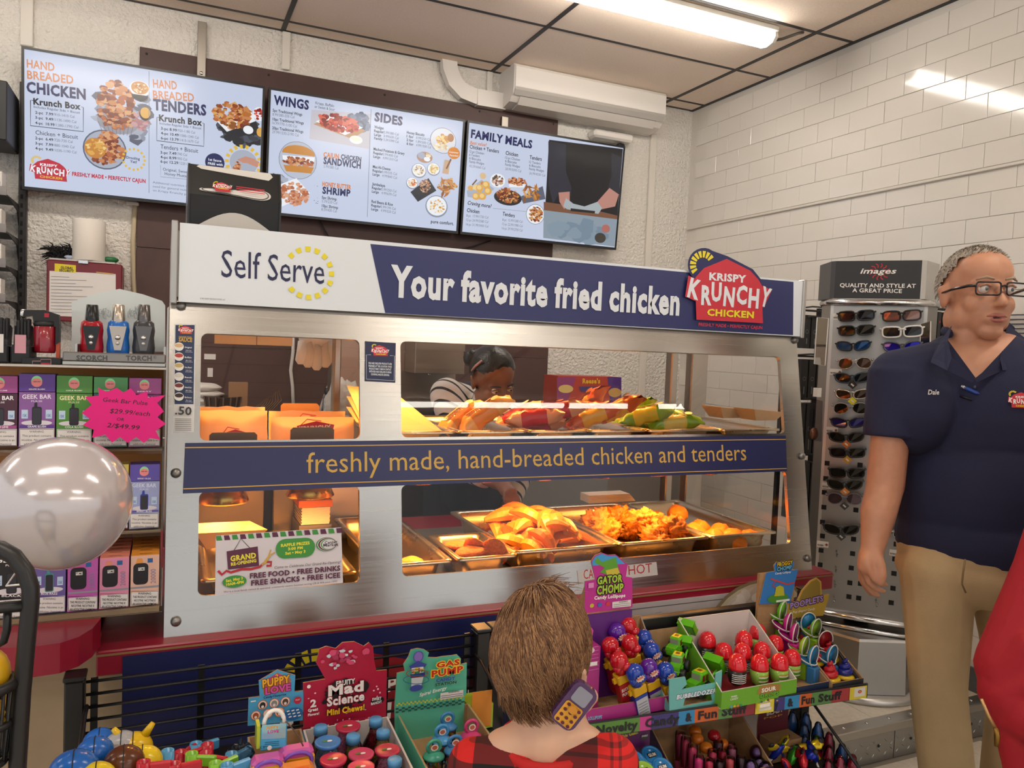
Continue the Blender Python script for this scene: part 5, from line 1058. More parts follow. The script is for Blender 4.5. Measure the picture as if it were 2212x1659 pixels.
lp.poly([(w*.1,L*.18)]+[(w*(.1+.8*i/12),L*(.25+.38*sin(pi*i/12))) for i in range(13)]+[(w*.9,L*.18)],mat('c9c5be',.5),False); lp.poly([(w*.07,L*.02),(w*.93,L*.02),(w*.93,L*.2),(w*.07,L*.2)],mat('1c1c1d',.4),False); lp.build('napkin_slot',t)
for x in (a.x-.004,b.x):
    mb=MB(); mb.prism([(y*1.0-.004 if y<.1 else y+.004,z) for y,z in pr],(x,yf,z0),(0,1,0),(0,0,1),(.004,0,0),mat('2b2b2c',.3)); mb.build('side_cheek',t,fixn=True)
# ======================= BEHIND THE WARMER =======================
t=thing('back_counter','plain grey back counter along the brown panelled wall','counter',(1.0,3.85,0))
mb=MB(); mb.box((-.5,3.62,0),(2.7,4.18,1.0),mat('7c7872',.6)); mb.build('cabinet',t); mb=MB(); mb.box((-.52,3.58,1.0),(2.72,4.18,1.04),steel('a8a49e',.35,(9,9,9)),.003); mb.build('worktop',t)
xa_=P(728,800,Y=3.36).x; xb_=P(985,800,Y=3.36).x
t=thing('steel_cabinet','tall stainless cabinet with a screwed access panel behind the warmer','cabinet',((xa_+xb_)/2,3.47,0))
mb=MB(); mb.box((xa_,3.36,0),(xb_,3.575,1.72),steel('a89f94',.35,(9,9,60)),.004); mb.build('body',t)
a=P(876,742,Y=3.356); b=P(977,805,Y=3.356); mb=MB(); mb.box((a.x,3.356,b.z),(b.x,3.2,a.z+.06),steel('a39a8f',.35,(9,9,60)),.001); mb.build('access_panel',t)
for px,py in ((878,761),(979,765),(928,808)): q=P(px,py,Y=3.354); mb=MB(); mb.ell((q.x,3.355,q.z),(.007,.004,.007),CHROME,8,5); mb.build('screw',t)
a=P(1203,868,Y=3.75); b=P(1340,815,Y=3.75)
t=thing('candy_carton','orange and purple peanut butter candy carton on the back counter','carton',((a.x+b.x)/2,3.82,1.041))
mb=MB(); mb.box((a.x,3.75,1.041),(b.x,3.92,b.z),mat('b0301e',.5)); mb.build('carton',t)
p=Pan((0,3.7495,0),(1,0,0),(0,0,1)); p.st=.0003; p.poly([(1203,815),(1245,814),(1225,870),(1203,870)],mat('8a2c6a',.5)).poly([(1342,815),(1312,814),(1318,870),(1342,870)],mat('4a2478',.5)).text("Reese's",1258,828,1296,828,10,mat('e8b020',.5),2).ellp(1222,840,16,9,mat('d8b86a',.5)).ellp(1328,848,14,10,mat('c79a50',.5)).poly([(1250,835),(1303,835),(1300,846),(1254,846)],mat('3a2c6a',.5)); p.build('carton_print',t)
# gloves, labels and cords behind the upper left bay
t=thing('food_gloves','bunch of clear plastic food gloves hanging from the warmer hood','gloves',(P(680,760,Y=2.46).x,2.46,1.40))
GLV=thin('f2f0ee')
for k,(px,py,l,an) in enumerate(((655,765,.075,.3),(668,772,.09,.1),(684,778,.1,0),(700,772,.085,-.1),(712,762,.07,-.3))):
    q=P(px,738,Y=2.46); e=P(px+(px-684)*.2,py+22,Y=2.46); mb=MB(); mb.tube([q,(q+e)/2+V((0,-.01,0)),e+V((0,0,.012)),e],[.016,.018,.017,.008],GLV,10); mb.build('glove_finger',t)
q=P(684,742,Y=2.46); mb=noisy((0,0,0),(.055,.02,.035),GLV,9,.4,3); mb.T=None; o=mb.build('glove_palm',t,world=False); o.matrix_basis=wm(t).inverted()@M.Translation(q+V((0,0,.01)))
for x0,x1,y0,y1,lab in ((463,554,722,742,'long white shelf label strip under the hood beside the gloves'),(555,632,725,745,'second white shelf label strip under the hood beside the gloves'),(441,466,765,776,'small white sticker high on the brown panelling'),(448,460,795,814,'small upright white sticker on the brown panelling')):
    Y=2.43 if y1<750 else YW-.0125; a=P(x0,y1,Y=Y); b=P(x1,y0,Y=Y); mb=MB(); mb.box((a.x,Y-.0012,a.z),(b.x,Y,b.z+(.02 if y1<750 else 0)),mat('d9d4cf',.6)); mb.build('label_strip' if y1<750 else 'wall_sticker',label=lab,cat='label')
for pts,lab in (([(634,700),(633,760),(628,800),(632,835),(634,885)],'white power cord hanging straight down the brown panelling'),([(722,760),(716,815),(704,850),(690,890)],'white power cord slanting across the brown panelling')):
    mb=MB(); mb.tube([P(*c,Y=YW-.02) for c in pts],.0085,mat('cfc8c0',.5),8); mb.build('power_cord',label=lab,cat='cord')
q=P(450,860,Y=3.8); t=thing('towel_stack','pile of folded white towels on the back counter','towels',(q.x,3.8,1.041))
for k in range(7):
    mb=noisy((0,0,0),(.085,.07,.022),mat('d3cdc6',.8),k+20,.15,2); o=mb.build('towel',t,world=False); o.matrix_basis=M.Translation((.01*(k%2)-.03,0,.02+.03*k))
q=P(475,865,Y=3.75); t=thing('wicker_basket','dark brown woven basket on the back counter','basket',(q.x+.01,3.75,1.041)); mb=MB(); 
mb.lathe([(.055,0),(.08,.16),(.083,.165),(.078,.165),(.05,.01)],mat('3a2618',.6,bump=.6,bscale=60),(q.x+.01,3.75,1.041),24); mb.build('bowl',t)
for k in range(16):
    a_=2*pi*k/16; mb=MB(); mb.tube([(q.x+.01+.057*cos(a_),3.75+.057*sin(a_),1.045),(q.x+.01+.084*cos(a_),3.75+.084*sin(a_),1.206)],.004,mat('4a3220',.6),5); mb.build('stake',t)
q=P(545,865,Y=3.7); t=thing('wire_rack','fanned bundle of thin brown wire racks leaning on the back counter','wire rack',(q.x,3.7,1.041))
for k in range(9):
    mb=MB(); mb.tube([(q.x-.1+.012*k,3.7,1.042),(q.x+.02+.014*k,3.72,1.16+.004*k),(q.x+.07+.006*k,3.74,1.20+.005*k)],.0028,mat('6a4a32',.4,.4),5); mb.build('wire',t)
q=P(520,850,Y=3.72); mb=MB(); mb.box((q.x-.05,3.72,1.042),(q.x+.03,3.76,q.z+.05),mat('9a7250',.8)); mb.build('kraft_bag',label='brown kraft bag behind the wire racks',cat='paper bag')
q=P(752,845,Y=2.9); mb=noisy((0,0,0),(.07,.06,.09),mat('b9b2a8',.4),33,.4,2.5); o=mb.build('crumpled_bag',world=False,label='crumpled grey plastic bag on the steel table beside the cabinet',cat='bag'); setm(o,TR(q.x,2.95,1.23))
t=thing('prep_table','stainless prep table standing behind the warmer','table',(q.x,2.95,0)); mb=MB(); mb.box((q.x-.16,2.8,1.11),(q.x+.16,3.15,1.135),steel('a8a49e',.35,(9,9,9)),.002); mb.build('table_top',t)
for sx in (-.14,.14):
    for yy in (2.82,3.13): mb=MB(); mb.cyl((q.x+sx,yy,0),(q.x+sx,yy,1.11),.014,STEEL,10); mb.build('leg',t)
q=P(708,862,Y=3.75); t=thing('steel_flask','slim steel flask standing on the back counter','flask',(q.x,3.75,1.041)); mb=MB(); mb.lathe([(.022,0),(.024,.01),(.024,.16),(.016,.18)],CHROME,(q.x,3.75,1.041),16); mb.build('body',t); mb=MB(); mb.lathe([(.017,.18),(.017,.205),(.012,.21)],BLACK,(q.x,3.75,1.041),14); mb.build('cap',t)
# ======================= CANDY RACKS =======================
RKY=1.56; ZS=.70; ZS2=.685; ZLO=.47
def rack(x0,x1,label,zs,yf,wires=True):
    t=thing('candy_rack',label,'rack',((x0+x1)/2,1.45,0))
    for x in (x0,x1):
        mb=MB(); mb.box((x-.016,RKY-.02,0),(x+.016,RKY+.02,.856),BLKM,.003); mb.build('post',t)
        mb=MB(); mb.box((x-.018,RKY-.022,.856),(x+.018,RKY+.022,.864),BLKM,.002); mb.build('post_cap',t)
    if wires:
        for k in range(17):
            z=.846-.0238*k; mb=MB(); mb.tube([(x0+.017,RKY,z),(x1-.017,RKY,z)],.0028,BLKM,6); mb.build('back_wire',t)
        for k in range(5):
            x=x0+.03+(x1-x0-.06)*k/4; mb=MB(); mb.box((x-.006,RKY+.003,.45),(x+.006,RKY+.007,.85),BLKM); mb.build('back_upright',t)
    else:
        mb=MB(); mb.box((x0+.016,RKY-.01,.806),(x1-.016,RKY+.012,.838),BLKM,.002); mb.build('top_beam',t)
        mb=MB(); mb.box((x0+.016,RKY-.01,.30),(x1-.016,RKY+.008,.33),BLKM,.002); mb.build('low_beam',t)
    for z,y in ((zs,yf),(ZLO,yf-.02)):
        dy=.062 if not wires else 0
        mb=MB(); mb.prism([(x0+.018,y+dy+.005),(x1-.018,y),(x1-.018,RKY-.021),(x0+.018,RKY-.021)],(0,0,z-.008),(1,0,0),(0,1,0),(0,0,.006),BLKM); mb.build('shelf',t)
        for x in (x0+.02,x1-.02):
            mb=MB(); mb.tube([(x,y+.005,z+.012),(x,1.50,z+.11),(x,RKY-.02,z+.11)],.004,BLKM,6); mb.tube([(x,y+.005,z-.01),(x,RKY-.02,z-.05)],.005,BLKM,6); mb.build('side_rod',t)
    for x in (x0,x1):
        mb=MB(); mb.box((x-.014,1.2,0),(x+.014,RKY+.05,.03),BLKM,.003); mb.build('foot',t)
    return t
rk1=rack(-.138,.645,'black wire candy rack with the toy heads and bottle candies',ZS,1.2)
rk2=rack(.684,1.592,'black candy rack with the coloured shelf rail and sour candy eggs',ZS2,1.352,False)
for x0,x1 in ((-.1,.62),):
    mb=MB(); mb.box((x0,1.192,ZS-.012),(x1,1.2,ZS+.02),BLKM); mb.build('front_lip',rk1)
# coloured shelf rail
A=P(1285,1562,Z=.69); B=P(1875,1478,Z=.69); du=(B-A).normalized(); A2=A-du*.13
t=thing('shelf_rail','coloured plastic shelf rail lettered novelty candy and fun stuff','shelf rail',tuple((A2+B)/2-V((0,0,.03)))); L=(B-A2).length
o0=V((A2.x,A2.y,.656)); slab('rail',o0,du,(0,0,1),L,.036,.004,mat('2a2a2c',.4),t)
p=Pan(o0+V((0,-.0004,0)),du,(0,0,1)); p.st=.0001; hv=.033
def blk(x0,x1,c): a=p.uv(x0,1570-(x0-1285)*.142+14)[0]; b=p.uv(x1,1570-(x1-1285)*.142+14)[0]; p.poly([(a,.002),(b,.002),(b,hv),(a,hv)],mat(c,.4),False)
for x0,x1,c in ((1230,1381,'5a8a3c'),(1381,1406,'c23c8c'),(1406,1465,'3c3474'),(1465,1500,'2f86b8'),(1500,1551,'c8602c'),(1551,1581,'5a8a4a'),(1581,1630,'8a2c34'),(1671,1694,'3c3474'),(1694,1726,'2f86b8'),(1726,1752,'c8602c'),(1752,1795,'5a8a4a'),(1795,1836,'a83a3c')): blk(x0,x1,c)
for s_,x0,x1 in (('Novelty',1287,1377),('Candy',1393,1467),('&',1480,1494),('Fun',1507,1548),('Stuff',1558,1612),('y',1672,1680),('&',1700,1712),('Fun',1730,1758),('Stuff',1766,1816)):
    a=p.uv(x0,1585-(x0-1285)*.142)[0]; b=p.uv(x1,1585-(x1-1285)*.142)[0]; p.text(s_,a,.009,b,.009,.018,mat('1d1c22',.5),2,px=False)
for x0,x1 in ((1630,1670),(1833,1870)): blk(x0,x1,'d8c83c'); a=p.uv(x0+8,1540)[0]; b=p.uv(x1-6,1540)[0]; p.poly([(a,.008),(b,.008),(b,.03),(a,.03)],mat('dcd8d0',.5),False); p.ellp((a+b)/2,.02,.006,.004,mat('b83a34',.5),False); p.ellp((a+b)/2,.02,.003,.002,mat('e0a03c',.5),False)
p.build('rail_print',t)
# ---- builders
def cardT(parent,outline,Y,m,name='back_card',th=.003,st=.00012):
    p=Pan((0,Y,0),(1,0,0),(0,0,1)); p.st=st; us=[p.uv(*q) for q in outline]
    mb=MB(); mb.prism(us,(0,Y+th,0),(1,0,0),(0,0,1),(0,-th,0),CARD,m); mb.build(name,parent); p.o=V((0,Y-.0002,0)); return p
def tray(parent,x0,x1,y0,y1,z0,hf,hb,m,inside=CARD,front=None,th=.003):
    mb=MB(); mb.box((x0,y0,z0),(x1,y1,z0+th),inside); mb.build('tray_floor',parent)
    for x in (x0,x1-th):
        mb=MB(); mb.prism([(y0,z0+th),(y1,z0+th),(y1,z0+hb),(y0,z0+hf)],(x,0,0),(0,1,0),(0,0,1),(th,0,0),inside); mb.build('tray_side',parent,fixn=True)
        mb=MB(); xo=x-.0006 if x==x0 else x+th; mb.prism([(y0,z0+th),(y1,z0+th),(y1,z0+hb),(y0,z0+hf)],(xo,0,0),(0,1,0),(0,0,1),(.0006,0,0),m); mb.build('side_print',parent,fixn=True)
    mb=MB(); mb.box((x0+th,y0,z0+th),(x1-th,y0+th,z0+hf),inside); mb.box((x0,y0-.0008,z0),(x1,y0,z0+hf),front or m); mb.build('tray_front',parent)
    mb=MB(); mb.box((x0+th,y1-th,z0+th),(x1-th,y1,z0+hb),inside); mb.build('tray_back',parent)
zf=.002
# ---- mini chews box
yb,yf=1.42,1.215
xa=P(655,1560,Y=yb).x; xb=P(836,1545,Y=yb).x
t=thing('candy_box','crimson fruity mini chews display box full of flask bottles','display box',((xa+xb)/2,1.32,ZS+zf-.004))
tray(t,xa,xb,yf,yb-.004,ZS,.05,P(745,1560,Y=yb).z-ZS,mat('d0c8c4',.6),mat('cfc8c4',.7),mat('a81838',.5))
CR=mat('b0183c',.4)
p=cardT(t,[(655,1475),(703,1467),(683,1432),(690,1402),(705,1396),(725,1401),(740,1388),(765,1386),(786,1396),(797,1388),(806,1398),(808,1425),(813,1449),(836,1447),(834,1547),(656,1573)],yb-.004,CR)
rg=random.Random(17)
for k in range(26): p.ellp(rg.uniform(662,828),rg.uniform(1480,1555),rg.uniform(1,2.6),rg.uniform(1,2.4),mat('f0c8d0',.5),n=7)
p.blobs(746,1495,46,30,[BLACK],40,.008,3); p.blobs(745,1420,48,22,[mat('c8d0d8',.5),mat('a83058',.5),mat('d24a72',.5)],26,.006,4)
p.text('FRUITY',725,1480,766,1473,10,WHITE,2).text('Mad',708,1501,784,1489,21,WHITE,2,out=mat('8a1020',.5),ow=.0012).text('Science',705,1523,786,1509,18,WHITE,2,out=mat('8a1020',.5),ow=.0012).text('Mini Chews!',705,1543,786,1530,12,mat('f0c020',.5),2,out=mat('5a1020',.5),ow=.001)
p.text('2',669,1525,682,1523,15,WHITE,2).text('Great',664,1535,686,1531,6,WHITE,2).text('Flavors!',664,1544,688,1540,5,WHITE,2).ellp(814,1510,14,8,BLACK).text('SWEET',802,1511,822,1508,6,WHITE,2).text('BANDIT',800,1520,823,1515,5,WHITE,2).ellp(666,1480,4,4,WHITE); p.build('card_print',t)
PEL={'b':mat('7fb0d0',.4),'p':mat('d88aa8',.4),'y':mat('b8a040',.4),'r':mat('9c2434',.4)}
def flask(px,py,kind,fill,Y,label):
    q=P(px,py,Y=Y); zt=q.z; z0=ZS+.0035; H=zt-z0; T=thing('flask_candy',label,'candy bottle',(q.x,Y,z0),group='flask candies in the crimson box'); c=(q.x,Y,z0); h=.16
    c=(q.x,Y,zt-h); 
    if h>H: h=H; c=(q.x,Y,z0)
    mb=MB(); hh=zt-z0; pr=[(.022,0),(.024,.004),(.024,hh*.35),(.0115,hh*.68),(.0105,hh*.84)] if kind=='tube' else [(.024,0),(.026,.005),(.026,hh*.5),(.0165,hh*.82),(.016,hh*.9)]
    mb.lathe(pr,glassmat('f2eef0',.05,'a',1.35),(q.x,Y,z0),18); mb.build('bottle',T)
    mb=MB(); mb.lathe([(r*.92,z) for r,z in pr[:-1]]+[(0,pr[-2][1])],mat(fill,.5,bump=.9,bscale=140,noise=.3,nscale=160),(q.x,Y,z0),16); mb.build('candy_fill',T)
    if kind=='tube': mb=MB(); mb.lathe([(.0125,hh*.82),(.0125,hh*.97),(.011,hh),(0,hh)],mat('5a9cd0',.35),(q.x,Y,z0),18); mb.build('cap',T)
    else:
        lc='b8284c' if kind=='red' else '3f7ec0' if kind=='blue' else 'd0486a'
        mb=MB(); mb.lathe([(.0155,hh*.88),(.0215,hh*.93),(.0225,hh*.985),(.0205,hh),(.018,hh*.988),(0,hh*.985)],mat(lc,.3),(q.x,Y,z0),22); mb.build('lid',T); p=Pan((q.x,Y,z0+hh*.987),(1,0,0),(0,1,0)); p.ellp(.003,0,.005,.003,WHITE,False,10).ellp(-.005,.001,.005,.003,mat('5a8a30',.5),False,8); p.build('lid_print',T)
for px,py,k,f_,Y,lab in ((693,1568,'tube','9a6a50',1.385,'tall flask candy with blue cap and brown filling at the box back'),(812,1551,'tube','8c1c2c',1.385,'tall flask candy with blue cap and dark red filling'),(828,1577,'tube','a89438',1.345,'blue capped flask candy with golden filling beside the box side'),(763,1587,'tube','a89438',1.335,'blue capped flask candy with golden filling amid the red lids'),(752,1567,'red','d07a9c',1.375,'wide flask candy with a red lid and pink pellets at the box back'),(708,1600,'blue','6a9cc0',1.315,'wide flask candy with a blue lid and blue pellets'),(720,1638,'red','c87090',1.27,'wide flask candy with a red lid decorated with a green leaf'),(780,1627,'pinkred','d080a0',1.29,'wide flask candy with a rose lid in the middle of the box'),(837,1618,'red','d888a8',1.29,'wide flask candy with a raspberry lid by the box side'),(853,1638,'tube','a89438',1.25,'blue capped flask candy at the front corner of the crimson box'),(780,1655,'pinkred','d080a0',1.245,'wide flask candy with a rose lid at the box front')): flask(px,py,k,f_,Y,lab)
# ---- puppy candy box
xa=P(535,1568,Y=yb).x; xb=P(652,1555,Y=yb).x
t=thing('candy_box','sky blue puppy candy display box with a house shaped top','display box',((xa+xb)/2,1.32,ZS+zf-.004)); SKY=mat('4aa3d0',.45)
tray(t,xa,xb-.002,yf,yb-.004,ZS,.05,P(595,1580,Y=yb).z-ZS,SKY)
p=cardT(t,[(535,1568),(537,1508),(561,1505),(559,1471),(599,1447),(638,1459),(636,1495),(656,1492),(654,1556)],yb-.004,SKY)
p.poly([(570,1500),(566,1474),(599,1453),(628,1466),(626,1492)],mat('b8683c',.5)).poly([(575,1468),(599,1455),(622,1464),(600,1470)],mat('c23c8c',.5)).text('2',595,1466,601,1465,9,mat('f0b020',.5),2).text('PUPPY',567,1485,627,1473,16,mat('f0b020',.5),2,out=mat('5a2a30',.5),ow=.001).text('LOVE',573,1500,628,1490,14,mat('d850a0',.5),2,out=mat('5a2a50',.5),ow=.001).text('Candy+Surprise',569,1509,618,1501,4.5,mat('203060',.5),1)
for i,(x,y,c) in enumerate(((567,1522,'2a2a2c'),(592,1518,'8a8a8c'),(616,1514,'5a4030'),(552,1544,'a85020'),(578,1540,'d8d0c8'),(603,1536,'b8682c'))): p.ellp(x,y,10.5,10,mat('d8682c',.5)).ellp(x,y,9,8.5,mat('e8dcd0',.5)).ellp(x,y+1,6.5,7,mat(c,.5)).ellp(x,y+4,3,3,mat('e8e0d8',.5))
p.ellp(634,1540,20,13,mat('1f62a0',.5))
for i in range(9): x,y=622+(i%3)*10+(i//3)*2,1534+(i//3)*6-(i%3)*1.5; p.line([(x-3,y+1),(x+3,y-1)],.0022,WHITE)
p.ellp(642,1510,8,8,mat('c02040',.5)).rect(541,1514,552,1510,WHITE).text('COLLECT',637,1511,647,1509.5,2.6,WHITE,1); p.build('card_print',t)
def purse(px,py,Y,body,band,hand,label,w=.05,h=.05):
    q=P(px,py,Y=Y); z0=max(q.z-h,ZS+.004); T=thing('toy_purse',label,'toy purse',(q.x,Y,z0),group='toy purses'); 
    mb=MB(); mb.box((q.x-w/2,Y-.016,z0),(q.x+w/2,Y+.016,z0+h),mat(body,.3),.007); mb.build('body',T); mb=MB(); mb.box((q.x-w/2-.001,Y-.0175,z0+h*.55),(q.x+w/2+.001,Y+.0175,z0+h*.85),mat(band,.3),.004); mb.build('flap',T)
    mb=MB(); mb.tube([(q.x+w*.42*cos(a),Y-.018,z0+h*.72+w*.28*sin(a)) for a in [pi*2*i/14 for i in range(14)]],.0034,mat(hand,.3),6,closed=True); mb.build('handle',T)
purse(577,1632,1.27,'c85aa8','e0a020','7a4ab8','pink toy purse with yellow flap and violet handle, low in the box'); purse(640,1612,1.29,'c85aa8','e0a020','7a4ab8','larger pink toy purse with yellow flap and violet handle',.055,.06); purse(640,1650,1.245,'d8802c','e0a020','d85a1c','orange toy purse at the front of the puppy box',.055)
q=P(590,1560,Y=1.30); t=thing('hang_tag_purse','square pale blue foil purse with a white plastic handle above the pink purses','toy purse',(q.x,1.3,q.z-.065))
a=P(562,1622,Y=1.3); b=P(620,1563,Y=1.3); mb=MB(); mb.box((a.x,1.297,a.z),(b.x,1.305,b.z),mat('4aa8d0',.25),.002); mb.box((a.x-.006,1.3,a.z+.004),(a.x-.0005,1.325,b.z+.003),mat('b8c83c',.3)); mb.build('pouch',t); p=Pan((0,1.2968,0),(1,0,0),(0,0,1)); p.st=.0001; p.poly([(566,1566),(618,1562),(617,1594),(565,1597)],mat('9ad0e0',.15,.4)).text('PUPPY',575,1576,602,1573,6,mat('d8a020',.5),2).text('LOVE',578,1584,602,1582,6,mat('c83c88',.5),2)
for k in range(3): p.line([(572,1604+k*4),(603,1601+k*4)],.0009,mat('205070',.5))
p.text('CE',562,1617,572,1616,5,INK,0).ellp(582,1615,5,5,WHITE); p.build('pouch_print',t); mb=MB(); c=P(592,1562,Y=1.301); mb.tube([(c.x+.016*cos(a_),1.301,c.z+.022*sin(a_)) for a_ in [pi*i/10 for i in range(11)]],.0035,WHITE,8); mb.build('handle',t)
mb=MB(); mb.tube([P(606,1552,Y=1.3),P(622,1562,Y=1.3),P(645,1590,Y=1.29),P(655,1612,Y=1.28)],.0012,mat('5a4438',.6),5); mb.build('cord',t)
# ---- gas pump box
zq=lambda x,y:(830+x*.2125,1380+y*.2125); TEAL=mat('5ab89c',.45); ygb=1.44
xa=P(855,1600,Y=ygb).x; xb=P(1006,1590,Y=ygb).x
t=thing('candy_box','mint green gas pump candy box with a checkered card','display box',((xa+xb)/2,1.34,ZS+zf-.004))
tray(t,xa,xb,1.235,ygb-.006,ZS,.045,P(925,1530,Y=ygb).z-ZS,TEAL)
p=cardT(t,[zq(*c) for c in ((130,350),(210,330),(195,260),(245,185),(272,112),(340,97),(405,108),(455,140),(440,188),(530,192),(600,178),(690,170),(740,160),(780,200),(776,262),(840,245),(835,560),(815,590),(800,1180),(110,1250),(105,690))],ygb-.0095,TEAL)
for k in range(22):
    for j in range(3):
        if (k+j)%2==0: x=115+k*31.5; y=705-k*4.6+j*17; p.poly([zq(x,y),zq(x+31,y-4.6),zq(x+31,y+12),zq(x,y+17)],mat('245a50',.5))
for k in range(34):
    if k%2==0: x=118+k*20; y=660-k*2.6; p.poly([zq(x,y),zq(x+18,y-2.4),zq(x+18,y+14),zq(x,y+17)],mat('c8c83c',.5)); p.poly([zq(x+20,y-18),zq(x+38,y-20.4),zq(x+38,y-4),zq(x+20,y-1)],mat('c8c83c',.5))
p.ellp(*zq(335,165),11,12,mat('4a5cb0',.5)).ellp(*zq(335,165),9,10,mat('8a70c0',.5)).poly([zq(*c) for c in ((240,260),(330,205),(420,240),(400,270),(255,290))],mat('3c4a9c',.5)).poly([zq(*c) for c in ((265,280),(385,265),(385,330),(270,340))],mat('d8d8d0',.5)).blobs(*zq(325,305),11,7,[mat('c03030',.5),mat('d8c030',.5),mat('308040',.5)],16,.0035,5).poly([zq(*c) for c in ((250,345),(400,320),(400,365),(255,380))],mat('2c3478',.5)).poly([zq(*c) for c in ((262,380),(385,368),(360,465),(262,470))],mat('c8d0d0',.5)).ellp(*zq(310,480),14,7,mat('3c4a9c',.5))
for c,r in (((310,395),130),((320,330),110)): p.line([zq(c[0]+r*cos(a_),c[1]+r*.33*sin(a_)) for a_ in [2*pi*i/24 for i in range(24)]],.0014,mat('a03a30' if r<120 else '2c6a90',.5),closed=True)
p.text('GAS',*zq(515,275),*zq(750,240),11,mat('c8281c',.5),2,out=mat('f0d030',.5),ow=.0016).text('PUMP',*zq(465,370),*zq(785,315),13,mat('c8281c',.5),2,out=mat('f0d030',.5),ow=.0016).text('CANDY',*zq(510,418),*zq(705,392),6.5,mat('3c4ab0',.5),2).text('STATION',*zq(500,460),*zq(715,430),5.5,INK,1).text('Spiral Energy',*zq(340,565),*zq(615,490),7,WHITE,1,slant=.3).poly([zq(*c) for c in ((555,530),(785,495),(783,560),(553,598))],mat('dcd8d4',.5)).text('WARNING:',*zq(632,532),*zq(745,515),3.4,INK,1)
for k in range(2): p.line([zq(560,560+k*20),zq(778,530+k*18)],.001,mat('555560',.5))
p.build('card_print',t)
def pump(px,py,Y,c,label,h=.13):
    q=P(px,py,Y=Y); z0=max(ZS+.0035,q.z-h); H=q.z-z0; T=thing('pump_candy',label,'candy toy',(q.x,Y,z0),group='gas pump candies'); m=mat(c,.25)
    mb=MB(); mb.lathe([(.016,0),(.018,.004),(.018,H*.08)],m,(q.x,Y,z0),16); mb.build('base',T); mb=MB(); mb.lathe([(.02,H*.55),(.019,H*.6),(.011,H*.68),(.008,H*.7)],m,(q.x,Y,z0),16); mb.build('cap',T); mb=MB(); mb.lathe([(.016,H*.08),(.0175,H*.3),(.017,H*.55)],glassmat('eaf2f2',.05,'a',1.35),(q.x,Y,z0),16); mb.build('globe',T)
    mb=MB(); rr=random.Random(px)
    for k in range(40):
        a_=rr.uniform(0,6.3); r_=.013*sqrt(rr.random()); mb.ell((q.x+r_*cos(a_),Y+r_*sin(a_),z0+H*rr.uniform(.12,.48)),.0035,mat(('c8302c','3c8ac8','d8c030','3ca04a','d8702c')[k%5],.3),6,4)
    mb.build('candy_balls',T,kind='stuff'); mb=MB(); mb.tube([(q.x+.012*cos(a_),Y,z0+H*.84+H*.16*sin(a_)) for a_ in [2*pi*i/14 for i in range(14)]],.0035,m,6,closed=True); mb.build('ring',T); p=Pan((q.x,Y-.004,z0+H*.84),(1,0,0),(0,0,1)); p.ellp(0,0,.007,H*.09,WHITE,False,12).ellp(0,0,.005,H*.06,mat('c86a50',.5),False,12); p.build('ring_print',T)
pump(967,1540,1.39,'3c80b8','blue pump shaped candy with a tall ring, at the back of the mint box'); pump(955,1567,1.34,'4a98d0','sky blue pump shaped candy in the middle of the mint box'); pump(938,1600,1.29,'3a9c84','green pump shaped candy at the front of the mint box'); pump(983,1590,1.30,'3c80b8','blue pump shaped candy half hidden by the plaid shirt'); pump(1019,1556,1.33,'c83c78','pink pump shaped candy beside the plaid shirt')
q=P(1033,1600,Y=1.45); mb=MB(); mb.box((q.x-.03,1.43,ZS+.001),(q.x+.022,1.49,P(1040,1523,Y=1.43).z),mat('9cb82c',.4)); mb.box((q.x-.026,1.4292,ZS+.005),(q.x+.018,1.43,ZS+.08),mat('d8862c',.4)); mb.build('lime_carton',label='small lime green carton behind the plaid shirt shoulder',cat='carton')
# ---- left toys
def headtoy(px,py,Y,c1,c2,r,label,ears=None):
    q=P(px,py,Y=Y); T=thing('toy_capsule',label,'toy',(q.x,Y,ZS+.001),group='round plastic toys at the rack end'); zc=q.z-r
    mb=MB(); mb.lathe([(r*.72,0),(r*.8,(zc-ZS)*.5),(r*.9,zc-ZS-.002),(r*.95,zc-ZS+r*.05)],mat(c2,.25),(q.x,Y,ZS+.0012),20); mb.build('body',T); mb=MB(); mb.ell((q.x,Y,zc),(r*1.15,r,r),mat(c1,.2),20,12); mb.build('dome',T); mb=MB(); mb.tube([(q.x,Y-r*1.005*cos(a_),zc+r*1.005*sin(a_)) for a_ in [pi*i/12 for i in range(13)]],.0009,INK,5); mb.build('seam',T)
    if ears:
        for sx in (-1,1): mb=MB(); mb.tube([(q.x+sx*r*.6,Y,zc+r*.7),(q.x+sx*r*1.1,Y,zc+r*1.45)],[r*.3,r*.16],mat(ears,.25),8); mb.build('ear',T)
for a in ((160,1622,1.27,'1c62b8','d8dcde',.030,'glossy blue domed toy with a white body at the rack end'),(205,1593,1.33,'1c62b8','d8dcde',.024,'second blue domed toy standing behind the first'),(215,1574,1.42,'1f66c0','c8ccd0',.022,'blue oval toy at the back of the rack end'),(262,1580,1.40,'a8a8ac','8a8a8e',.024,'silver domed toy between the blue and yellow toys'),(244,1612,1.34,'8d8a8c','6a686a',.021,'small dark silver domed toy'),(208,1648,1.25,'d8c020','1c1a1a',.024,'yellow domed toy with a black body in the front row'),(268,1612,1.29,'5a3018','3a2010',.026,'dark brown domed toy in front of the yellow one'),(308,1612,1.31,'d8c020','1c1a1a',.026,'yellow domed toy with a black body beside the brown one')): headtoy(*a)
headtoy(288,1583,1.40,'e0b81c','d8b01c',.027,'plain yellow toy with two round ears','e0b81c')
WC={'b':'4a98c8','r':'b81c30','g':'7ab82c'}
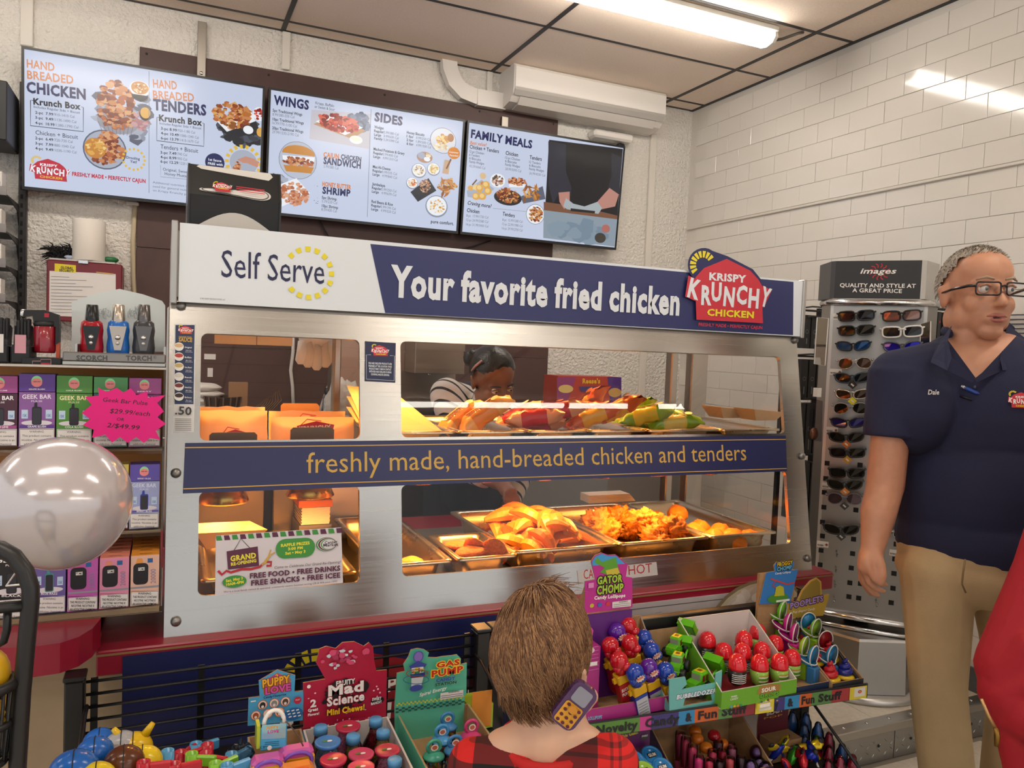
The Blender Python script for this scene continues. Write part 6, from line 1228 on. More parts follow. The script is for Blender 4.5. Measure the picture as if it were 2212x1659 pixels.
def whistle(px,py,Y,c,rz,label):
    q=P(px,py,Y=Y); T=thing('toy_whistle',label,'toy whistle',(q.x,Y,ZS+.001),group='coloured plastic whistles'); m=mat(WC[c],.25); zz=q.z
    mb=MB(); mb.T=TR(q.x,Y,ZS+.001,rz); h=zz-ZS; mb.lathe([(.009,0),(.010,h*.5),(.010,h),(.0075,h),(.007,h-.012),(0,h-.012)],m,(0,0,0),16); mb.build('tube',T); mb.T=None; mb=MB(); mb.T=TR(q.x,Y,zz-.006,rz); mb.box((.008,-.004,-.014),(.04,.004,.004),m,.002); mb.build('mouthpiece',T)
for i,a in enumerate(((362,1622,1.33,'b',2.8),(423,1606,1.40,'b',.3),(390,1624,1.38,'r',.9),(414,1628,1.32,'g',-.4),(448,1608,1.38,'r',3.4),(444,1626,1.34,'r',-.6),(465,1648,1.27,'g',.5),(376,1650,1.26,'r',.1),(310,1646,1.26,'r',-.1),(500,1628,1.33,'b',.6),(490,1652,1.26,'b',.4))):
    whistle(*a,{'b':'sky blue','r':'red','g':'lime green'}[a[3]]+' plastic whistle in the row beside the domed toys')
mb=noisy((0,0,0),(.02,.018,.016),glassmat('e8e8ea',.15,'a',1.4),55,.6,3); q=P(520,1615,Y=1.35); o=mb.build('clear_wrapper',world=False,label='crumpled clear cellophane wrapper beside the puppy box',cat='wrapper'); setm(o,TR(q.x,1.35,q.z-.01)); mb=MB(); mb.lathe([(.012,0),(.012,q.z-ZS-.02)],mat('3c80b8',.3),(0,0,0),10); o=mb.build('blue_stick',world=False,label='blue plastic stick under the clear cellophane wrapper',cat='stick'); setm(o,TR(q.x,1.35,ZS+.001))
# ======================= right rack, upper shelf =======================
# gator lollipop box
MG=mat('b8288c',.45); PUR=mat('5a1c78',.45); yg=1.50
xa=P(1262,1320,Y=yg).x; xb=P(1366,1310,Y=yg).x; zt=P(1314,1256,Y=yg).z
t=thing('lollipop_box','tall purple lollipop box with a scalloped blue top on the rack','display box',((xa+xb)/2,1.52,ZS2))
mb=MB(); mb.box((xa,yg,ZS2),(xb,RKY-.025,P(1314,1322,Y=yg).z),PUR); mb.build('carton',t)
mb=MB(); mb.prism([(yg,zt),(yg+.03,zt-.06),(yg+.03,zt-.16),(yg,zt-.16)],(xa-.001,0,0),(0,1,0),(0,0,1),(.004,0,0),CARD); mb.build('side_flap',t,fixn=True)
p=cardT(t,[(1262,1325),(1264,1256),(1286,1252),(1282,1235),(1277,1212),(1285,1200),(1300,1194),(1314,1199),(1330,1198),(1340,1206),(1356,1220),(1352,1246),(1366,1248),(1366,1312)],yg-.003,MG)
p.poly([(1279,1222),(1279,1212),(1286,1202),(1300,1196),(1314,1201),(1330,1200),(1339,1208),(1350,1218)],mat('3c98d0',.5)).poly([(1284,1212),(1290,1204),(1300,1214),(1330,1204),(1334,1222),(1340,1240),(1320,1244),(1296,1236),(1306,1226),(1286,1216)],mat('5a9c2c',.5)).poly([(1308,1232),(1334,1226),(1340,1242),(1312,1244)],mat('c8b83c',.5))
p.text('GATOR',1290,1262,1344,1256,15,mat('a8c830',.5),2,out=BLACK,ow=.0025).text('CHOMP',1289,1284,1346,1277,17,mat('a8c830',.5),2,out=BLACK,ow=.0025).text('Candy Lollipops',1283,1295,1350,1289,7,WHITE,2)
for x,y,c in ((1278,1308,'c8b830'),(1295,1306,'3c6ab8'),(1313,1304,'c83c3c')): p.ellp(x,y,4.5,4.5,mat(c,.5))
p.poly([(1322,1300),(1362,1295),(1362,1309),(1322,1313)],mat('dcd8d4',.5)).text('WARNING',1336,1302,1355,1299.6,3,INK,1)
for k in range(2): p.line([(1324,1306+k*4),(1360,1302+k*4)],.0009,mat('555560',.5))
p.rect(1270,1270,1282,1258,mat('d88ac0',.5)); p.build('card_print',t)
q=P(1278,1450,Y=1.47); t=thing('pink_carton','small magenta striped carton beside the boxing glove candies','carton',(q.x,1.49,ZS2))
xa=P(1262,1470,Y=1.45).x; xb=P(1294,1470,Y=1.45).x; mb=MB(); mb.box((xa-.03,1.45,ZS2),(xb,1.49,P(1280,1398,Y=1.45).z),mat('a82c80',.45)); mb.build('carton',t); p=Pan((0,1.4497,0),(1,0,0),(0,0,1)); p.st=.0001
for k in range(7): p.line([(1262,1402+k*8),(1293,1396+k*8)],.001,mat('d88ac0',.5))
p.ellp(1277,1405,7,6,mat('e0c8d8',.5)); p.rect(1264,1440,1290,1428,WHITE); p.build('carton_print',t)
p=cardT(t,[(1258,1398),(1258,1352),(1272,1348),(1282,1362),(1276,1396)],1.46,mat('d0508c',.45),'header_card')
# boxing glove candy
xa=P(1262,1560,Y=1.40).x; xb=P(1455,1530,Y=1.39).x
t=thing('candy_box','brown card tray with a blue and magenta side holding boxing glove candies','display box',((xa+xb)/2,1.46,ZS2)); tray(t,xa,xb,1.405,1.535,ZS2,.03,.17,mat('3c80b8',.45),CARD,mat('a82c80',.45))
p=Pan((0,1.4038,0),(1,0,0),(0,0,1)); p.st=.0001; p.text('LOLLIPOPS',1270,1556,1300,1552,7,mat('8ac0e0',.5),2); p.build('front_print',t)
SPC={'r':('c01020','a8141e'),'b':('1440a8','1c3c9c'),'p':('5a1c98','4a1c80')}
def punch(px,py,Y,c,label,tl=-.32):
    q=P(px,py,Y=Y); T=thing('glove_candy',label,'candy toy',group='boxing glove candies',mx=TR(q.x,Y,q.z,0,rx=.12,ry=tl+pi+pi if False else tl)); g,hb=SPC[c]; r=.0205
    mb=MB(); mb.ell((0,0,0),(r,r*.92,r*1.02),mat(g,.12,coat=.5),20,14); mb.ell((r*.35,-r*.55,-r*.55),(r*.62,r*.5,r*.5),mat(g,.12,coat=.5),14,10); mb.ell((-r*.5,-r*.3,-r*.6),(r*.5,r*.5,r*.45),mat(g,.12,coat=.5),12,8); mb.build('glove',T,world=False)
    mb=MB(); mb.lathe([(r*.62,-r*1.5),(r*.66,-r*.7)],mat(g,.2),(0,0,0),14); mb.build('cuff',T,world=False)
    mb=MB(); mb.box((-.017,-.012,-r*1.5-.022),(.017,.012,-r*1.5),mat('d8a818',.35),.002); mb.box((-.024,-.004,-r*1.5-.018),(-.017,.004,-r*1.5-.008),mat('d8a818',.35)); mb.build('yellow_collar',T,world=False)
    mb=MB(); mb.box((-.016,-.011,-r*1.5-.085),(.016,.011,-r*1.5-.022),mat(hb,.35)); mb.build('handle_box',T,world=False)
    p=Pan((-.016,-.0112,-r*1.5-.085),(1,0,0),(0,0,1)); p.st=.00008
    if py>1430: p.poly([(.001,.002),(.031,.002),(.031,.055),(.001,.055)],mat('b9bcc4',.5) if c!='b' or px<1400 else mat(hb,.35),False)
    if c=='b' and px>1400 or c=='r': p.text('SUCKER',.003,.045,.029,.045,.007,WHITE,2,px=False).text('PUNCH',.003,.034,.029,.034,.007,WHITE,2,px=False); p.ellp(.014,.018,.008,.006,mat('a82030',.4),False)
    elif py>1430:
        for k in range(6): p.line([(.004,.008+k*.007),(.028,.008+k*.007)],.0012,mat('55585f',.5),px=False)
    p.build('handle_print',T,world=False)
    if c!='r':
        p=Pan((-.012,-r*1.02,-.010),(1,0,0),(0,0,1)); p.st=.0004; pts=[((.0125 if i%2 else .009)*cos(2*pi*i/20)+.012,(.0085 if i%2 else .0055)*sin(2*pi*i/20)+.007) for i in range(20)]; p.poly(pts,mat('e8d8c0',.4),False); p.text('POW!',.004,.0045,.02,.006,.006,mat('c8301c',.4),2,px=False); p.build('burst_print',T,world=False)
for a in ((1357,1352,1.50,'r','red boxing glove candy at the back corner of the tray'),(1318,1395,1.46,'r','red boxing glove candy beside the magenta striped carton'),(1360,1390,1.465,'r','red boxing glove candy between the purple and blue gloves'),(1337,1427,1.42,'r','red boxing glove candy with yellow collar at the tray front'),(1390,1378,1.50,'b','blue boxing glove candy at the back of the tray'),(1407,1405,1.47,'b','blue boxing glove candy with its burst logo turned forward'),(1371,1453,1.40,'b','blue boxing glove candy at the tray front with a silver label below'),(1401,1442,1.425,'p','purple boxing glove candy between two blue gloves'),(1437,1449,1.42,'b','blue boxing glove candy next to the teal tractor box'),(1333,1365,1.49,'p','purple boxing glove candy behind the red gloves')): punch(*a)
# tractor box
xa=P(1447,1530,Y=1.385).x; xb=P(1558,1510,Y=1.375).x; TL=mat('6ab4b0',.45)
t=thing('candy_box','pale teal bubble tractor tray with a cut away front','display box',((xa+xb)/2,1.46,ZS2)); tray(t,xa,xb,1.385,1.535,ZS2,.012,.13,TL,CARD,TL)
p=Pan((0,1.3838,0),(1,0,0),(0,0,1)); p.st=.0001; us=[p.uv(*c) for c in ((1446,1535),(1446,1468),(1480,1462),(1484,1478),(1472,1490),(1545,1475),(1546,1455),(1560,1448),(1556,1516),(1540,1519),(1536,1498),(1480,1508),(1474,1532))]; mb=MB(); mb.prism(us,(0,1.3868,0),(1,0,0),(0,0,1),(0,-.003,0),TL); mb.build('front_panel',t,fixn=True); p.text('BUBBLEDOZER',1461,1511,1547,1496,9,mat('dce8f0',.5),2,slant=.2,out=mat('2c3a58',.5),ow=.0009); p.build('front_print',t)
GT=mat('5ab41c',.25)
def tractor(mx,label):
    T=thing('toy_tractor',label,'toy tractor',group='green toy tractors',mx=mx)
    mb=MB(); mb.box((-.03,-.012,.008),(.022,.012,.020),GT,.003); mb.prism([(-.03,.02),(-.012,.02),(-.012,.028),(-.028,.026)],(0,-.011,0),(1,0,0),(0,0,1),(0,.022,0),GT); mb.build('chassis',T,world=False,fixn=True)
    mb=MB(); mb.box((-.012,-.012,.02),(.013,.012,.042),GT,.003); mb.build('cab',T,world=False); mb=MB(); mb.box((-.009,-.0124,.026),(.0,.0124,.037),mat('6a3018',.2)); mb.box((.002,-.0124,.026),(.010,.0124,.037),mat('6a3018',.2)); mb.box((-.0124,-.009,.026),(-.012,.009,.038),mat('8a8c80',.2)); mb.build('window',T,world=False)
    mb=MB(); mb.box((-.008,-.008,.042),(.009,.008,.0426),mat('d8c81c',.4)); mb.box((-.004,-.004,.0426),(.005,.004,.0429),mat('8a5a1c',.4)); mb.build('roof_sticker',T,world=False)
    for x,r in ((-.02,.010),(.014,.013)):
        for s in (-1,1): mb=MB(); mb.T=TR(x,s*.015,r,rx=pi/2); mb.lathe([(0,-.005),(r*.5,-.005),(r*.9,-.006),(r,-.004),(r,.004),(r*.9,.006),(r*.5,.005),(0,.005)],mat('151515',.4),(0,0,0),14); mb.T=None; mb.build('wheel',T,world=False)
    mb=MB()
    for s in (-1,1): mb.tube([(.015,s*.01,.018),(.03,s*.01,.03),(.042,s*.01,.034)],.0025,GT,6)
    mb.build('loader_arm',T,world=False); mb=MB(); mb.T=TR(.045,0,.038,ry=-.6); mb.box((0,-.018,-.014),(.003,.018,.014),GT); mb.box((0,-.018,-.016),(.016,.018,-.013),GT); mb.box((0,-.018,.013),(.016,.018,.016),GT); mb.box((0,-.018,-.014),(.014,-.015,.014),GT); mb.box((0,.015,-.014),(.014,.018,.014),GT); mb.T=None; mb.build('bucket',T,world=False)
q=P(1510,1478,Y=1.42); tractor(TR(q.x,1.42,q.z-.02,.35,0,0,1.25),'green toy tractor at the front of the teal tray'); q=P(1470,1430,Y=1.45); tractor(TR(q.x,1.46,q.z-.03,.7,0,-.1,1.15),'green toy tractor behind the front one in the teal tray'); q=P(1468,1400,Y=1.49); tractor(TR(q.x,1.50,q.z-.02,.5,0,-.1,1.15),'green toy tractor at the back of the teal tray with its bucket raised')
# sour drop eggs
xa=P(1557,1530,Y=1.362).x; xb=P(1726,1505,Y=1.352).x; LG_=mat('6aa82c',.45)
t=thing('candy_box','lime green sour drops tray holding red topped eggs','display box',((xa+xb)/2,1.45,ZS2)); tray(t,xa,xb,1.362,1.535,ZS2,.04,.15,LG_,mat('cfc6c0',.7),LG_)
mb=MB(); mb.box((xa+.003,1.366,ZS2+.003),(xb-.003,1.53,ZS2+.02),mat('8a1018',.45)); mb.build('red_insert',t)
p=Pan((0,1.3608,0),(1,0,0),(0,0,1)); p.st=.0001; p.poly([(1635,1500),(1640,1484),(1660,1478),(1686,1478),(1684,1494),(1670,1500)],mat('a87a3c',.5)).text('SOUR',1645,1496,1676,1490,8,WHITE,2).text('DROPS',1642,1508,1682,1500,8,mat('6ab02c',.5),2,out=mat('2a3a14',.5),ow=.0008).text('HARD',1579,1507,1592,1505,4,WHITE,1).text('CANDY',1577,1513,1594,1510,4,WHITE,1).blobs(1660,1515,20,6,[mat('5a3018',.5),mat('2a5a2c',.5),mat('c88a4c',.5)],14,.004,3)
for k,c in enumerate(('5a9ac0','c8b83c','c8862c','3c8a70')): p.ellp(1579+k*7,1526-k*1,2.6,2.6,mat(c,.5))
p.rect(1634,1531,1668,1514,mat('d8c83c',.5)); p.rect(1640,1529,1663,1517,WHITE); p.build('front_print',t)
EGR=mat('d8202c',.12,coat=.4); EGL=mat('8ab84a',.2); EGD=mat('1c1c1c',.3)
def egg(px,py,Y,dark,label):
    q=P(px,py,Y=Y); r=.0215; T=thing('candy_egg',label,'candy egg',group='red topped candy eggs',mx=TR(q.x,Y,q.z,.0 if dark else .5)); 
    mb=MB(); mb.lathe([(r*1.0,-.012),(r*1.01,-.006),(r*.96,.004),(r*.78,.0145),(r*.45,.021),(0,.0235)],EGR,(0,0,0),22); mb.build('top_shell',T,world=False); mb=MB(); mb.lathe([(0,-.052),(r*.5,-.050),(r*.82,-.043),(r*.98,-.030),(r*1.0,-.0125)],EGD if dark else EGL,(0,0,0),22); mb.build('bottom_shell',T,world=False)
    p=MB(); 
    for k in range(5): p.add([(r*1.012*cos(a_),r*1.012*sin(a_),-.022-k*.0045+dz) for dz in (0,.002) for a_ in [rad(200+140*i/8) for i in range(9)]],[(i,i+1,10+i,9+i) for i in range(8)],mat('d8d4cc' if dark else ('d87a2c','e8e0d0','3c7a2c','e8e0d0','3c7a2c')[k],.4))
    p.build('label_band',T,world=False)
for a in ((1637,1366,1.51,0,'red topped candy egg at the back of the lime tray'),(1607,1382,1.48,1,'red topped candy egg with a black label at the tray back'),(1674,1391,1.475,0,'red topped candy egg beside the magenta snappers'),(1646,1406,1.45,0,'red topped candy egg in the middle of the lime tray'),(1604,1409,1.45,1,'red topped candy egg with a black label in the middle row'),(1528,1384,1.51,1,'red topped candy egg with a black label next to the raised tractor bucket'),(1563,1408,1.465,1,'red topped candy egg with a black label beside the teal tray'),(1593,1433,1.40,1,'red topped candy egg showing a barcode label in the front row'),(1641,1434,1.40,0,'red topped candy egg with a green label in the front row'),(1684,1432,1.40,0,'second red topped candy egg with a green label in the front row'),(1711,1422,1.425,0,'red topped candy egg beside the blue snappers')): egg(*a)
# snappers and swirl candy
xa=P(1728,1500,Y=1.355).x; xb=P(1800,1490,Y=1.352).x; xc=P(1868,1478,Y=1.35).x
t=thing('candy_box','brown tray of scoop mouthed snapper candies','display box',((xa+xb)/2,1.45,ZS2)); tray(t,xa,xb-.002,1.365,1.535,ZS2,.018,.11,mat('2c4a8a',.5),CARD,mat('1c2c4a',.5))
def snapper(px,py,Y,c,rz,label):
    q=P(px,py,Y=Y); T=thing('snapper_candy',label,'candy toy',group='snapper candies',mx=TR(q.x,Y,q.z,rz,rx=.9)); m=mat(c,.2); r=.02
    for tl in (-.55,.75):
        mb=MB(); mb.T=M.Rotation(tl,4,'X'); N=14; pr=[(0,-r*.75),(r*.5,-r*.66),(r*.9,-r*.35),(r*1.05,0)]
        mb.lathe(pr,m,(0,r*.9,0),N,sy=1.25); mb.lathe([(r*.98,0),(r*.82,-r*.33),(r*.45,-r*.58),(0,-r*.66)],m,(0,r*.9,0),N,sy=1.25); mb.T=None; mb.build('jaw',T,world=False)
        mb=MB(); mb.T=M.Rotation(tl,4,'X'); mb.tube([(r*1.03*cos(a_),r*.9+r*1.29*sin(a_),0) for a_ in [2*pi*i/20 for i in range(20)]],.0016,mat('d8d8d4',.3),5,closed=True); mb.T=None; mb.build('teeth_rim',T,world=False)
    mb=MB(); mb.T=M.Rotation(-.9,4,'X'); mb.box((-.013,-.012,-.075),(.013,.012,-.008),mat('2c6a9c' if c in('2a8ac0',) else c,.35),.003); mb.T=None; mb.build('handle_box',T,world=False)
for a in ((1690,1335,1.52,'6ac01c',.4,'lime snapper candy with wide open jaws at the tray back'),(1703,1360,1.49,'c01c88',.5,'magenta snapper candy above the candy eggs'),(1717,1382,1.46,'c01c88',.5,'second magenta snapper candy, lower than the first'),(1745,1358,1.50,'2a8ac0',-.3,'blue snapper candy near the cardboard back'),(1762,1372,1.475,'8ac02c',.2,'speckled lime snapper candy beside the red swirls'),(1738,1412,1.43,'9ac82c',.4,'yellow green snapper candy above the blue pair'),(1782,1398,1.45,'b81c24',-.2,'red snapper candy with white teeth'),(1757,1432,1.40,'2a8ac0',.3,'blue snapper candy over a blue box, beside the eggs'),(1797,1430,1.405,'2a8ac0',.2,'blue snapper candy over a blue box, beside the swirls')): snapper(*a)
t=thing('candy_box','brown tray of swirl shaped candies at the rack end','display box',((xb+xc)/2,1.45,ZS2)); tray(t,xb,xc,1.355,1.535,ZS2,.016,.11,CARD,CARD,mat('2a2a2c',.5))
def swirl(px,py,Y,c,label):
    q=V((xb+(xc-xb)*px,Y,ZS2+.028+(Y-1.385)*.42))
    T=thing('swirl_candy',label,'candy',group='swirl candies',mx=TR(q.x,Y,q.z-.022,.6,s=1.1)); m=mat(c,.3)
    mb=MB(); pts=[];rs=[]
    for i in range(46): u=i/45; a_=u*2*pi*2.9; R=.0125*(1-u)**.8; pts.append((R*cos(a_),R*sin(a_),.008+.036*u)); rs.append(.0095*(1-u*.72))
    mb.tube(pts,rs,m,8); mb.lathe([(.0,.004),(.014,.004),(.010,.02),(.004,.035)],m,(0,0,0),12); mb.build('swirl',T,world=False); mb=MB(); mb.lathe([(.018,0),(.0225,.002),(.0225,.006),(.018,.009)],mat('d8b81c',.3),(0,0,0),20); mb.build('base_ring',T,world=False)
for a in ((.62,0,1.50,'b81c28','red swirl candy at the back of its tray'),(.74,0,1.442,'b81c28','red swirl candy behind the navy one'),(.24,0,1.44,'b81c28','red swirl candy behind the front red one'),(.25,0,1.388,'b81c28','red swirl candy in front beside the blue boxes'),(.74,0,1.388,'1c2478','navy swirl candy in the front row')): swirl(*a)
# back cards
t=thing('card_header','blue frog lollipop header card on a brown carton','header card',(P(1680,1320,Y=1.53).x,1.545,ZS2+.11)); p=cardT(t,[(1640,1305),(1655,1237),(1674,1234),(1672,1222),(1678,1214),(1712,1211),(1716,1218),(1710,1232),(1724,1230),(1707,1302)],1.53,mat('2c78c0',.45)); mb=MB(); x_=P(1640,1300,Y=1.53).x; mb.prism([(1.534,ZS2+.11),(1.542,ZS2+.11),(1.542,P(1650,1240,Y=1.53).z),(1.534,P(1650,1240,Y=1.53).z)],(x_,0,0),(0,1,0),(0,0,1),(.12,0,0),CARD); mb.build('carton_back',t,fixn=True)
p.text('FROGGY',1679,1224,1712,1219,8.5,mat('d8b82c',.5),2,out=BLACK,ow=.002).text('CHOMP',1678,1234,1710,1229,8.5,mat('5ab0d8',.5),2,out=BLACK,ow=.002).text('Candy Lollipop',1674,1241,1708,1237,4,WHITE,1).line([(1664,1250),(1700,1262),(1716,1258)],.004,mat('c83c3c',.5)).line([(1674,1256),(1668,1264),(1676,1270),(1690,1268)],.003,mat('c83c3c',.5)).ellp(1680,1292,22,10,mat('4a8a2c',.5)).poly([(1672,1288),(1676,1268),(1684,1264),(1692,1268),(1694,1286)],mat('b8b82c',.5)).rect(1676,1301,1705,1293,WHITE); p.build('card_print',t)
t=thing('card_header','yellow header card with a brown rounded peak above the swirl candies','header card',(P(1745,1330,Y=1.535).x,1.54,ZS2+.11)); p=cardT(t,[(1697,1336),(1703,1304),(1722,1298),(1732,1276),(1750,1255),(1764,1248),(1774,1256),(1775,1276),(1776,1286),(1792,1284),(1778,1330)],1.526,mat('b89c3c',.45)); p.poly([(1726,1296),(1734,1277),(1752,1257),(1764,1251),(1771,1258),(1772,1284),(1760,1294)],mat('8a7430',.5)).text('POOPLETS',1707,1315,1778,1298,12,mat('a88ac8',.5),2,out=mat('2a1c3c',.5),ow=.0022).text('Pop shaped Candy',1712,1325,1760,1317,5,mat('f0e8d0',.5),1,slant=.2); p.build('card_print',t)
# ======================= right rack, lower shelf =======================
x0=P(1330,1600,Y=1.45).x; x1=P(1404,1600,Y=1.45).x
t=thing('gum_card','purple bubble gum back card above the round gum tins','header card',((x0+x1)/2,1.46,ZLO)); p=cardT(t,[(1300,1659),(1300,1590),(1330,1578),(1404,1575),(1402,1659)],1.45,mat('5a1c5a',.45)); p.poly([(1302,1595),(1328,1590),(1328,1655),(1302,1655)],mat('4a8a3c',.5)).text('Bubble Gum!',1331,1598,1378,1584,7,mat('d8c83c',.5),2).text('& Chew!',1330,1612,1354,1606,7,WHITE,2).ellp(1392,1592,9,7,mat('3a3a3c',.5)).text('SWEET',1386,1592,1399,1590,3.5,WHITE,1); p.build('card_print',t)
mb=MB(); mb.box((P(1295,1650,Y=1.4).x,1.395,ZLO),(P(1440,1650,Y=1.4).x,1.448,ZLO+.045),CARD); mb.build('tin_carton',label='cardboard carton under the round gum tins',cat='carton')
def tin(px,py,Y,c,label):
    q=P(px,py,Y=Y); T=thing('gum_tin',label,'tin',(q.x,Y,q.z-.022),group='round gum tins',rot=M.Rotation(.5,3,'X')); m=mat(c,.3)
    mb=MB(); mb.lathe([(.024,0),(.0255,.003),(.0255,.016),(.024,.02),(.0205,.02),(.020,.0185),(0,.0185)],m,(0,0,0),26); mb.build('case',T,world=False); p=Pan((0,0,.0188),(1,0,0),(0,1,0)); p.st=.0001; p.ellp(0,0,.019,.019,mat(c,.2),False); p.poly([(-.011,-.006),(.012,-.004),(.011,.008),(-.012,.006)],mat('202428',.4),False); p.text('GUM',-.009,-.003,.01,-.002,.007,WHITE,2,px=False); p.ellp(0,.012,.003,.002,WHITE,False,8); p.build('lid_print',T,world=False)
for a in ((1366,1632,1.40,'2a7ab8','blue round gum tin nearest the plaid sleeve'),(1404,1622,1.42,'2a7ab8','blue round gum tin in front of the purple card corner'),(1427,1648,1.39,'2a7ab8','blue round gum tin beside the lipstick candies'),(1334,1640,1.40,'c02c6a','pink round gum tin'),(1388,1656,1.37,'8ab82c','lime round gum tin')): tin(*a)
xa=P(1445,1620,Y=1.42).x; xb=P(1640,1600,Y=1.42).x
t=thing('candy_box','brown cardboard tray holding lipstick candies and orange balls','display box',((xa+xb)/2,1.45,ZLO)); tray(t,xa,xb,1.37,1.53,ZLO,.05,.15,mat('3a1c4a',.5))
def lipstick(px,py,Y,c,label):
    q=P(px,py,Y=Y); T=thing('lipstick_candy',label,'candy tube',(q.x,Y,ZLO+.0035),group='lipstick candies'); h=q.z-ZLO-.0035
    mb=MB(); mb.lathe([(.0105,0),(.0105,h*.5),(.009,h*.55),(.009,h*.9),(0,h*.95)],mat(c,.3),(q.x,Y,ZLO+.0035),14); mb.build('stick',T); mb=MB(); mb.lathe([(.0115,h*.45),(.0118,h*.97),(.0105,h),(0,h)],glassmat('f0d8e0',.05,'a',1.35),(q.x,Y,ZLO+.0035),14); mb.build('cap',T)
rg=random.Random(9)
for i,(px,py,Y,c) in enumerate(((1497,1608,1.40,'c83c70'),(1482,1592,1.43,'b83c60'),(1470,1580,1.46,'c84a78'),(1540,1620,1.41,'c8486c'),(1561,1619,1.42,'a81c3c'),(1582,1614,1.43,'b88aa0'),(1578,1604,1.45,'c87a98'),(1552,1600,1.45,'4a4a58'),(1532,1640,1.38,'c8305c'),(1554,1642,1.385,'2a2228'),(1577,1636,1.39,'c85a60'),(1601,1634,1.395,'1c1c20'),(1510,1632,1.37,'d82c8c'))): lipstick(px,py,Y,c,{'2a2228':'black lipstick candy at the tray front','1c1c20':'black lipstick candy at the right end of its row','4a4a58':'grey lipstick candy behind the red ones'}.get(c,'pink lipstick candy with a clear cap in the brown tray'))
for i,(px,py,Y,c) in enumerate(((1502,1568,1.49,'c86a18'),(1507,1585,1.47,'d0701c'),(1526,1604,1.44,'e0801c'),(1561,1596,1.46,'d0701c'),(1543,1578,1.48,'a81824'))):
    q=P(px,py,Y=Y); T=thing('ball_candy',('red' if c=='a81824' else 'orange')+' ball topped candy tube among the lipsticks','candy tube',(q.x,Y,ZLO+.0035),group='ball topped candies'); h=q.z-ZLO; mb=MB(); mb.ell((q.x,Y,q.z-.013),(.0155,.0155,.014),mat(c,.2),16,10); mb.build('ball',T); mb=MB(); mb.lathe([(.011,0),(.0125,h-.022)],mat('c89a5a',.3),(q.x,Y,ZLO+.0035),12); mb.build('tube',T)
for px,py,Y in ((1635,1615,1.42),(1622,1645,1.385),(1655,1650,1.38),(1640,1640,1.40)):
    q=P(px,py,Y=Y); T=thing('bubble_lolly','round clear lilac lolly beside the brown tray','lollipop',(q.x,Y,ZLO-.001),group='clear lilac lollies'); mb=MB(); mb.ell((q.x,Y,q.z-.012),(.018,.016,.018),glassmat('c8b8d8',.03,'a',1.5),16,12); mb.build('bubble',T); mb=MB(); mb.ell((q.x,Y,q.z-.012),(.010,.009,.011),mat('a890b8',.4),10,8); mb.build('candy',T); mb=MB(); mb.cyl((q.x,Y,ZLO-.0005),(q.x,Y,q.z-.025),.004,WHITE,8); mb.build('stick',T)
FC=('1c2c98','d8b81c','3c9c2c','c02430','1c2c98','e0c01c','c02430')
for i,(px,py) in enumerate(((1678,1615),(1690,1600),(1712,1625),(1735,1632),(1755,1615),(1770,1640),(1700,1645))):
    Y=1.41+.01*(i%3); q=P(px,py,Y=Y); T=thing('foil_candy',('blue','yellow','green','red','blue','yellow','red')[i]+' foil wrapped butterfly candy with black wing tips','candy',group='foil butterfly candies',mx=TR(q.x,Y,q.z-.01,i*.7,.5,.3)); m=mat(FC[i],.2,.5)
    mb=noisy((0,0,0),(.011,.010,.026),m,i+3,.3,2,14,10); mb.build('body',T,world=False)
    for s in (-1,1):
        mb=MB(); o=V((i*2.1,s,0)); mb.ell((s*.018,0,.012),(.017,.003,.012),mat(FC[(i+1)%7],.2,.5),12,8,f=lambda p:1+.3*NZ.noise(p*2+o)); mb.build('wing',T,world=False); mb=MB(); mb.ell((s*.031,0,.018),(.008,.0035,.008),BLACK,8,6); mb.build('wing_tip',T,world=False)
    mb=MB(); mb.cyl((0,0,-.02),(0,0,-.075),.0025,WHITE,6); mb.build('stick',T,world=False)
def bpop(px,py,Y,c,label):
    q=P(px,py,Y=Y); T=thing('bottle_lolly',label,'lollipop',(q.x,Y,ZLO-.001),group='clear bottle lollies'); h=q.z-ZLO; z=q.z
    mb=MB(); mb.lathe([(.008,-.065),(.015,-.058),(.0165,-.04),(.0145,-.022),(.0095,-.012),(.0085,-.005),(.005,0),(0,.001)],glassmat('e8eaee',.04,'a',1.45),(q.x,Y,z),16); mb.build('shell',T); mb=MB(); mb.lathe([(.005,-.06),(.0115,-.052),(.0125,-.04),(.008,-.022),(.0055,-.010),(0,-.006)],mat(c,.25),(q.x,Y,z),12); mb.build('candy',T); mb=MB(); mb.lathe([(.012,0),(.009,h-.066)],mat(c,.3),(q.x,Y,ZLO-.0008),10); mb.build('grip',T)
for px,py,Y,c in ((1713,1535,1.53,'2a5a90'),(1742,1540,1.52,'2a68b0'),(1738,1562,1.49,'2a5a90'),(1768,1560,1.48,'2a68b0'),(1740,1588,1.45,'5a7ab0'),(1764,1588,1.455,'5a9c2c'),(1792,1582,1.455,'b01c38'),(1792,1610,1.42,'b01c38'),(1820,1606,1.42,'1c58a0'),(1790,1640,1.38,'b01c38'),(1816,1632,1.385,'b8203c'),(1843,1630,1.385,'b81c34')): bpop(px,py,Y,c,{'b':'clear bottle lolly with blue candy at the rack end','5':'clear bottle lolly with green candy at the rack end','r':'clear bottle lolly with red candy at the rack end'}['r' if c[0]=='b' else '5' if c=='5a9c2c' else 'b'])
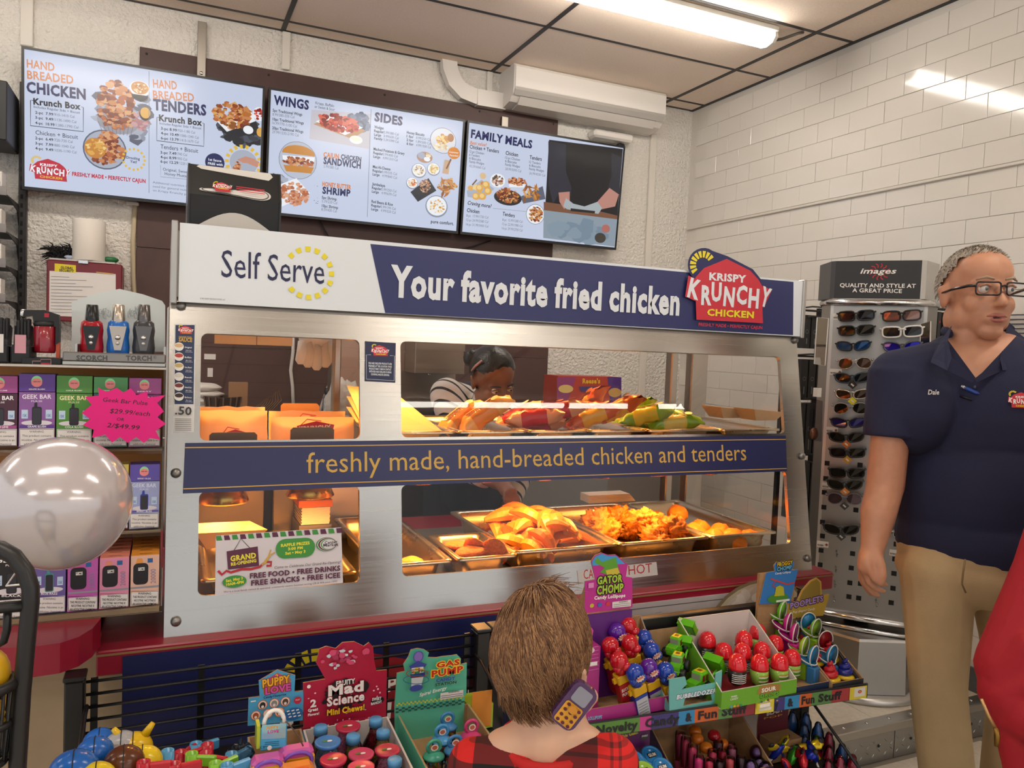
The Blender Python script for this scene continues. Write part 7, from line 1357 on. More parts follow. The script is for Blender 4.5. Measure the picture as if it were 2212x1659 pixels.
t=thing('gum_card','dark red candy card lettered blast behind the bottle lollies','header card',(P(1670,1550,Y=1.50).x,1.505,ZLO)); p=cardT(t,[(1636,1568),(1640,1538),(1704,1526),(1702,1552),(1702,1620),(1636,1620)],1.50,mat('5a1424',.45)); p.text('BLAST',1656,1546,1692,1536,9,mat('c8c0b8',.5),2).text('POP',1650,1554,1690,1546,4,mat('c8862c',.5),1); mb=MB(); mb.box((P(1640,1600,Y=1.5).x,1.45,ZLO),(P(1700,1600,Y=1.5).x,1.499,ZLO+.05),CARD); mb.build('carton',t); p.build('card_print',t)
# ======================= SUNGLASSES STAND =======================
DS=3.12; q=ray(1885,950); hd=V((q.x,q.y,0)).normalized(); SU=V((hd.y,-hd.x,0)); SO_=PD(1885,980,DS)
sp=Pan((SO_.x,SO_.y,0),SU,(0,0,1)); gp=lambda x,y,h=0:sp.w(*sp.uv(x,y),h)
SILV=steel('a3a19d',.36,(9,9,9)); TRI=mat('c2c0bc',.3,.7)
t=thing('sunglasses_stand','tall silver spinner stand of sunglasses with a black header sign','display stand',tuple(gp(1870,1320)+hd*.15-V((0,0,gp(1870,1320).z-ZP))))
c=[sp.uv(*k) for k in ((1762,1320),(1955,1340),(2003,660),(1795,655))]; xl_=(c[0][0]+c[3][0])/2; xr_=(c[1][0]+c[2][0])/2; z0=(c[0][1]+c[1][1])/2; z1=(c[2][1]+c[3][1])/2
slab('front_panel',sp.w(xl_,z0),SU,(0,0,1),xr_-xl_,z1-z0,.01,SILV,t)
w_=xr_-xl_
for sx,x in ((-1,xl_),(1,xr_)):
    mb=MB(); o=sp.w(x,z0,-.002); mb.prism([(0,0),(sx*.045,.09),(sx*.045,.24),(0,.30)],o,SU,hd,(0,0,z1-z0),SILV); mb.build('side_panel',t,fixn=True)
    mb=MB(); o=sp.w(x-.006,z0,.001); mb.prism([(0,0),(.012,0),(.012,.012),(0,.012)],o,SU,hd,(0,0,z1-z0),TRI); mb.build('corner_trim',t,fixn=True)
mb=MB(); mb.prism([(xl_,.3),(xr_,.3),(xr_,.285),(xl_,.285)],sp.w(0,z0),SU,hd,(0,0,z1-z0),SILV); mb.build('rear_panel',t,fixn=True)
def bar(z,r):
    mb=MB(); pts=[sp.w(xl_-.045,z,-.1),sp.w(xl_-.006,z,.012),sp.w((xl_+xr_)/2,z,.02),sp.w(xr_+.006,z,.012),sp.w(xr_+.045,z,-.1)]; mb.tube(pts,r,CHROME,10); mb.build('chrome_bar',t)
bar(z1+.006,.012); bar(z0-.006,.012); bar(z0-.05,.010)
hz0=sp.uv(1900,645)[1]; hz1=sp.uv(1900,563)[1]; hx0=sp.uv(1804,600)[0]; hx1=sp.uv(1990,600)[0]
slab('header_sign',sp.w(hx0,hz0,.0),SU,(0,0,1),hx1-hx0,hz1-hz0,.01,mat('1e1e20',.4),t); hsn=KIDS[t.name][-1]
for sx,x in ((-1,hx0),(1,hx1)):
    mb=MB(); mb.prism([(0,0),(sx*.018,.012),(sx*.07,.15),(sx*.05,.16)],sp.w(x,hz0),SU,hd,(0,0,hz1-hz0),TRI if sx>0 else mat('48484a',.4)); mb.build('sign_side',t,fixn=True)
p=Pan(sp.w(0,0,.0004),SU,(0,0,1)); p.st=.0002; SRED=mat('b8202c',.5)
for i in range(12):
    a=2*pi*i/12+.2; p.line([(1900+11*cos(a),587+9*sin(a)),(1900+17*cos(a+.15),587+14*sin(a+.15)),(1900+23*cos(a-.02),587+18*sin(a-.02))],.004,SRED)
p.text('images',1858,591,1934,591,11,WHITE,1,slant=.35).text('QUALITY AND STYLE AT',1814,620,1978,622,8,WHITE,1).text('A GREAT PRICE',1841,631,1948,633,8,WHITE,1); p.build('sign_lettering',hsn)
# base drum
bc=sp.w((xl_+xr_)/2-.01,0,-.13); mb=MB(); zb_=ZP+.001
mb.lathe([(.27,0),(.275,.012),(.265,.03),(.20,.034)],TRI,(bc.x,bc.y,zb_),40,); mb.build('base_ring',t)
mb=MB(); mb.lathe([(.255,.034),(.245,z0-.07-zb_),(.24,z0-.06-zb_)],SILV,(bc.x,bc.y,zb_),8,sm=False,); mb.build('base_drum',t)
mb=MB(); mb.lathe([(.05,z0-.06-zb_),(.05,z0-.004-zb_)],BLACK,(bc.x,bc.y,zb_),16); mb.build('spindle',t)
for x,y in ((1786,1000),(1857,1004),(1783,1033),(1780,1063),(1779,1095),(1848,1101),(1776,1127),(1776,1157),(1843,1164),(1773,1188),(1841,1195),(1771,1219),(1838,1226),(1770,1250),(1835,1258),(1858,1260),(1833,1288),(1854,1291),(1935,1175),(1932,1207),(1930,1238),(1928,1270),(1924,1301),(1940,1090),(1943,1060)):
    slab('peg_hole',gp(x-5,y+5,.0012),SU,(0,0,1),.019,.019,.002,mat('0a0a0b',.9),t)
for x,y in ((1764,1166),(1921,1185),(1775,1040),(1928,1058),(1799,676),(1960,672),(1792,795),(1784,920)):
    a=sp.uv(x,y+14); slab('price_label',sp.w(a[0],a[1],.0016),SU,(0,0,1),.045,.024,.002,mat('d4d2cc',.5),t); pq=Pan(sp.w(a[0],a[1],.0018),SU,(0,0,1)); pq.st=.0002
    for k in range(6): pq.line([(.004+k*.004,.004),(.004+k*.004,.011)],.002,INK,px=False)
    pq.poly([(.032,.012),(.038,.006),(.044,.012),(.038,.018)],mat('7a3c28',.5),False); pq.build('label_print',KIDS[t.name][-1])
for k,(x,y) in enumerate(((1807,1190),(1805,1223),(1803,1255),(1801,1287),(1892,1296))):
    mb=MB(); mb.tube([gp(x,y),gp(x+2,y+6,.05),gp(x+3,y,.055)],.003,CLEAR2,6); mb.build('clear_peg',t)
# side mirrors
for pts,lab in (((1766,686,1790,688,1783,790,1759,786),0),((1988,700,2010,694,2008,792,1986,800),1)):
    a,b,c_,d_=[gp(pts[2*i],pts[2*i+1],.01) for i in range(4)]; mb=MB(); n_=hd*.006; mb.add([a,b,c_,d_,a+n_,b+n_,c_+n_,d_+n_],[(3,2,1,0),(4,5,6,7),(0,1,5,4),(1,2,6,5),(2,3,7,6),(3,0,4,7)],mat('c8c4c0',.03,1)); mb.build('mirror',t,fixn=True)
    mb=MB(); mb.tube([a,b,c_,d_],.0025,mat('d8d6d2',.3),6,closed=True); mb.build('mirror_rim',KIDS[t.name][-1])
def shades(x,y,fc,lc,style,label,sc=1.0,tag=None):
    u,v=sp.uv(x,y); mx=M((tuple(SU)+(0,),tuple(-hd)+(0,),(0,0,1,0),(0,0,0,1))).transposed(); mx=M.Translation(sp.w(u,v,.062))@mx@M.Rotation(-.08,4,'Y')@M.Rotation(-.15,4,'X')@M.Scale(sc,4)
    T=thing('sunglasses',label,'sunglasses',group='sunglasses on the silver stand',mx=mx); fm=mat(fc,.2,.0 if fc not in('b8b4ac',) else .9); lm=mat(lc,.04,.55,spec=.8)
    W_,H_=(.060,.038) if style!='av' else (.055,.046)
    for s in (-1,1):
        pl=[]
        for i in range(20):
            a=2*pi*i/20; ca,sa=cos(a),sin(a); e=.55 if style=='sq' else .75 if style=='wr' else .9
            px_=W_/2*abs(ca)**e*(1 if ca>0 else -1); pz=H_/2*abs(sa)**e*(1 if sa>0 else -1)
            if style=='av' and sa<0: px_+=s*.006*(-sa)
            if style=='wr': pz+=.005*s*ca*1.0
            pl.append((s*.0345+px_,.010*(-((s*.0345+px_)/.07)**2)*1.6,pz))
        mb=MB(); mb.add(pl,[tuple(range(20))],lm); mb.add([(a,b-.0015,c) for a,b,c in pl],[tuple(range(20))[::-1]],lm); mb.build('lens',T,world=False,fixn=True)
        mb=MB(); mb.tube(pl,.0016 if style in('av',) else .0034,fm,6,closed=True); mb.build('rim',T,world=False)
        mb=MB(); mb.tube([(s*.066,-.016,.010),(s*.071,-.026,.011),(s*.068,-.055,.008)],[.004,.0032,.0025],fm,6); mb.build('temple',T,world=False)
    mb=MB(); mb.tube([(-.012,.0,.008),(0,.002,.011),(.012,.0,.008)],.0022 if style=='av' else .0035,fm,6)
    if style=='av': mb.tube([(-.014,.0,.016),(.014,.0,.016)],.0014,fm,5)
    mb.build('bridge',T,world=False)
    mb=MB(); mb.tube([(0,-.005,.0),(0,-.04,-.004),(0,-.058,-.006)],.0025,CLEAR2,6); mb.build('hanger',T,world=False)
    if tag: mb=MB(); mb.T=TR(.0,.002,-.028)@M.Rotation(pi/4,4,'Y'); mb.box((-.013,-.0008,-.013),(.013,.0008,.013),mat(tag,.4)); mb.T=TR(0,.0035,-.028)@M.Rotation(pi/4,4,'Y'); mb.box((-.007,-.0004,-.003),(.007,.0004,.003),mat('c8c4bc',.5)); mb.T=None; mb.build('swing_tag',T,world=False)
BK='19191b'
for a in ((1850,684,'1c1c1e','26262a','sq','matte black rectangular sunglasses on the first peg under the sign',1,None),(1947,684,'151516','8a6a62','sq','black framed sunglasses with pink brown lenses',1.02,None),
 (1850,715,BK,'2c2824','sq','glossy black sunglasses above the blue mirrored pair',.98,None),(1948,718,'dad8d4','2a2a2e','sq','white framed shield sunglasses',1.08,None),
 (1844,748,BK,'1f4a80','wr','narrow black sunglasses with steel blue lenses',.93,None),(1948,750,'4a4a50','1c20b8','wr','grey sunglasses with vivid blue mirrored lenses',1.0,'2a5a3a'),
 (1847,785,'b8b4ac','4a3a30','av','gold wire aviator sunglasses with brown lenses',.95,None),(1938,788,'9a9894','3a3834','av','clear framed round sunglasses beside the navy shoulder',.95,None),
 (1842,816,'26303c','1c1e22','wr','slate blue wraparound sunglasses with a black tag',.98,'1c1c1e'),(1936,818,'4a4a4c','242426','sq','dark grey sunglasses half behind the navy sleeve',.95,None),
 (1842,851,'b8b4ac','3c2f26','wr','bronze framed sunglasses with a yellow tag',.95,'c8c020'),(1930,845,BK,'28241f','wr','black sunglasses just above the hanging aviators',.9,None),
 (1838,881,'8d8a86','1f1d1c','av','silver wire aviator sunglasses with black lenses',.98,None),(1905,872,'a8a6a2','4a4440','av','thin clear framed sunglasses hanging low from a peg',.85,'d0ccc4'),
 (1833,911,BK,'24246a','wr','black sunglasses with violet blue lenses',.97,None),(1920,912,BK,'2a241c','sq','black sunglasses partly hidden by the bare arm',.9,None),
 (1829,942,BK,'1d1a18','wr','black wraparound sunglasses with an orange tag',.98,'a85a20'),(1918,944,'1a5a4a','0f6a58','wr','teal lensed sunglasses beside the bare forearm',.9,None),
 (1831,975,'1c1c1e','221f1c','sq','black sunglasses with a striped tag above an empty slot row',.98,'a87a20'),
 (1830,1018,'0f0f10','131314','sq','plain matte black square sunglasses',.98,None),(1826,1043,'232320','1a1a18','wr','dark olive wrap sunglasses over a price label',.98,'c87a30'),
 (1825,1073,'6a6068','4a3c44','av','mauve tinted oval sunglasses with a striped tag',.98,'3a3a3c'),(1818,1138,'2a2a2c','191918','wr','lone black half rim sunglasses low on the panel',1.0,'3a3a3c'),
 (1945,1020,'4a4c48','6a6c60','sq','grey sunglasses showing past the elbow',.85,None),(1942,1055,'b85a38','3a4a8a','sq','tortoise sunglasses with blue lenses past the forearm',.85,None),
 (1937,1086,'b8842c','b8641c','wr','amber lensed sunglasses past the forearm',.88,'3a8a5a'),(1932,1118,'1c1a18','2a1f18','av','large brown lensed sunglasses past the forearm',.9,None),(1926,1146,'8d8a86','1b1b1c','sq','thin rimmed black sunglasses lowest past the forearm',.9,None)): shades(*a)
# bagged pair at the left edge
q=gp(1762,900,.02)-SU*.02; t=thing('bagged_sunglasses','amber sunglasses hanging in a clear plastic bag beside the stand','sunglasses',tuple(gp(1762,950,.02)))
mb=MB(); a,b=gp(1748,952,.02),gp(1776,862,.02); mb.add([gp(1748,948,.03),gp(1776,952,.02),gp(1778,866,.02),gp(1752,858,.03)],[(0,1,2,3)],glassmat('e0e0e0',.08,'a',1.6)); mb.add([gp(1748,948,.06),gp(1776,952,.05),gp(1778,866,.025),gp(1752,858,.035)],[(3,2,1,0)],glassmat('e0e0e0',.08,'a',1.6)); mb.build('clear_bag',t); mb=MB(); k=gp(1760,935,.045); mb.ell(tuple(k),(.022,.008,.026),mat('5a3018',.1,.3),14,8); mb.build('lens',t); mb=MB(); mb.box(tuple(gp(1757,856,.03)),tuple(gp(1776,838,.03)+hd*.002),mat('d4d2cc',.5)); mb.build('header_card',t); mb=MB(); mb.tube([gp(1768,842,.0),gp(1768,838,.03)],.003,BLACK,6); mb.build('hook',t)
# dark accessory boxes behind the stand
YBX=2.86
t=thing('accessory_rack','black wire rack of slim black boxes between the warmer and the sunglasses','rack',(P(1755,1000,Y=YBX).x,YBX+.1,ZP))
xa=P(1728,900,Y=YBX).x; xb=P(1800,900,Y=YBX).x
for x in (xa,xb): mb=MB(); mb.box((x-.01,YBX+.12,ZP),(x+.01,YBX+.14,1.74),BLKM); mb.build('upright',t)
for py in (668,690,770,865,985): z=P(1760,py,Y=YBX).z; mb=MB(); mb.tube([(xa-.02,YBX+.1,z),(xb+.02,YBX+.1,z)],.006,BLKM,6); mb.tube([(xa,YBX+.1,z),(xa+.02,YBX-.02,z+.01),(xb,YBX-.02,z+.01),(xb,YBX+.1,z)],.004,BLKM,6); mb.build('wire_arm',t)
for py0,py1 in ((680,752),(776,860),(872,980),(1000,1120)):
    rw_={680:'top',776:'second',872:'third',1000:'lowest'}[py0]
    for k in range(3):
        x=P(1731+k*17,800,Y=YBX).x; x2=P(1745.5+k*17,800,Y=YBX).x; za=P(1740,py1,Y=YBX).z; zb=P(1740,py0,Y=YBX).z; T=thing('accessory_box','slim matte black box with a ring mark in the %s row of the wire rack'%rw_,'box',((x+x2)/2,YBX+.02,za),group='slim black boxes'); mb=MB(); mb.box((x,YBX,za),(x2,YBX+.08,zb),mat('2c2c2e',.45),.001); mb.build('carton',T); p=Pan((x,YBX-.0004,za),(1,0,0),(0,0,1)); w=x2-x; p.ellp(w/2,(zb-za)*.5,w*.25,w*.25,mat('6a6a6c',.4),False,14); p.ellp(w/2,(zb-za)*.5,w*.17,w*.17,mat('2c2c2e',.4),False,14); p.line([(w/2,.02),(w/2,(zb-za)*.3)],w*.16,mat('77777a',.4),px=False); p.build('carton_print',T)
for k in range(3):
    q=P(2012+k*14,700,Y=2.25); x=q.x; z0_=P(2012,760,Y=2.25).z; z1_=P(2012,672,Y=2.25).z; T=thing('accessory_box','slim black box with a red seal right of the sunglasses stand','box',(x,2.26,z0_),group='red sealed black boxes'); mb=MB(); mb.box((x,2.25,z0_),(x+.019,2.33,z1_),mat('2c2c2e',.45),.001); mb.build('carton',T); p=Pan((x,2.2496,z0_),(1,0,0),(0,0,1)); p.ellp(.0095,(z1_-z0_)*.75,.005,.005,mat('b01c28',.4),False,12); p.build('seal',T)
q=P(2008,664,Y=2.25); t=thing('wall_hook_rack','black wire hook bar holding the red sealed boxes','hook bar',(q.x+.1,2.3,q.z)); mb=MB(); mb.tube([(q.x-.05,2.29,q.z),(XW-.006,2.29,q.z)],.006,BLKM,8); mb.build('bar',t); mb=MB(); 
for k in range(4): mb.tube([(q.x+.01+k*.02,2.29,q.z),(q.x+.01+k*.02,2.29,q.z-.02)],.0015,BLKM,5)
mb.build('hook',t)
t=thing('wire_grid','pale wire grid panel fixed on the tiled wall behind the navy shirt','wire grid',(XW,1.75,1.4))
for k in range(8): z=P(2205,680+k*10,X=XW-.02).z; mb=MB(); mb.tube([(XW-.02,1.5,z),(XW-.02,P(2172,700,X=XW).y,z)],.003,mat('5a5a62',.4),6); mb.build('grid_wire',t)
# ======================= BALLOON AND BASKET STAND =======================
bd=1.25; c=PD(131,1083,bd); r=.1035; t=thing('balloon','pearly silver balloon tied to the black tube stand','balloon',tuple(c-V((0,0,r*1.12))))
PEARL=mat('c6bfc1',.16,.25,coat=.6,sub=.0)
mb=MB(); mb.ell(tuple(c),(r*1.02,r*1.02,r),PEARL,48,32,f=lambda p:1+(.05*max(0,-p.z)**3)); mb.build('skin',t); kd=V((-.42,.42,-.8)).normalized(); kb=c+kd*r*1.0; mb=MB(); mb.tube([kb-kd*.01,kb+kd*.004,kb+kd*.010,kb+kd*.014],[.012,.005,.004,.008],PEARL,10); mb.build('knot',t); mb=MB(); mb.tube([kb+kd*.01,kb+kd*.02+V((-.02,-.06,-.03)),PD(52,1262,1.008)],.0014,WHITE,5); mb.build('ribbon',t)
k0=PD(46,1300,1.0); t=thing('basket_stand','black tube frame stand with a wire basket at the counter end','basket stand',(k0.x-.2,k0.y,0)); 
pts=[PD(35,1700,1.0),PD(47,1500,1.0),PD(56,1400,1.0),PD(66,1300,1.0),PD(66,1270,1.0),PD(55,1235,1.0),PD(30,1202,1.0),PD(0,1185,1.0),PD(-40,1180,1.0)]
X0=pts[-1].x; mir=[V((2*X0-q.x,q.y,q.z)) for q in pts[::-1][1:]]; foot=V((pts[0].x-.01,pts[0].y,.01)); TUB=mat('1b1a1a',.4)
mb=MB(); mb.tube([foot]+pts+mir+[V((2*X0-foot.x,foot.y,.01))],.0105,TUB,10); mb.build('frame_tube',t)
mb=MB(); zc_=PD(30,1306,1.0).z; mb.tube([(pts[3].x,pts[3].y,zc_),(mir[-4].x,pts[3].y,zc_)],.0075,TUB,8); mb.build('cross_bar',t)
mb=MB(); mb.tube([PD(17,1308,1.0),PD(15,1360,1.0),PD(8,1385,1.0),PD(-20,1400,1.0)],.005,TUB,8); mb.build('scroll_rod',t)
zr=PD(20,1470,1.0).z; cb=V((X0,pts[2].y,zr)); R_=pts[2].x-X0-.012
for rr,dz,tr in ((R_,0,.007),(R_*.93,-.05,.005),(R_*.8,-.1,.004)): mb=MB(); mb.tube([(cb.x+rr*cos(2*pi*i/28),cb.y+rr*.8*sin(2*pi*i/28),zr+dz) for i in range(28)],tr,TUB,6,closed=True); mb.build('basket_ring',t)
for i in range(20): a=2*pi*i/20; mb=MB(); mb.tube([(cb.x+R_*cos(a),cb.y+R_*.8*sin(a),zr),(cb.x+R_*.8*cos(a),cb.y+R_*.64*sin(a),zr-.1),(cb.x,cb.y,zr-.13)],.0022,TUB,5); mb.build('basket_wire',t)
q=PD(-6,1440,1.0); mb=MB(); mb.ell((q.x-.012,q.y,q.z-.01),(.028,.026,.036),mat('d8a81c',.4),16,10); mb.build('yellow_fruit',label='yellow fruit piled in the black wire basket',cat='fruit',group='yellow fruit in the basket')
q=PD(-30,1560,1.0); mb=MB(); mb.ell((q.x,q.y+.02,q.z),(.03,.03,.03),mat('d8a81c',.4),16,10); mb.build('yellow_fruit',label='yellow fruit piled in the black wire basket',cat='fruit',group='yellow fruit in the basket')
# ======================= PEOPLE =======================
def skin_mesh(name,prims,vox,it,mats,parent,pick=None,cut=None,fac=.5,score=()):
    """one continuous surface: tapered limbs ('c'), flat ended limbs ('k') and ellipsoids ('e') fused by a voxel remesh"""
    mb=MB(); d=mats[0]
    for q in prims:
        if q[0]=='e':
            _,c,r,R=q; mb.T=M.Translation(V(c))@(R.to_4x4() if R is not None else M()); mb.ell((0,0,0),r,d,20,14); mb.T=None
        else:
            _,a,ra,b,rb=q[:5]; a,b=V(a),V(b); mb.tube([a,b],[ra,rb],d,14)
            if q[0]=='c': mb.ell(tuple(a),ra,d,14,10); mb.ell(tuple(b),rb,d,14,10)
    me=bpy.data.meshes.new('tmp'); me.from_pydata([tuple(v) for v in mb.v],[],mb.f); o=bpy.data.objects.new('tmp',me); COL.objects.link(o)
    bm=bmesh.new(); bm.from_mesh(me); bmesh.ops.recalc_face_normals(bm,faces=bm.faces); bm.to_mesh(me); bm.free()
    m=o.modifiers.new('r','REMESH'); m.mode='VOXEL'; m.voxel_size=vox
    s=o.modifiers.new('s','SMOOTH'); s.iterations=it; s.factor=fac
    dg=bpy.context.evaluated_depsgraph_get(); m2=bpy.data.meshes.new_from_object(o.evaluated_get(dg)); bpy.data.objects.remove(o); bpy.data.meshes.remove(me)
    if cut:
        bm=bmesh.new(); bm.from_mesh(m2)
        for co,no in score: bmesh.ops.bisect_plane(bm,geom=bm.verts[:]+bm.edges[:]+bm.faces[:],plane_co=co,plane_no=no)
        for co,no in cut: bmesh.ops.bisect_plane(bm,geom=bm.verts[:]+bm.edges[:]+bm.faces[:],plane_co=co,plane_no=no,clear_outer=True)
        bm.to_mesh(m2); bm.free()
    m2.name=name; m2.materials.clear()
    for x in mats: m2.materials.append(x)
    for f in m2.polygons:
        f.use_smooth=True
        f.material_index=pick(f.center) if pick else 0
    m2.transform(wm(parent).inverted()); m2.update()
    return link(bpy.data.objects.new(name,m2),parent)
def frame(rz): return M.Rotation(rz,3,'Z')
SKIN=mat('c08a6c',.5,sub=.12,noise=.08,nscale=40); SKINW=mat('8a5a3c',.5,sub=.1); SKINB=mat('d2a78c',.5,sub=.15)
def face(T,H,R,skin,eye,brow,lip,sc=1,eyelid=None,open_=True):
    """eyes, brows and mouth as small parts; H head centre, R head rotation"""
    L=lambda x,y,z:H+R@(V((x,y,z))*sc)
    for s in (-1,1):
        mb=MB(); mb.ell(tuple(L(s*.031,-.0775,.006)),.0115*sc,mat('e4ddd6',.15),14,10); e=mb.build('eye',T); mb=MB(); mb.ell(tuple(L(s*.031+.002,-.0855,.005)),.0052*sc,mat(eye,.1),10,8); mb.build('iris',e)
        mb=MB(); mb.tube([L(s*.018,-.0845,.012),L(s*.031,-.089,.0165),L(s*.044,-.082,.011)],.0032*sc,skin,6); mb.build('eyelid',T)
        mb=MB(); mb.tube([L(s*.014,-.092,.028),L(s*.032,-.091,.033),L(s*.05,-.077,.027)],[.003*sc,.0042*sc,.002*sc],brow,6); mb.build('eyebrow',T)
    mb=MB(); mb.tube([L(-.024,-.083,-.062),L(-.010,-.0935,-.0595),L(0,-.095,-.061),L(.010,-.0935,-.0595),L(.024,-.083,-.062)],[.002*sc,.0045*sc,.0045*sc,.0045*sc,.002*sc],lip,8); mb.tube([L(-.022,-.082,-.067),L(-.008,-.091,-.0715),L(.008,-.091,-.0715),L(.022,-.082,-.067)],[.002*sc,.0055*sc,.0055*sc,.002*sc],lip,8); mo=mb.build('lips',T)
    mb=MB(); mb.ell(tuple(L(0,-.0885,-.0655)),(.017*sc,.005*sc,.0035*sc),mat('3a1814',.5),12,6); mb.build('mouth',mo)
def headprims(H,R,sc=1,jaw=1):
    L=lambda x,y,z:H+R@(V((x,y,z))*sc); E=lambda c,r:('e',L(*c),tuple(k*sc for k in r),R)
    p=[E((0,.014,.03),(.075,.094,.088)),E((0,-.03,-.04),(.058*(.5+.5*jaw),.06,.072)),E((0,-.058,-.096),(.03,.026,.022)),E((0,-.062,.02),(.050,.024,.022)),E((0,-.022,.052),(.066,.066,.058)),
       ('c',L(0,-.088,.008),.008*sc,L(0,-.106,-.03),.0125*sc),E((.010,-.094,-.035),(.008,.009,.007)),E((-.010,-.094,-.035),(.008,.009,.007)),E((0,-.075,-.066),(.03,.018,.018))]
    for s in (-1,1): p+=[E((s*.034,-.05,-.03),(.027,.028,.028)),E((s*.05*jaw,-.005-.02*(1-jaw),-.06),(.02,.04,.035)),E((s*.077,.014,-.006),(.009,.018,.031)),E((s*.083,.02,.012),(.006,.014,.014))]
    return p
def hairshell(T,H,R,m,keep,sc=1,r=(.083,.104,.096),c=(0,.018,.036),amp=.05,fr=9,name='hair',nu=48,nv=32):
    mb=MB(); mb.ell((0,0,0),1,m,nu,nv); vs=[];ok=[]
    for v in mb.v:
        p=V(v); k=1+amp*NZ.noise(p*fr); q=V((c[0]+p.x*r[0]*k,c[1]+p.y*r[1]*k,c[2]+p.z*r[2]*k)); vs.append(H+R@(q*sc)); ok.append(keep(q))
    m2=MB(); m2.add(vs,[f for f in mb.f if all(ok[i] for i in f)],m,True); return m2.build(name,T)
# ---------------- the man in the navy polo ----------------
D=2.0; J=lambda x,y,d=D:PD(x,y,d); fd=V((RZ.x*0,0,0)); q=ray(2105,800); dv=V((q.x,q.y,0)).normalized(); uv_=V((dv.y,-dv.x,0))
TR_=M((tuple(uv_),tuple(dv),(0,0,1))).transposed()              # torso frame: x right in the picture, y away
hipc=J(2100,1200); man=thing('person','person in a navy polo and khaki trousers wearing black glasses beside the sunglasses','person',(hipc.x,hipc.y,0))
H=J(2112,638,1.98); RH=frame(rad(-25))@M.Rotation(rad(-3),3,'X')
NAV=mat('1b1f3c',.85,bump=.25,bscale=500); KHA=mat('b39a72',.85,bump=.2,bscale=260,noise=.08,nscale=12)
rs,ls=J(1938,800,2.0),J(2272,800,2.04); re,rw=J(1912,1050,1.99),J(1886,1180,1.95); le,lw=J(2330,1040,2.05),J(2340,1180,2.0)
rk,lk=J(2026,1490,1.98),J(2196,1490,2.05); rh,lh=J(2025,1240,2.0),J(2172,1240,2.02); rf=rk+(J(2046,1650,1.985)-rk)*((rk.z-.09)/(rk.z-J(2046,1650,1.985).z)); lf=V((lk.x+.02,lk.y+.03,.09))
nb=J(2112,765,2.03)
hand=[]
def fing(pts,r): return [('c',pts[i],r[i],pts[i+1],r[i+1]) for i in range(len(pts)-1)]
for k,(kx,ky,mx_,my,tx,ty,dd) in enumerate(((1876,1224,1888,1250,1914,1263,1.915),(1868,1229,1878,1259,1909,1277,1.937),(1863,1230,1869,1261,1897,1287,1.958),(1860,1226,1861,1252,1882,1284,1.976))):
    hand+=fing([J(kx,ky,dd),J(mx_,my,dd-.004),J((mx_+tx)/2+2,(my+ty)/2+5,dd-.006),J(tx,ty,dd-.004)],[.0098,.0086,.008,.0068])
hand+=fing([J(1891,1194,1.93),J(1902,1220,1.912),J(1906,1242,1.905),J(1903,1260,1.905)],[.015,.0125,.0115,.009])
hand+=[('c',rw,.027,J(1880,1205,1.945),.030),('e',J(1874,1214,1.947),(.024,.04,.036),TR_),('e',J(1868,1222,1.948),(.018,.036,.02),TR_)]
lhand=[('c',lw,.028,lw+V((0,0,-.06)),.032)]
for k in range(4): lhand+=fing([lw+V((.01*k-.015,-.01*k+.01,-.08)),lw+V((.01*k-.015,-.01*k+.0,-.12)),lw+V((.01*k-.015,-.01*k-.012,-.15))],[.010,.009,.008])
lhand+=fing([lw+V((-.02,-.02,-.04)),lw+V((-.03,-.03,-.08)),lw+V((-.03,-.035,-.1))],[.012,.011,.009])
body=headprims(H,RH)+[('c',H+V((0,.02,-.06)),.060,nb,.066),('e',J(2105,900),(.17,.10,.2),TR_),('e',J(2108,1080),(.16,.11,.2),TR_),('c',rs,.046,re,.046),('c',re,.045,J(1897,1110,1.97),.043),('c',J(1897,1110,1.97),.043,rw,.029),('c',ls,.046,le,.046),('c',le,.045,lw,.03),
 ('c',rh,.075,rk,.055),('c',rk,.05,rf,.04),('c',lh,.075,lk,.055),('c',lk,.05,lf,.04),('c',nb,.07,J(2105,830,2.0),.09),('c',nb,.045,rs,.035),('c',nb,.045,ls,.035),('e',J(2085,735,1.98),(.04,.04,.06),None)]+hand+lhand
skin_mesh('body',body,.0044,7,[SKIN],man)
face(man,H,RH,SKIN,'5a6a70',mat('a08a74',.8),mat('a8645a',.45))
def hk(q):  # hairline
    return q.z>.098-.35*(q.y+.06) if q.y<-.02 else (q.z>.045-.9*(q.y-.0) if q.y<.05 else q.z>-.055)
GREY=mat('a89e90',.8,bump=.8,bscale=380,noise=.35,nscale=120)
hairshell(man,H,RH,GREY,hk,r=(.0805,.102,.091),c=(0,.016,.034),amp=.06,fr=14)
mb=MB(); rg=random.Random(12)
for k in range(1500):
    a=rg.uniform(0,2*pi); e=rg.uniform(-.35,1.5); p=V((cos(a)*cos(e),sin(a)*cos(e),sin(e))); q=V((p.x*.081,.016+p.y*.102,.034+p.z*.092))
    if not hk(q): continue
    n=V((p.x,p.y,p.z)); f=(n*.4+V((0,-.8 if q.z>.06 else .3,-.1 if q.z>.06 else -.9)))*rg.uniform(.007,.013)
    mb.tube([H+RH@q,H+RH@(q+f*.5+n*.002),H+RH@(q+f)],[.0009,.0007,.0002],mat(('9a9186','bdb4a8','867c70','d0c6b4')[k%4],.7),3)
mb.build('hair_strands',man,kind='stuff')
def goatee(q): return True
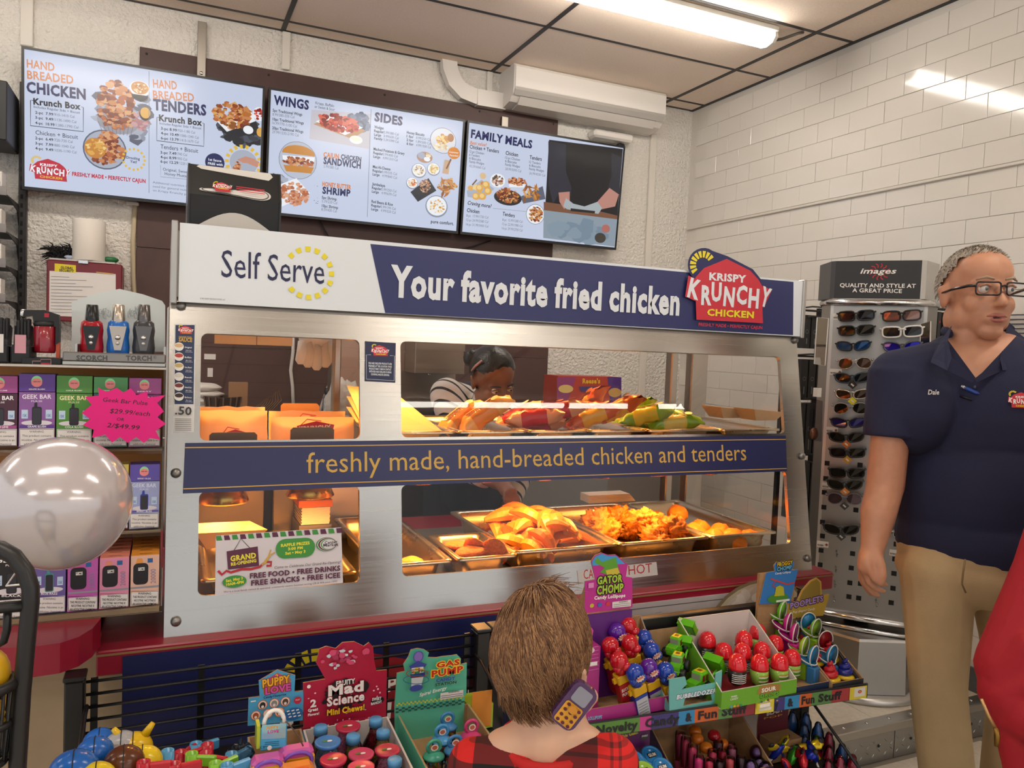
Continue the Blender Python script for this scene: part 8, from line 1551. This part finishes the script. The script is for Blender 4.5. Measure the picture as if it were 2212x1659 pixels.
# stubble patch round the mouth
# glasses
G=thing('eyeglasses','black rectangular eyeglasses worn by the person in the navy polo','eyeglasses',tuple(H+RH@V((0,-.1,0)))); L=lambda x,y,z:H+RH@V((x,y,z)); FB=mat('121116',.2)
for s in (-1,1):
    pl=[(s*.0335+x,-.1085+.9*(abs(s*.0335+x)/.07)**2*.018,z+.003) for x,z in rrect(-.0265,-.0155,.0265,.0155,.007,3)]
    mb=MB(); mb.tube([L(*k) for k in pl],.0021,FB,6,closed=True); mb.build('rim',G); mb=MB(); mb.add([L(*k) for k in pl],[tuple(range(len(pl)))],glassmat('fafafa',.01,'g',1.25)); mb.build('lens',G)
    mb=MB(); mb.tube([L(s*.0605,-.0975,.010),L(s*.073,-.085,.010),L(s*.0815,-.03,.008),L(s*.084,.012,.004)],[.0034,.004,.0034,.0026],FB,6); mb.build('temple',G)
mb=MB(); mb.tube([L(-.008,-.108,.008),L(0,-.1125,.0105),L(.008,-.108,.008)],.0022,FB,6); mb.build('bridge',G)
# polo shirt
def pk(c):
    r=c-J(2105,818,1.9); a=r.dot(uv_); b=r.z; dep=(c-J(2105,900,2.0)).dot(dv)
    return 1 if (dep<.02 and b>0 and abs(a-.004)<b*.72+.0 and b<.14) else 0
shirt=[('e',J(2105,905),(.205,.125,.235),TR_),('e',J(2112,1060),(.20,.135,.23),TR_),('e',J(2112,1165),(.195,.13,.14),TR_),('c',nb-V((0,0,.02)),.078,rs+V((0,0,-.012)),.066),('c',nb-V((0,0,.02)),.078,ls+V((0,0,-.012)),.066),('k',rs,.07,J(1926,945,1.995),.069),('k',ls,.07,J(2290,945,2.04),.07),('e',J(1985,880,1.99),(.09,.10,.12),TR_),('e',J(2225,880,2.03),(.09,.10,.12),TR_)]
hem=J(2105,1203); tilt=(V((0,0,-1))+uv_*.0).normalized()
V0=J(2105,818,1.9)+uv_*.004; skin_mesh('polo_shirt',shirt,.006,6,[NAV,SKIN],man,pk,[(hem,tilt)],score=[(V0,(uv_-V((0,0,.72))).normalized()),(V0,(uv_+V((0,0,.72))).normalized())])
from mathutils.bvhtree import BVHTree
SHO=KIDS[man.name][-1]; SW=wm(man); BV=BVHTree.FromPolygons([SW@v.co for v in SHO.data.vertices],[tuple(f.vertices) for f in SHO.data.polygons])
def onshirt(px,py):
    h=BV.ray_cast(CAM,ray(px,py).normalized()); return h[0] if h[0] else J(px,py,1.87)
def sew(pan,off=.0012):
    vs=[]
    for v in pan.mb.v:
        v=V(v); lay=(v-pan.o).dot(pan.n); h=BV.ray_cast(v+pan.n*.2,-pan.n); vs.append(tuple((h[0] if h[0] else v)+pan.n*(off+lay)))
    pan.mb.v=vs
def flapm(pts,d0,th=.006):
    mb=MB(); A=[J(x,y,d0-(.0 if len(k)<3 else k[2])) for k in pts for x,y in (k[:2],)]; B=[a+dv*th for a in A]; n=len(A)
    mb.add(A+B,[tuple(range(n)),tuple(range(n,2*n))[::-1]]+[(i,(i+1)%n,n+(i+1)%n,n+i) for i in range(n)],NAV); return mb
flapm([(2056,703,-.06),(2047,738,-.02),(2056,772,.012),(2046,800,.03),(2010,782,.01),(2026,742,-.04)],1.885).build('collar_flap',man,fixn=True)
flapm([(2176,700,-.08),(2168,745,-.03),(2160,775,.0),(2166,800,.012),(2207,794,-.02),(2214,730,-.07)],1.885).build('collar_flap',man,fixn=True)
mb=MB(); mb.tube([J(2050,722,1.96),J(2044,715,2.02),J(2070,700,2.10),J(2115,694,2.13),J(2160,697,2.10),J(2182,712,2.03)],[.010,.014,.018,.018,.018,.012],NAV,8); mb.build('collar_band',man)
flapm([(2056,772,.012),(2105,818,.012),(2100,826,.012),(2046,800,.012)],1.884).build('placket',man,fixn=True); flapm([(2160,775,.0),(2105,818,.012),(2110,826,.012),(2166,800,.0)],1.884).build('placket',man,fixn=True)
RXH=V((RX.x,RX.y,0)).normalized(); a=onshirt(2015,848); b=onshirt(2030,848)
pn=Pan(a,(b-a)-V((0,0,(b-a).z)),(0,0,1)); pn.st=.0002; pn.text('Dale',2004,852,2027,852,10,mat('e4e0d8',.6),1,slant=.25); sew(pn); pn.build('name_embroidery',man)
a=onshirt(2190,870); b=onshirt(2205,870); pq=Pan(a,(b-a)-V((0,0,(b-a).z)),(0,0,1)); pq.st=.0002; c=pq.uv(2184,880); logo(pq,c[0],c[1],.05,(mat('1b1f3c',.8),KRED,WHITE,KYEL),back=False); sew(pq); pq.build('emblem_embroidery',man)
mb=MB(); b=onshirt(2106,837); mb.ell(tuple(b),(.005,.003,.005),mat('3a3c54',.3),10,6); mb.build('button',man)
t=thing('pen','blue ballpoint pen clipped across the navy polo placket','pen',tuple(onshirt(2095,848))); mb=MB(); a,b=onshirt(2076,834)-dv*.006,onshirt(2116,851)-dv*.006; mb.tube([a,a+(b-a)*.25],.0042,mat('b8b8bc',.25,.8),10); mb.build('silver_cap',t); mb=MB(); mb.tube([a+(b-a)*.25,a+(b-a)*.85,b],[.0045,.0045,.0012],mat('2a4a9c',.25),10); mb.build('barrel',t); mb=MB(); mb.tube([onshirt(2074,855)-dv*.002,onshirt(2100,864)-dv*.002],.003,BLACK,6); mb.build('clip',t)
# trousers
trs=[('e',J(2100,1195),(.178,.118,.11),TR_),('e',J(2100,1235),(.182,.12,.09),TR_),('c',rh,.09,J(2026,1370,1.99),.077),('c',J(2026,1370,1.99),.077,rk,.067),('k',rk,.067,rf+V((0,0,-.06)),.064),('c',lh,.09,J(2186,1370,2.02),.077),('c',J(2186,1370,2.02),.077,lk,.067),('k',lk,.067,lf+V((.0,.0,-.06)),.064)]
skin_mesh('trousers',trs,.0065,5,[KHA],man)
mb=MB(); mb.tube([J(2085,1208,1.86),J(2080,1240,1.862),J(2078,1262,1.87),J(2086,1280,1.885)],.0022,mat('8a7450',.8),6); mb.build('fly_seam',man); mb=MB(); mb.tube([J(2082,1330,1.93),J(2064,1420,1.925),J(2058,1500,1.925),J(2075,1600,1.93),J(2082,1680,1.94)],.0018,mat('8a7450',.8),5); mb.build('inseam',man)
for f in (rf,lf):
    mb=MB(); a=V((f.x,f.y,.04)); fr_=-dv; mb.T=M.Translation(a)@TR_.to_4x4(); mb.ell((0,-.06,0),(.05,.14,.04),mat('2a211a',.5),18,10); mb.T=None; mb.build('shoe',man)
# ---------------- the boy ----------------
D=1.23; q=ray(1172,1400); dv2=V((q.x,q.y,0)).normalized(); uv2=V((dv2.y,-dv2.x,0)); bz=J
boyc=PD(1175,1600,1.20); boy=thing('person','child with short brown hair in a red and black plaid shirt seen from behind','person',(boyc.x,boyc.y,0))
B=lambda x,y,d=D:PD(x,y,d)
yaw=math.atan2(dv2.y,dv2.x)+pi/2; RB=frame(yaw)@M.Rotation(rad(-22),3,'Z')@M.Rotation(rad(30),3,'X')   # faces away, head bowed and turned
HB=B(1172,1424,1.245); SCB=.87
PLD=bpy.data.materials.new('plaid'); PLD.use_nodes=True; nt=PLD.node_tree; bs_=nt.nodes['Principled BSDF']; bs_.inputs['Roughness'].default_value=.85
tc=nt.nodes.new('ShaderNodeTexCoord'); sx=nt.nodes.new('ShaderNodeSeparateXYZ'); mp=nt.nodes.new('ShaderNodeMapping'); mp.inputs['Rotation'].default_value=(0,0,-math.atan2(uv2.y,uv2.x)); nt.links.new(tc.outputs['Object'],mp.inputs[0]); nt.links.new(mp.outputs[0],sx.inputs[0])
def band(out,per,off,stops):
    a=nt.nodes.new('ShaderNodeMath'); a.operation='MULTIPLY_ADD'; a.inputs[1].default_value=1/per; a.inputs[2].default_value=off; nt.links.new(out,a.inputs[0]); b=nt.nodes.new('ShaderNodeMath'); b.operation='FRACT'; nt.links.new(a.outputs[0],b.inputs[0]); r=nt.nodes.new('ShaderNodeValToRGB'); r.color_ramp.interpolation='CONSTANT'; nt.links.new(b.outputs[0],r.inputs[0])
    el=r.color_ramp.elements; el[0].position=0; el[0].color=(stops[0][1],)*3+(1,); el[1].position=stops[1][0]; el[1].color=(stops[1][1],)*3+(1,)
    for s_,v_ in stops[2:]: e=el.new(s_); e.color=(v_,)*3+(1,)
    return r.outputs[0]
b1=band(sx.outputs['X'],.125,.30,[(0,1),(.10,.35),(.14,1),(.2,.35),(.24,1),(.45,.0),(.95,1)]); b2=band(sx.outputs['Z'],.125,.15,[(0,1),(.10,.35),(.14,1),(.2,.35),(.24,1),(.5,.0),(.95,1)])
ad=nt.nodes.new('ShaderNodeMath'); ad.operation='ADD'; nt.links.new(b1,ad.inputs[0]); nt.links.new(b2,ad.inputs[1]); hf=nt.nodes.new('ShaderNodeMath'); hf.operation='MULTIPLY'; hf.inputs[1].default_value=.5; nt.links.new(ad.outputs[0],hf.inputs[0]); cr=nt.nodes.new('ShaderNodeValToRGB'); nt.links.new(hf.outputs[0],cr.inputs[0]); cr.color_ramp.elements[0].color=hexc('14100f'); cr.color_ramp.elements[1].color=hexc('d01c18'); e=cr.color_ramp.elements.new(.5); e.color=hexc('6a1414'); nt.links.new(cr.outputs[0],bs_.inputs['Base Color'])
nk=B(1175,1598,1.215); sL,sR=B(1025,1640,1.21),B(1322,1632,1.20); zsh=sL.z
bod=headprims(HB,RB,SCB,.6)+[('c',HB+RB@V((0,.035,-.03)),.050,B(1170,1535,1.225),.0455),('c',B(1170,1535,1.225),.045,nk,.05),('c',nk,.045,B(1090,1622,1.215),.035),('c',nk,.045,B(1262,1615,1.215),.035)]
ph=PD(1240,1530,1.16)
tz=zsh-.32; tb=V((boyc.x,boyc.y,0)); Rt=M((tuple(uv2),tuple(dv2),(0,0,1))).transposed()
arm=[sR+V((0,0,-.02)),sR+uv2*.02+dv2*.04+V((0,0,-.17)),ph+dv2*.05+V((0,0,-.03))]; arm2=[sL+V((0,0,-.02)),sL-uv2*.03+V((0,0,-.18)),sL-uv2*.0+dv2*.12+V((0,0,-.22))]
bod+=[('e',(tb.x,tb.y,zsh-.15),(.10,.07,.17),Rt),('e',(tb.x,tb.y,zsh-.33),(.10,.075,.12),Rt),('c',arm[0],.03,arm[1],.026),('c',arm[1],.026,arm[2],.018),('c',arm2[0],.03,arm2[1],.026),('c',arm2[1],.026,arm2[2],.018),('e',arm[2]+V((0,0,.02)),(.022,.014,.026),Rt),('e',arm2[2],(.022,.025,.014),Rt)]
for k in range(4):
    b_=arm[2]+uv2*(.010*k-.015)+V((0,0,.04)); bod+=fing([b_,b_+V((0,0,.018))-dv2*.004,b_+V((0,0,.03))-dv2*.014],[.0065,.006,.005])
    b_=arm2[2]+uv2*(.010*k-.015)+dv2*.02; bod+=fing([b_,b_+dv2*.02,b_+dv2*.03+V((0,0,-.008))],[.0065,.006,.005])
bod+=fing([arm[2]+uv2*.022+V((0,0,.01)),arm[2]+uv2*.034+V((0,0,.026)),arm[2]+uv2*.03+V((0,0,.04))-dv2*.01],[.008,.007,.006])+fing([arm2[2]+uv2*.022,arm2[2]+uv2*.034+dv2*.014,arm2[2]+uv2*.03+dv2*.028],[.008,.007,.006])
for s in (-1,1):
    h_=tb+uv2*(s*.055)+V((0,0,zsh-.42)); k_=tb+uv2*(s*.06)-dv2*.0+V((0,0,.27)); bod+=[('c',h_,.055,k_,.04),('c',k_,.04,tb+uv2*(s*.06)+V((0,0,.07)),.032)]
skin_mesh('body',bod,.0045,4,[SKINB],boy); face(boy,HB,RB,SKINB,'4a3a2c',mat('5a4030',.8),mat('b8685c',.5),SCB)
ps=[('e',(tb.x,tb.y,zsh-.13),(.118,.085,.15),Rt),('e',(tb.x,tb.y,zsh-.30),(.118,.085,.14),Rt),('c',nk+V((0,0,-.03)),.05,sL+V((0,0,-.012)),.042),('c',nk+V((0,0,-.03)),.05,sR+V((0,0,-.012)),.042),('c',sL+V((0,0,-.01)),.043,arm2[1],.036),('k',arm2[1],.036,arm2[1]+(arm2[2]-arm2[1])*.8,.03),('c',sR+V((0,0,-.01)),.043,arm[1],.036),('k',arm[1],.036,arm[1]+(arm[2]-arm[1])*.8,.03)]
skin_mesh('plaid_shirt',ps,.0055,6,[PLD],boy)
mb=MB(); cN=nk+V((0,0,-.006)); mb.tube([cN+uv2*(.064*cos(a))+dv2*(.052*sin(a))+V((0,0,.012*sin(a)+.004*cos(a)**2)) for a in [2*pi*i/28 for i in range(28)]],.0085,mat('b81a18',.85),8,closed=True); mb.build('collar',boy)
tro=[('e',(tb.x,tb.y,zsh-.43),(.112,.088,.09),Rt)]
for s in (-1,1): h_=tb+uv2*(s*.058)+V((0,0,zsh-.45)); k_=tb+uv2*(s*.06)+V((0,0,.27)); tro+=[('c',h_,.066,k_,.05),('k',k_,.05,tb+uv2*(s*.06)+V((0,0,.06)),.048)]
skin_mesh('trousers',tro,.0065,4,[mat('26304a',.85)],boy)
for s in (-1,1): mb=MB(); mb.T=M.Translation(tb+uv2*(s*.06)+dv2*.03+V((0,0,.03)))@Rt.to_4x4(); mb.ell((0,0,0),(.035,.09,.03),mat('d8d4cc',.5),14,8); mb.T=None; mb.build('shoe',boy)
BRN=mat('6a4a30',.6,noise=.35,nscale=60,bump=.5,bscale=220)
def hb(q): return (q.z>.075-.4*q.y if q.y<-.03 else True) and q.z>-.092+.10*max(0,.06-q.y) and not (q.y<.0 and q.z<.005)
hairshell(boy,HB,RB,BRN,hb,SCB,r=(.088,.108,.116),c=(0,.02,.016),amp=.05,fr=5)
mb=MB(); rg=random.Random(77); cw=V((.30,.45,.84)).normalized(); HM=[mat(h,.5,spec=.4) for h in ('6a4830','7c5638','906a48','5a3a26','a87e54')]
for k in range(9500):
    a=rg.uniform(0,2*pi); e=math.asin(rg.uniform(-.97,1)); p=V((cos(a)*cos(e),sin(a)*cos(e),sin(e))); q=V((p.x*.088,.02+p.y*.108,.016+p.z*.116))
    if not hb(q): continue
    away=(p-cw); tg=(away-p*away.dot(p)); tg=tg.normalized() if tg.length>1e-4 else V((1,0,0)); tg=(tg+V((.25,0,-.45))+p.cross(cw)*-.55); tg=(tg-p*tg.dot(p)).normalized(); cl=V((NZ.noise(p*5),NZ.noise(p*5+V((7,0,0))),NZ.noise(p*5+V((0,9,0)))))*.7; tg=(tg+cl+V((rg.uniform(-.12,.12),rg.uniform(-.12,.12),rg.uniform(-.12,.12)))); tg=(tg-p*tg.dot(p)).normalized()
    l=rg.uniform(.04,.07); lift=.0035 if p.dot(cw)<.93 else .008
    P3=[q+p*.001]
    for st_ in (.35,.7,1.0):
        x=q+tg*l*st_; d_=V((x.x/.088,(x.y-.02)/.108,(x.z-.016)/.116)); sc_=max(1.0,(1.0+lift*11*sin(pi*min(.9,st_+.15)))/d_.length if st_<1 else 1.0/d_.length); d_=d_.normalized()*(1+lift*8*(1-abs(st_-.5))); P3.append(V((d_.x*.088,.02+d_.y*.108,.016+d_.z*.116)) if x.z>-.095 else x+p*.002)
    mb.tube([HB+RB@(x*SCB) for x in P3],[.0007,.0008,.0006,.0002],HM[(k+int(6*NZ.noise(p*6)))%5],3)
for k in range(90):
    p=(cw+V((rg.uniform(-.5,.5),rg.uniform(-.8,.0),rg.uniform(-.3,.3)))).normalized(); q=V((p.x*.088,.02+p.y*.108,.016+p.z*.116)); l=rg.uniform(.025,.045); g=V((rg.uniform(-.9,-.1),rg.uniform(-.6,.1),.8)).normalized(); mb.tube([HB+RB@(x*SCB) for x in (q,q+g*l*.5,q+g*l+V((-.01,-.01,-.008)))],[.0006,.0006,.0002],HM[k%5],3)
mb.build('hair_strands',boy,kind='stuff')
# toy phone in the child's hand
ax=(PD(1272,1480,1.15)-PD(1208,1562,1.15)); up=ax.normalized(); rt=up.cross(-RZ).normalized()*-1; rt=RZ.cross(up).normalized(); nn=-RZ
po=PD(1240,1522,1.15); L_=ax.length; t=thing('toy_phone','purple see through toy phone with a yellow keypad at the child\'s cheek','toy phone',tuple(po-up*L_/2))
mb=MB(); mb.prism(rrect(-.02,-L_/2,.02,L_/2,.012,4),po-nn*.007,rt,up,nn*.014,mat('4a2a5a',.15,coat=.5)); mb.build('shell',t,fixn=True)
p=Pan(po+nn*.0073,rt,up); p.st=.0003; p.poly(rrect(-.013,L_*.08,.013,L_*.42,.004,3),mat('8a8a98',.1),False); p.poly(rrect(-.015,-L_*.45,.015,L_*.04,.004,3),mat('d89a2c',.3),False)
for i in range(3):
    for j in range(4): p.ellp(-.009+.009*i,-L_*.4+j*.009,.003,.0026,mat('5a1c2c',.3),False,10)
p.ellp(0,-L_*.06,.007,.006,mat('c8862c',.3),False); p.build('keypad',t)
# ---------------- the worker behind the warmer ----------------
YW_=2.78; Q=lambda x,y,Y=YW_:P(x,y,Y=Y)
wk=thing('person','worker with tied back dark hair bending down behind the food warmer','person',(Q(1000,900).x,YW_+.25,0))
HW=Q(1066,822,2.70); RW=frame(rad(6))@M.Rotation(rad(28),3,'X')@M.Rotation(rad(-10),3,'Y')
shL,shR=Q(965,850,2.88),Q(1120,905,2.95); STR=mat('cfc8c0',.8)
chest=(shL+shR)/2+V((.0,.10,-.12)); hipw=V((chest.x,chest.y+.06,.98)); hd_=P(1103,1064,Y=2.40)
el=Q(1010,1010,2.72); wr=P(1085,1045,Y=2.47)
wb=headprims(HW,RW,.98)+[('c',HW+RW@V((0,.03,-.08)),.05,(shL+shR)/2+V((0,.03,.0)),.06),('e',tuple(chest),(.17,.12,.2),None),('c',chest,.13,hipw,.13),('c',shL,.05,el,.042),('c',el,.04,wr,.028),('c',shR,.05,shR+V((.05,.08,-.26)),.042),('c',shR+V((.05,.08,-.26)),.04,shR+V((-.05,.0,-.42)),.03)]
wb+=[('c',wr,.027,hd_+V((-.006,.02,.005)),.026),('e',tuple(hd_),(.024,.02,.024),None)]
for k in range(4): b_=hd_+V((.011*k-.012,-.010,-.014)); wb+=fing([b_,b_+V((0,-.014,-.016)),b_+V((-.002,-.006,-.036))],[.009,.0085,.007])
wb+=fing([hd_+V((-.022,-.006,0)),hd_+V((-.026,-.018,-.02)),hd_+V((-.018,-.02,-.038))],[.0105,.0095,.008])
sr2=shR+V((-.05,.0,-.42))
for k in range(4): b_=sr2+V((.01*k-.015,0,-.04)); wb+=fing([b_,b_+V((0,-.01,-.03)),b_+V((0,-.02,-.045))],[.009,.008,.007])
wb+=fing([sr2+V((-.02,0,-.02)),sr2+V((-.03,-.01,-.05)),sr2+V((-.03,-.015,-.06))],[.011,.01,.008])
for s in (-1,1): wb+=[('c',hipw+V((s*.09,0,-.05)),.085,V((hipw.x+s*.1,hipw.y,.5)),.06),('c',V((hipw.x+s*.1,hipw.y,.5)),.055,V((hipw.x+s*.1,hipw.y+.02,.08)),.04)]
skin_mesh('body',wb,.0052,4,[SKINW],wk); face(wk,HW,RW,SKINW,'2a1a12',mat('1c1412',.8),mat('8a4438',.5),.98)
BLH=mat('15110f',.35,bump=.4,bscale=160)
hairshell(wk,HW,RW,BLH,lambda q:(q.z>.052-.25*q.y-.5*abs(q.x)*0 if q.y<.0 else q.z>-.06),.98,r=(.086,.108,.1),c=(0,.02,.034),amp=.03,fr=4)
mb=MB(); c_=HW+RW@V((-.05,.10,.05)); mb.ell(tuple(c_),(.036,.036,.034),BLH,16,10,f=lambda p:1+.25*NZ.noise(p*4)); mb.build('hair_bun',wk)
mb=MB(); k0=HW+RW@V((-.074,.0,.1)); mb.tube([HW+RW@V((-.084,.02,.045)),HW+RW@V((-.082,.0,.075)),HW+RW@V((-.066,-.015,.105))],.0045,mat('d8a8a0',.3),8); mb.build('hair_clip',wk)
SM=bpy.data.materials.new('stripes'); SM.use_nodes=True; nt=SM.node_tree; b_=nt.nodes['Principled BSDF']; wv=nt.nodes.new('ShaderNodeTexWave'); wv.inputs['Scale'].default_value=9; wv.bands_direction='DIAGONAL'; tc=nt.nodes.new('ShaderNodeTexCoord'); nt.links.new(tc.outputs['Object'],wv.inputs[0]); cr=nt.nodes.new('ShaderNodeValToRGB'); cr.color_ramp.interpolation='CONSTANT'; cr.color_ramp.elements[0].color=hexc('23232a'); cr.color_ramp.elements[1].position=.14; cr.color_ramp.elements[1].color=hexc('d6d0ca'); nt.links.new(wv.outputs['Fac'],cr.inputs[0]); nt.links.new(cr.outputs[0],b_.inputs['Base Color']); b_.inputs['Roughness'].default_value=.8
skin_mesh('striped_shirt',[('c',shL+V((0,0,-.005)),.068,el,.056),('k',el,.056,el+(wr-el)*.6,.045),('c',shR,.066,shR+V((.05,.08,-.26)),.056),('k',shR+V((.05,.08,-.26)),.056,shR+V((-.01,.03,-.36)),.045),('c',(shL+shR)/2+V((0,.02,-.01)),.075,shL,.06),('c',(shL+shR)/2+V((0,.02,-.01)),.075,shR,.06),('c',HW+RW@V((0,.03,-.11)),.058,(shL+shR)/2+V((0,.02,.0)),.062)],.007,5,[SM],wk)
skin_mesh('navy_vest',[('e',tuple(chest),(.20,.15,.22),None),('c',chest,.16,hipw+V((0,0,-.1)),.165),('c',(shL+shR)/2+V((0,.05,-.02)),.085,shL+V((.03,.03,-.0)),.05),('c',(shL+shR)/2+V((0,.05,-.02)),.085,shR+V((-.03,.03,0)),.05)],.008,6,[mat('1a1f30',.8)],wk)
skin_mesh('trousers',[('c',hipw+V((s*.09,0,-.05)),.1,V((hipw.x+s*.1,hipw.y,.5)),.08) for s in (-1,1)]+[('k',V((hipw.x+s*.1,hipw.y,.5)),.08,V((hipw.x+s*.1,hipw.y+.02,.05)),.075) for s in (-1,1)],.009,4,[mat('1c1c20',.8)],wk)
for s in (-1,1): mb=MB(); mb.ell((hipw.x+s*.1,hipw.y-.05,.035),(.045,.12,.035),BLACK,14,8); mb.build('shoe',wk)
# ---------------- the red jacket at the frame edge ----------------
D3=1.55; R3=lambda x,y,d=D3:PD(x,y,d); JK=mat('a00a1e',.75,bump=.3,bscale=30); bc=R3(2500,1100,1.55)
rj=thing('person','person in a bright red zipped jacket standing partly out of view','person',(bc.x,bc.y,0)); q=ray(2400,1000); dv3=V((q.x,q.y,0)).normalized(); uv3=V((dv3.y,-dv3.x,0)); R3m=M((tuple(uv3),tuple(dv3),(0,0,1))).transposed()
hj=R3(2520,560,1.55); sj,sj2=R3(2372,960,1.55),R3(2680,960,1.6); ej=R3(2180,1440,1.53); wj=R3(2330,1600,1.42)
jb=headprims(hj,frame(rad(-60)))+[('c',hj+V((0,0,-.08)),.06,R3(2515,830),.07),('e',tuple(bc),(.17,.1,.25),R3m),('c',bc,.13,V((bc.x,bc.y,.9)),.14),('c',sj,.055,ej,.045),('c',ej,.043,wj,.03),('c',sj2,.055,sj2+V((.05,0,-.3)),.045),('c',sj2+V((.05,0,-.3)),.042,sj2+V((.05,-.05,-.55)),.03)]
for w_ in (wj,sj2+V((.05,-.05,-.55))):
    jb.append(('e',tuple(w_+V((.02,0,-.03))),(.035,.03,.045),None))
    for k in range(4): b_=w_+V((.016*k-.01,0,-.06)); jb+=fing([b_,b_+V((0,-.006,-.03)),b_+V((0,-.015,-.045))],[.009,.008,.007])
    jb+=fing([w_+V((-.02,-.01,-.03)),w_+V((-.03,-.02,-.06)),w_+V((-.028,-.025,-.075))],[.011,.01,.008])
for s in (-1,1): jb+=[('c',V((bc.x,bc.y,.9))+uv3*(s*.1),.085,V((bc.x,bc.y,.48))+uv3*(s*.1),.06),('c',V((bc.x,bc.y,.48))+uv3*(s*.1),.055,V((bc.x,bc.y,.08))+uv3*(s*.1),.04)]
skin_mesh('body',jb,.007,4,[SKIN],rj); face(rj,hj,frame(rad(-60)),SKIN,'4a3a2c',mat('3a2a20',.8),mat('a8645a',.5)); hairshell(rj,hj,frame(rad(-60)),BRN,lambda q:(q.z>.09-.4*(q.y+.05) if q.y<-.01 else q.z>-.06))
jk=[('e',tuple(bc),(.21,.15,.27),R3m),('c',bc,.18,V((bc.x,bc.y,.88)),.19),('c',R3(2515,880),.09,sj,.075),('c',R3(2515,880),.09,sj2,.075),('c',sj,.075,R3(2264,1240,1.54),.062),('c',R3(2264,1240,1.54),.062,ej,.062),('c',ej,.062,R3(2195,1530,1.51),.055),('c',R3(2195,1530,1.51),.055,wj,.05),('c',R3(2175,1495,1.51),.052,R3(2190,1590,1.51),.03),('c',R3(2190,1590,1.51),.032,R3(2210,1690,1.51),.03),('c',R3(2155,1462,1.5),.02,R3(2230,1400,1.47),.03),('c',R3(2160,1500,1.49),.02,R3(2240,1460,1.46),.026),('c',R3(2180,1540,1.49),.018,R3(2260,1500,1.46),.026),('c',sj2,.075,sj2+V((.05,0,-.3)),.065),('k',sj2+V((.05,0,-.3)),.065,sj2+V((.05,-.04,-.5)),.05)]
skin_mesh('red_jacket',jk,.006,3,[JK],rj)
mb=MB(); mb.tube([R3(2120,1510,1.455),R3(2135,1545,1.452),R3(2150,1572,1.452)],.003,mat('c8a06a',.35,.6),6); mb.tube([R3(2152,1572,1.45),R3(2154,1590,1.448),R3(2153,1612,1.448)],[.004,.0055,.004],mat('8a6a30',.3,.9),8); mb.build('zipper',rj)
skin_mesh('trousers',[('c',V((bc.x,bc.y,.88))+uv3*(s*.1),.1,V((bc.x,bc.y,.48))+uv3*(s*.1),.08) for s in (-1,1)]+[('k',V((bc.x,bc.y,.48))+uv3*(s*.1),.08,V((bc.x,bc.y,.05))+uv3*(s*.1),.075) for s in (-1,1)],.009,4,[mat('22242a',.8)],rj)
for s in (-1,1): mb=MB(); a_=V((bc.x,bc.y,.035))+uv3*(s*.1)-dv3*.05; mb.T=M.Translation(a_)@R3m.to_4x4(); mb.ell((0,0,0),(.045,.12,.035),BLACK,14,8); mb.T=None; mb.build('shoe',rj)
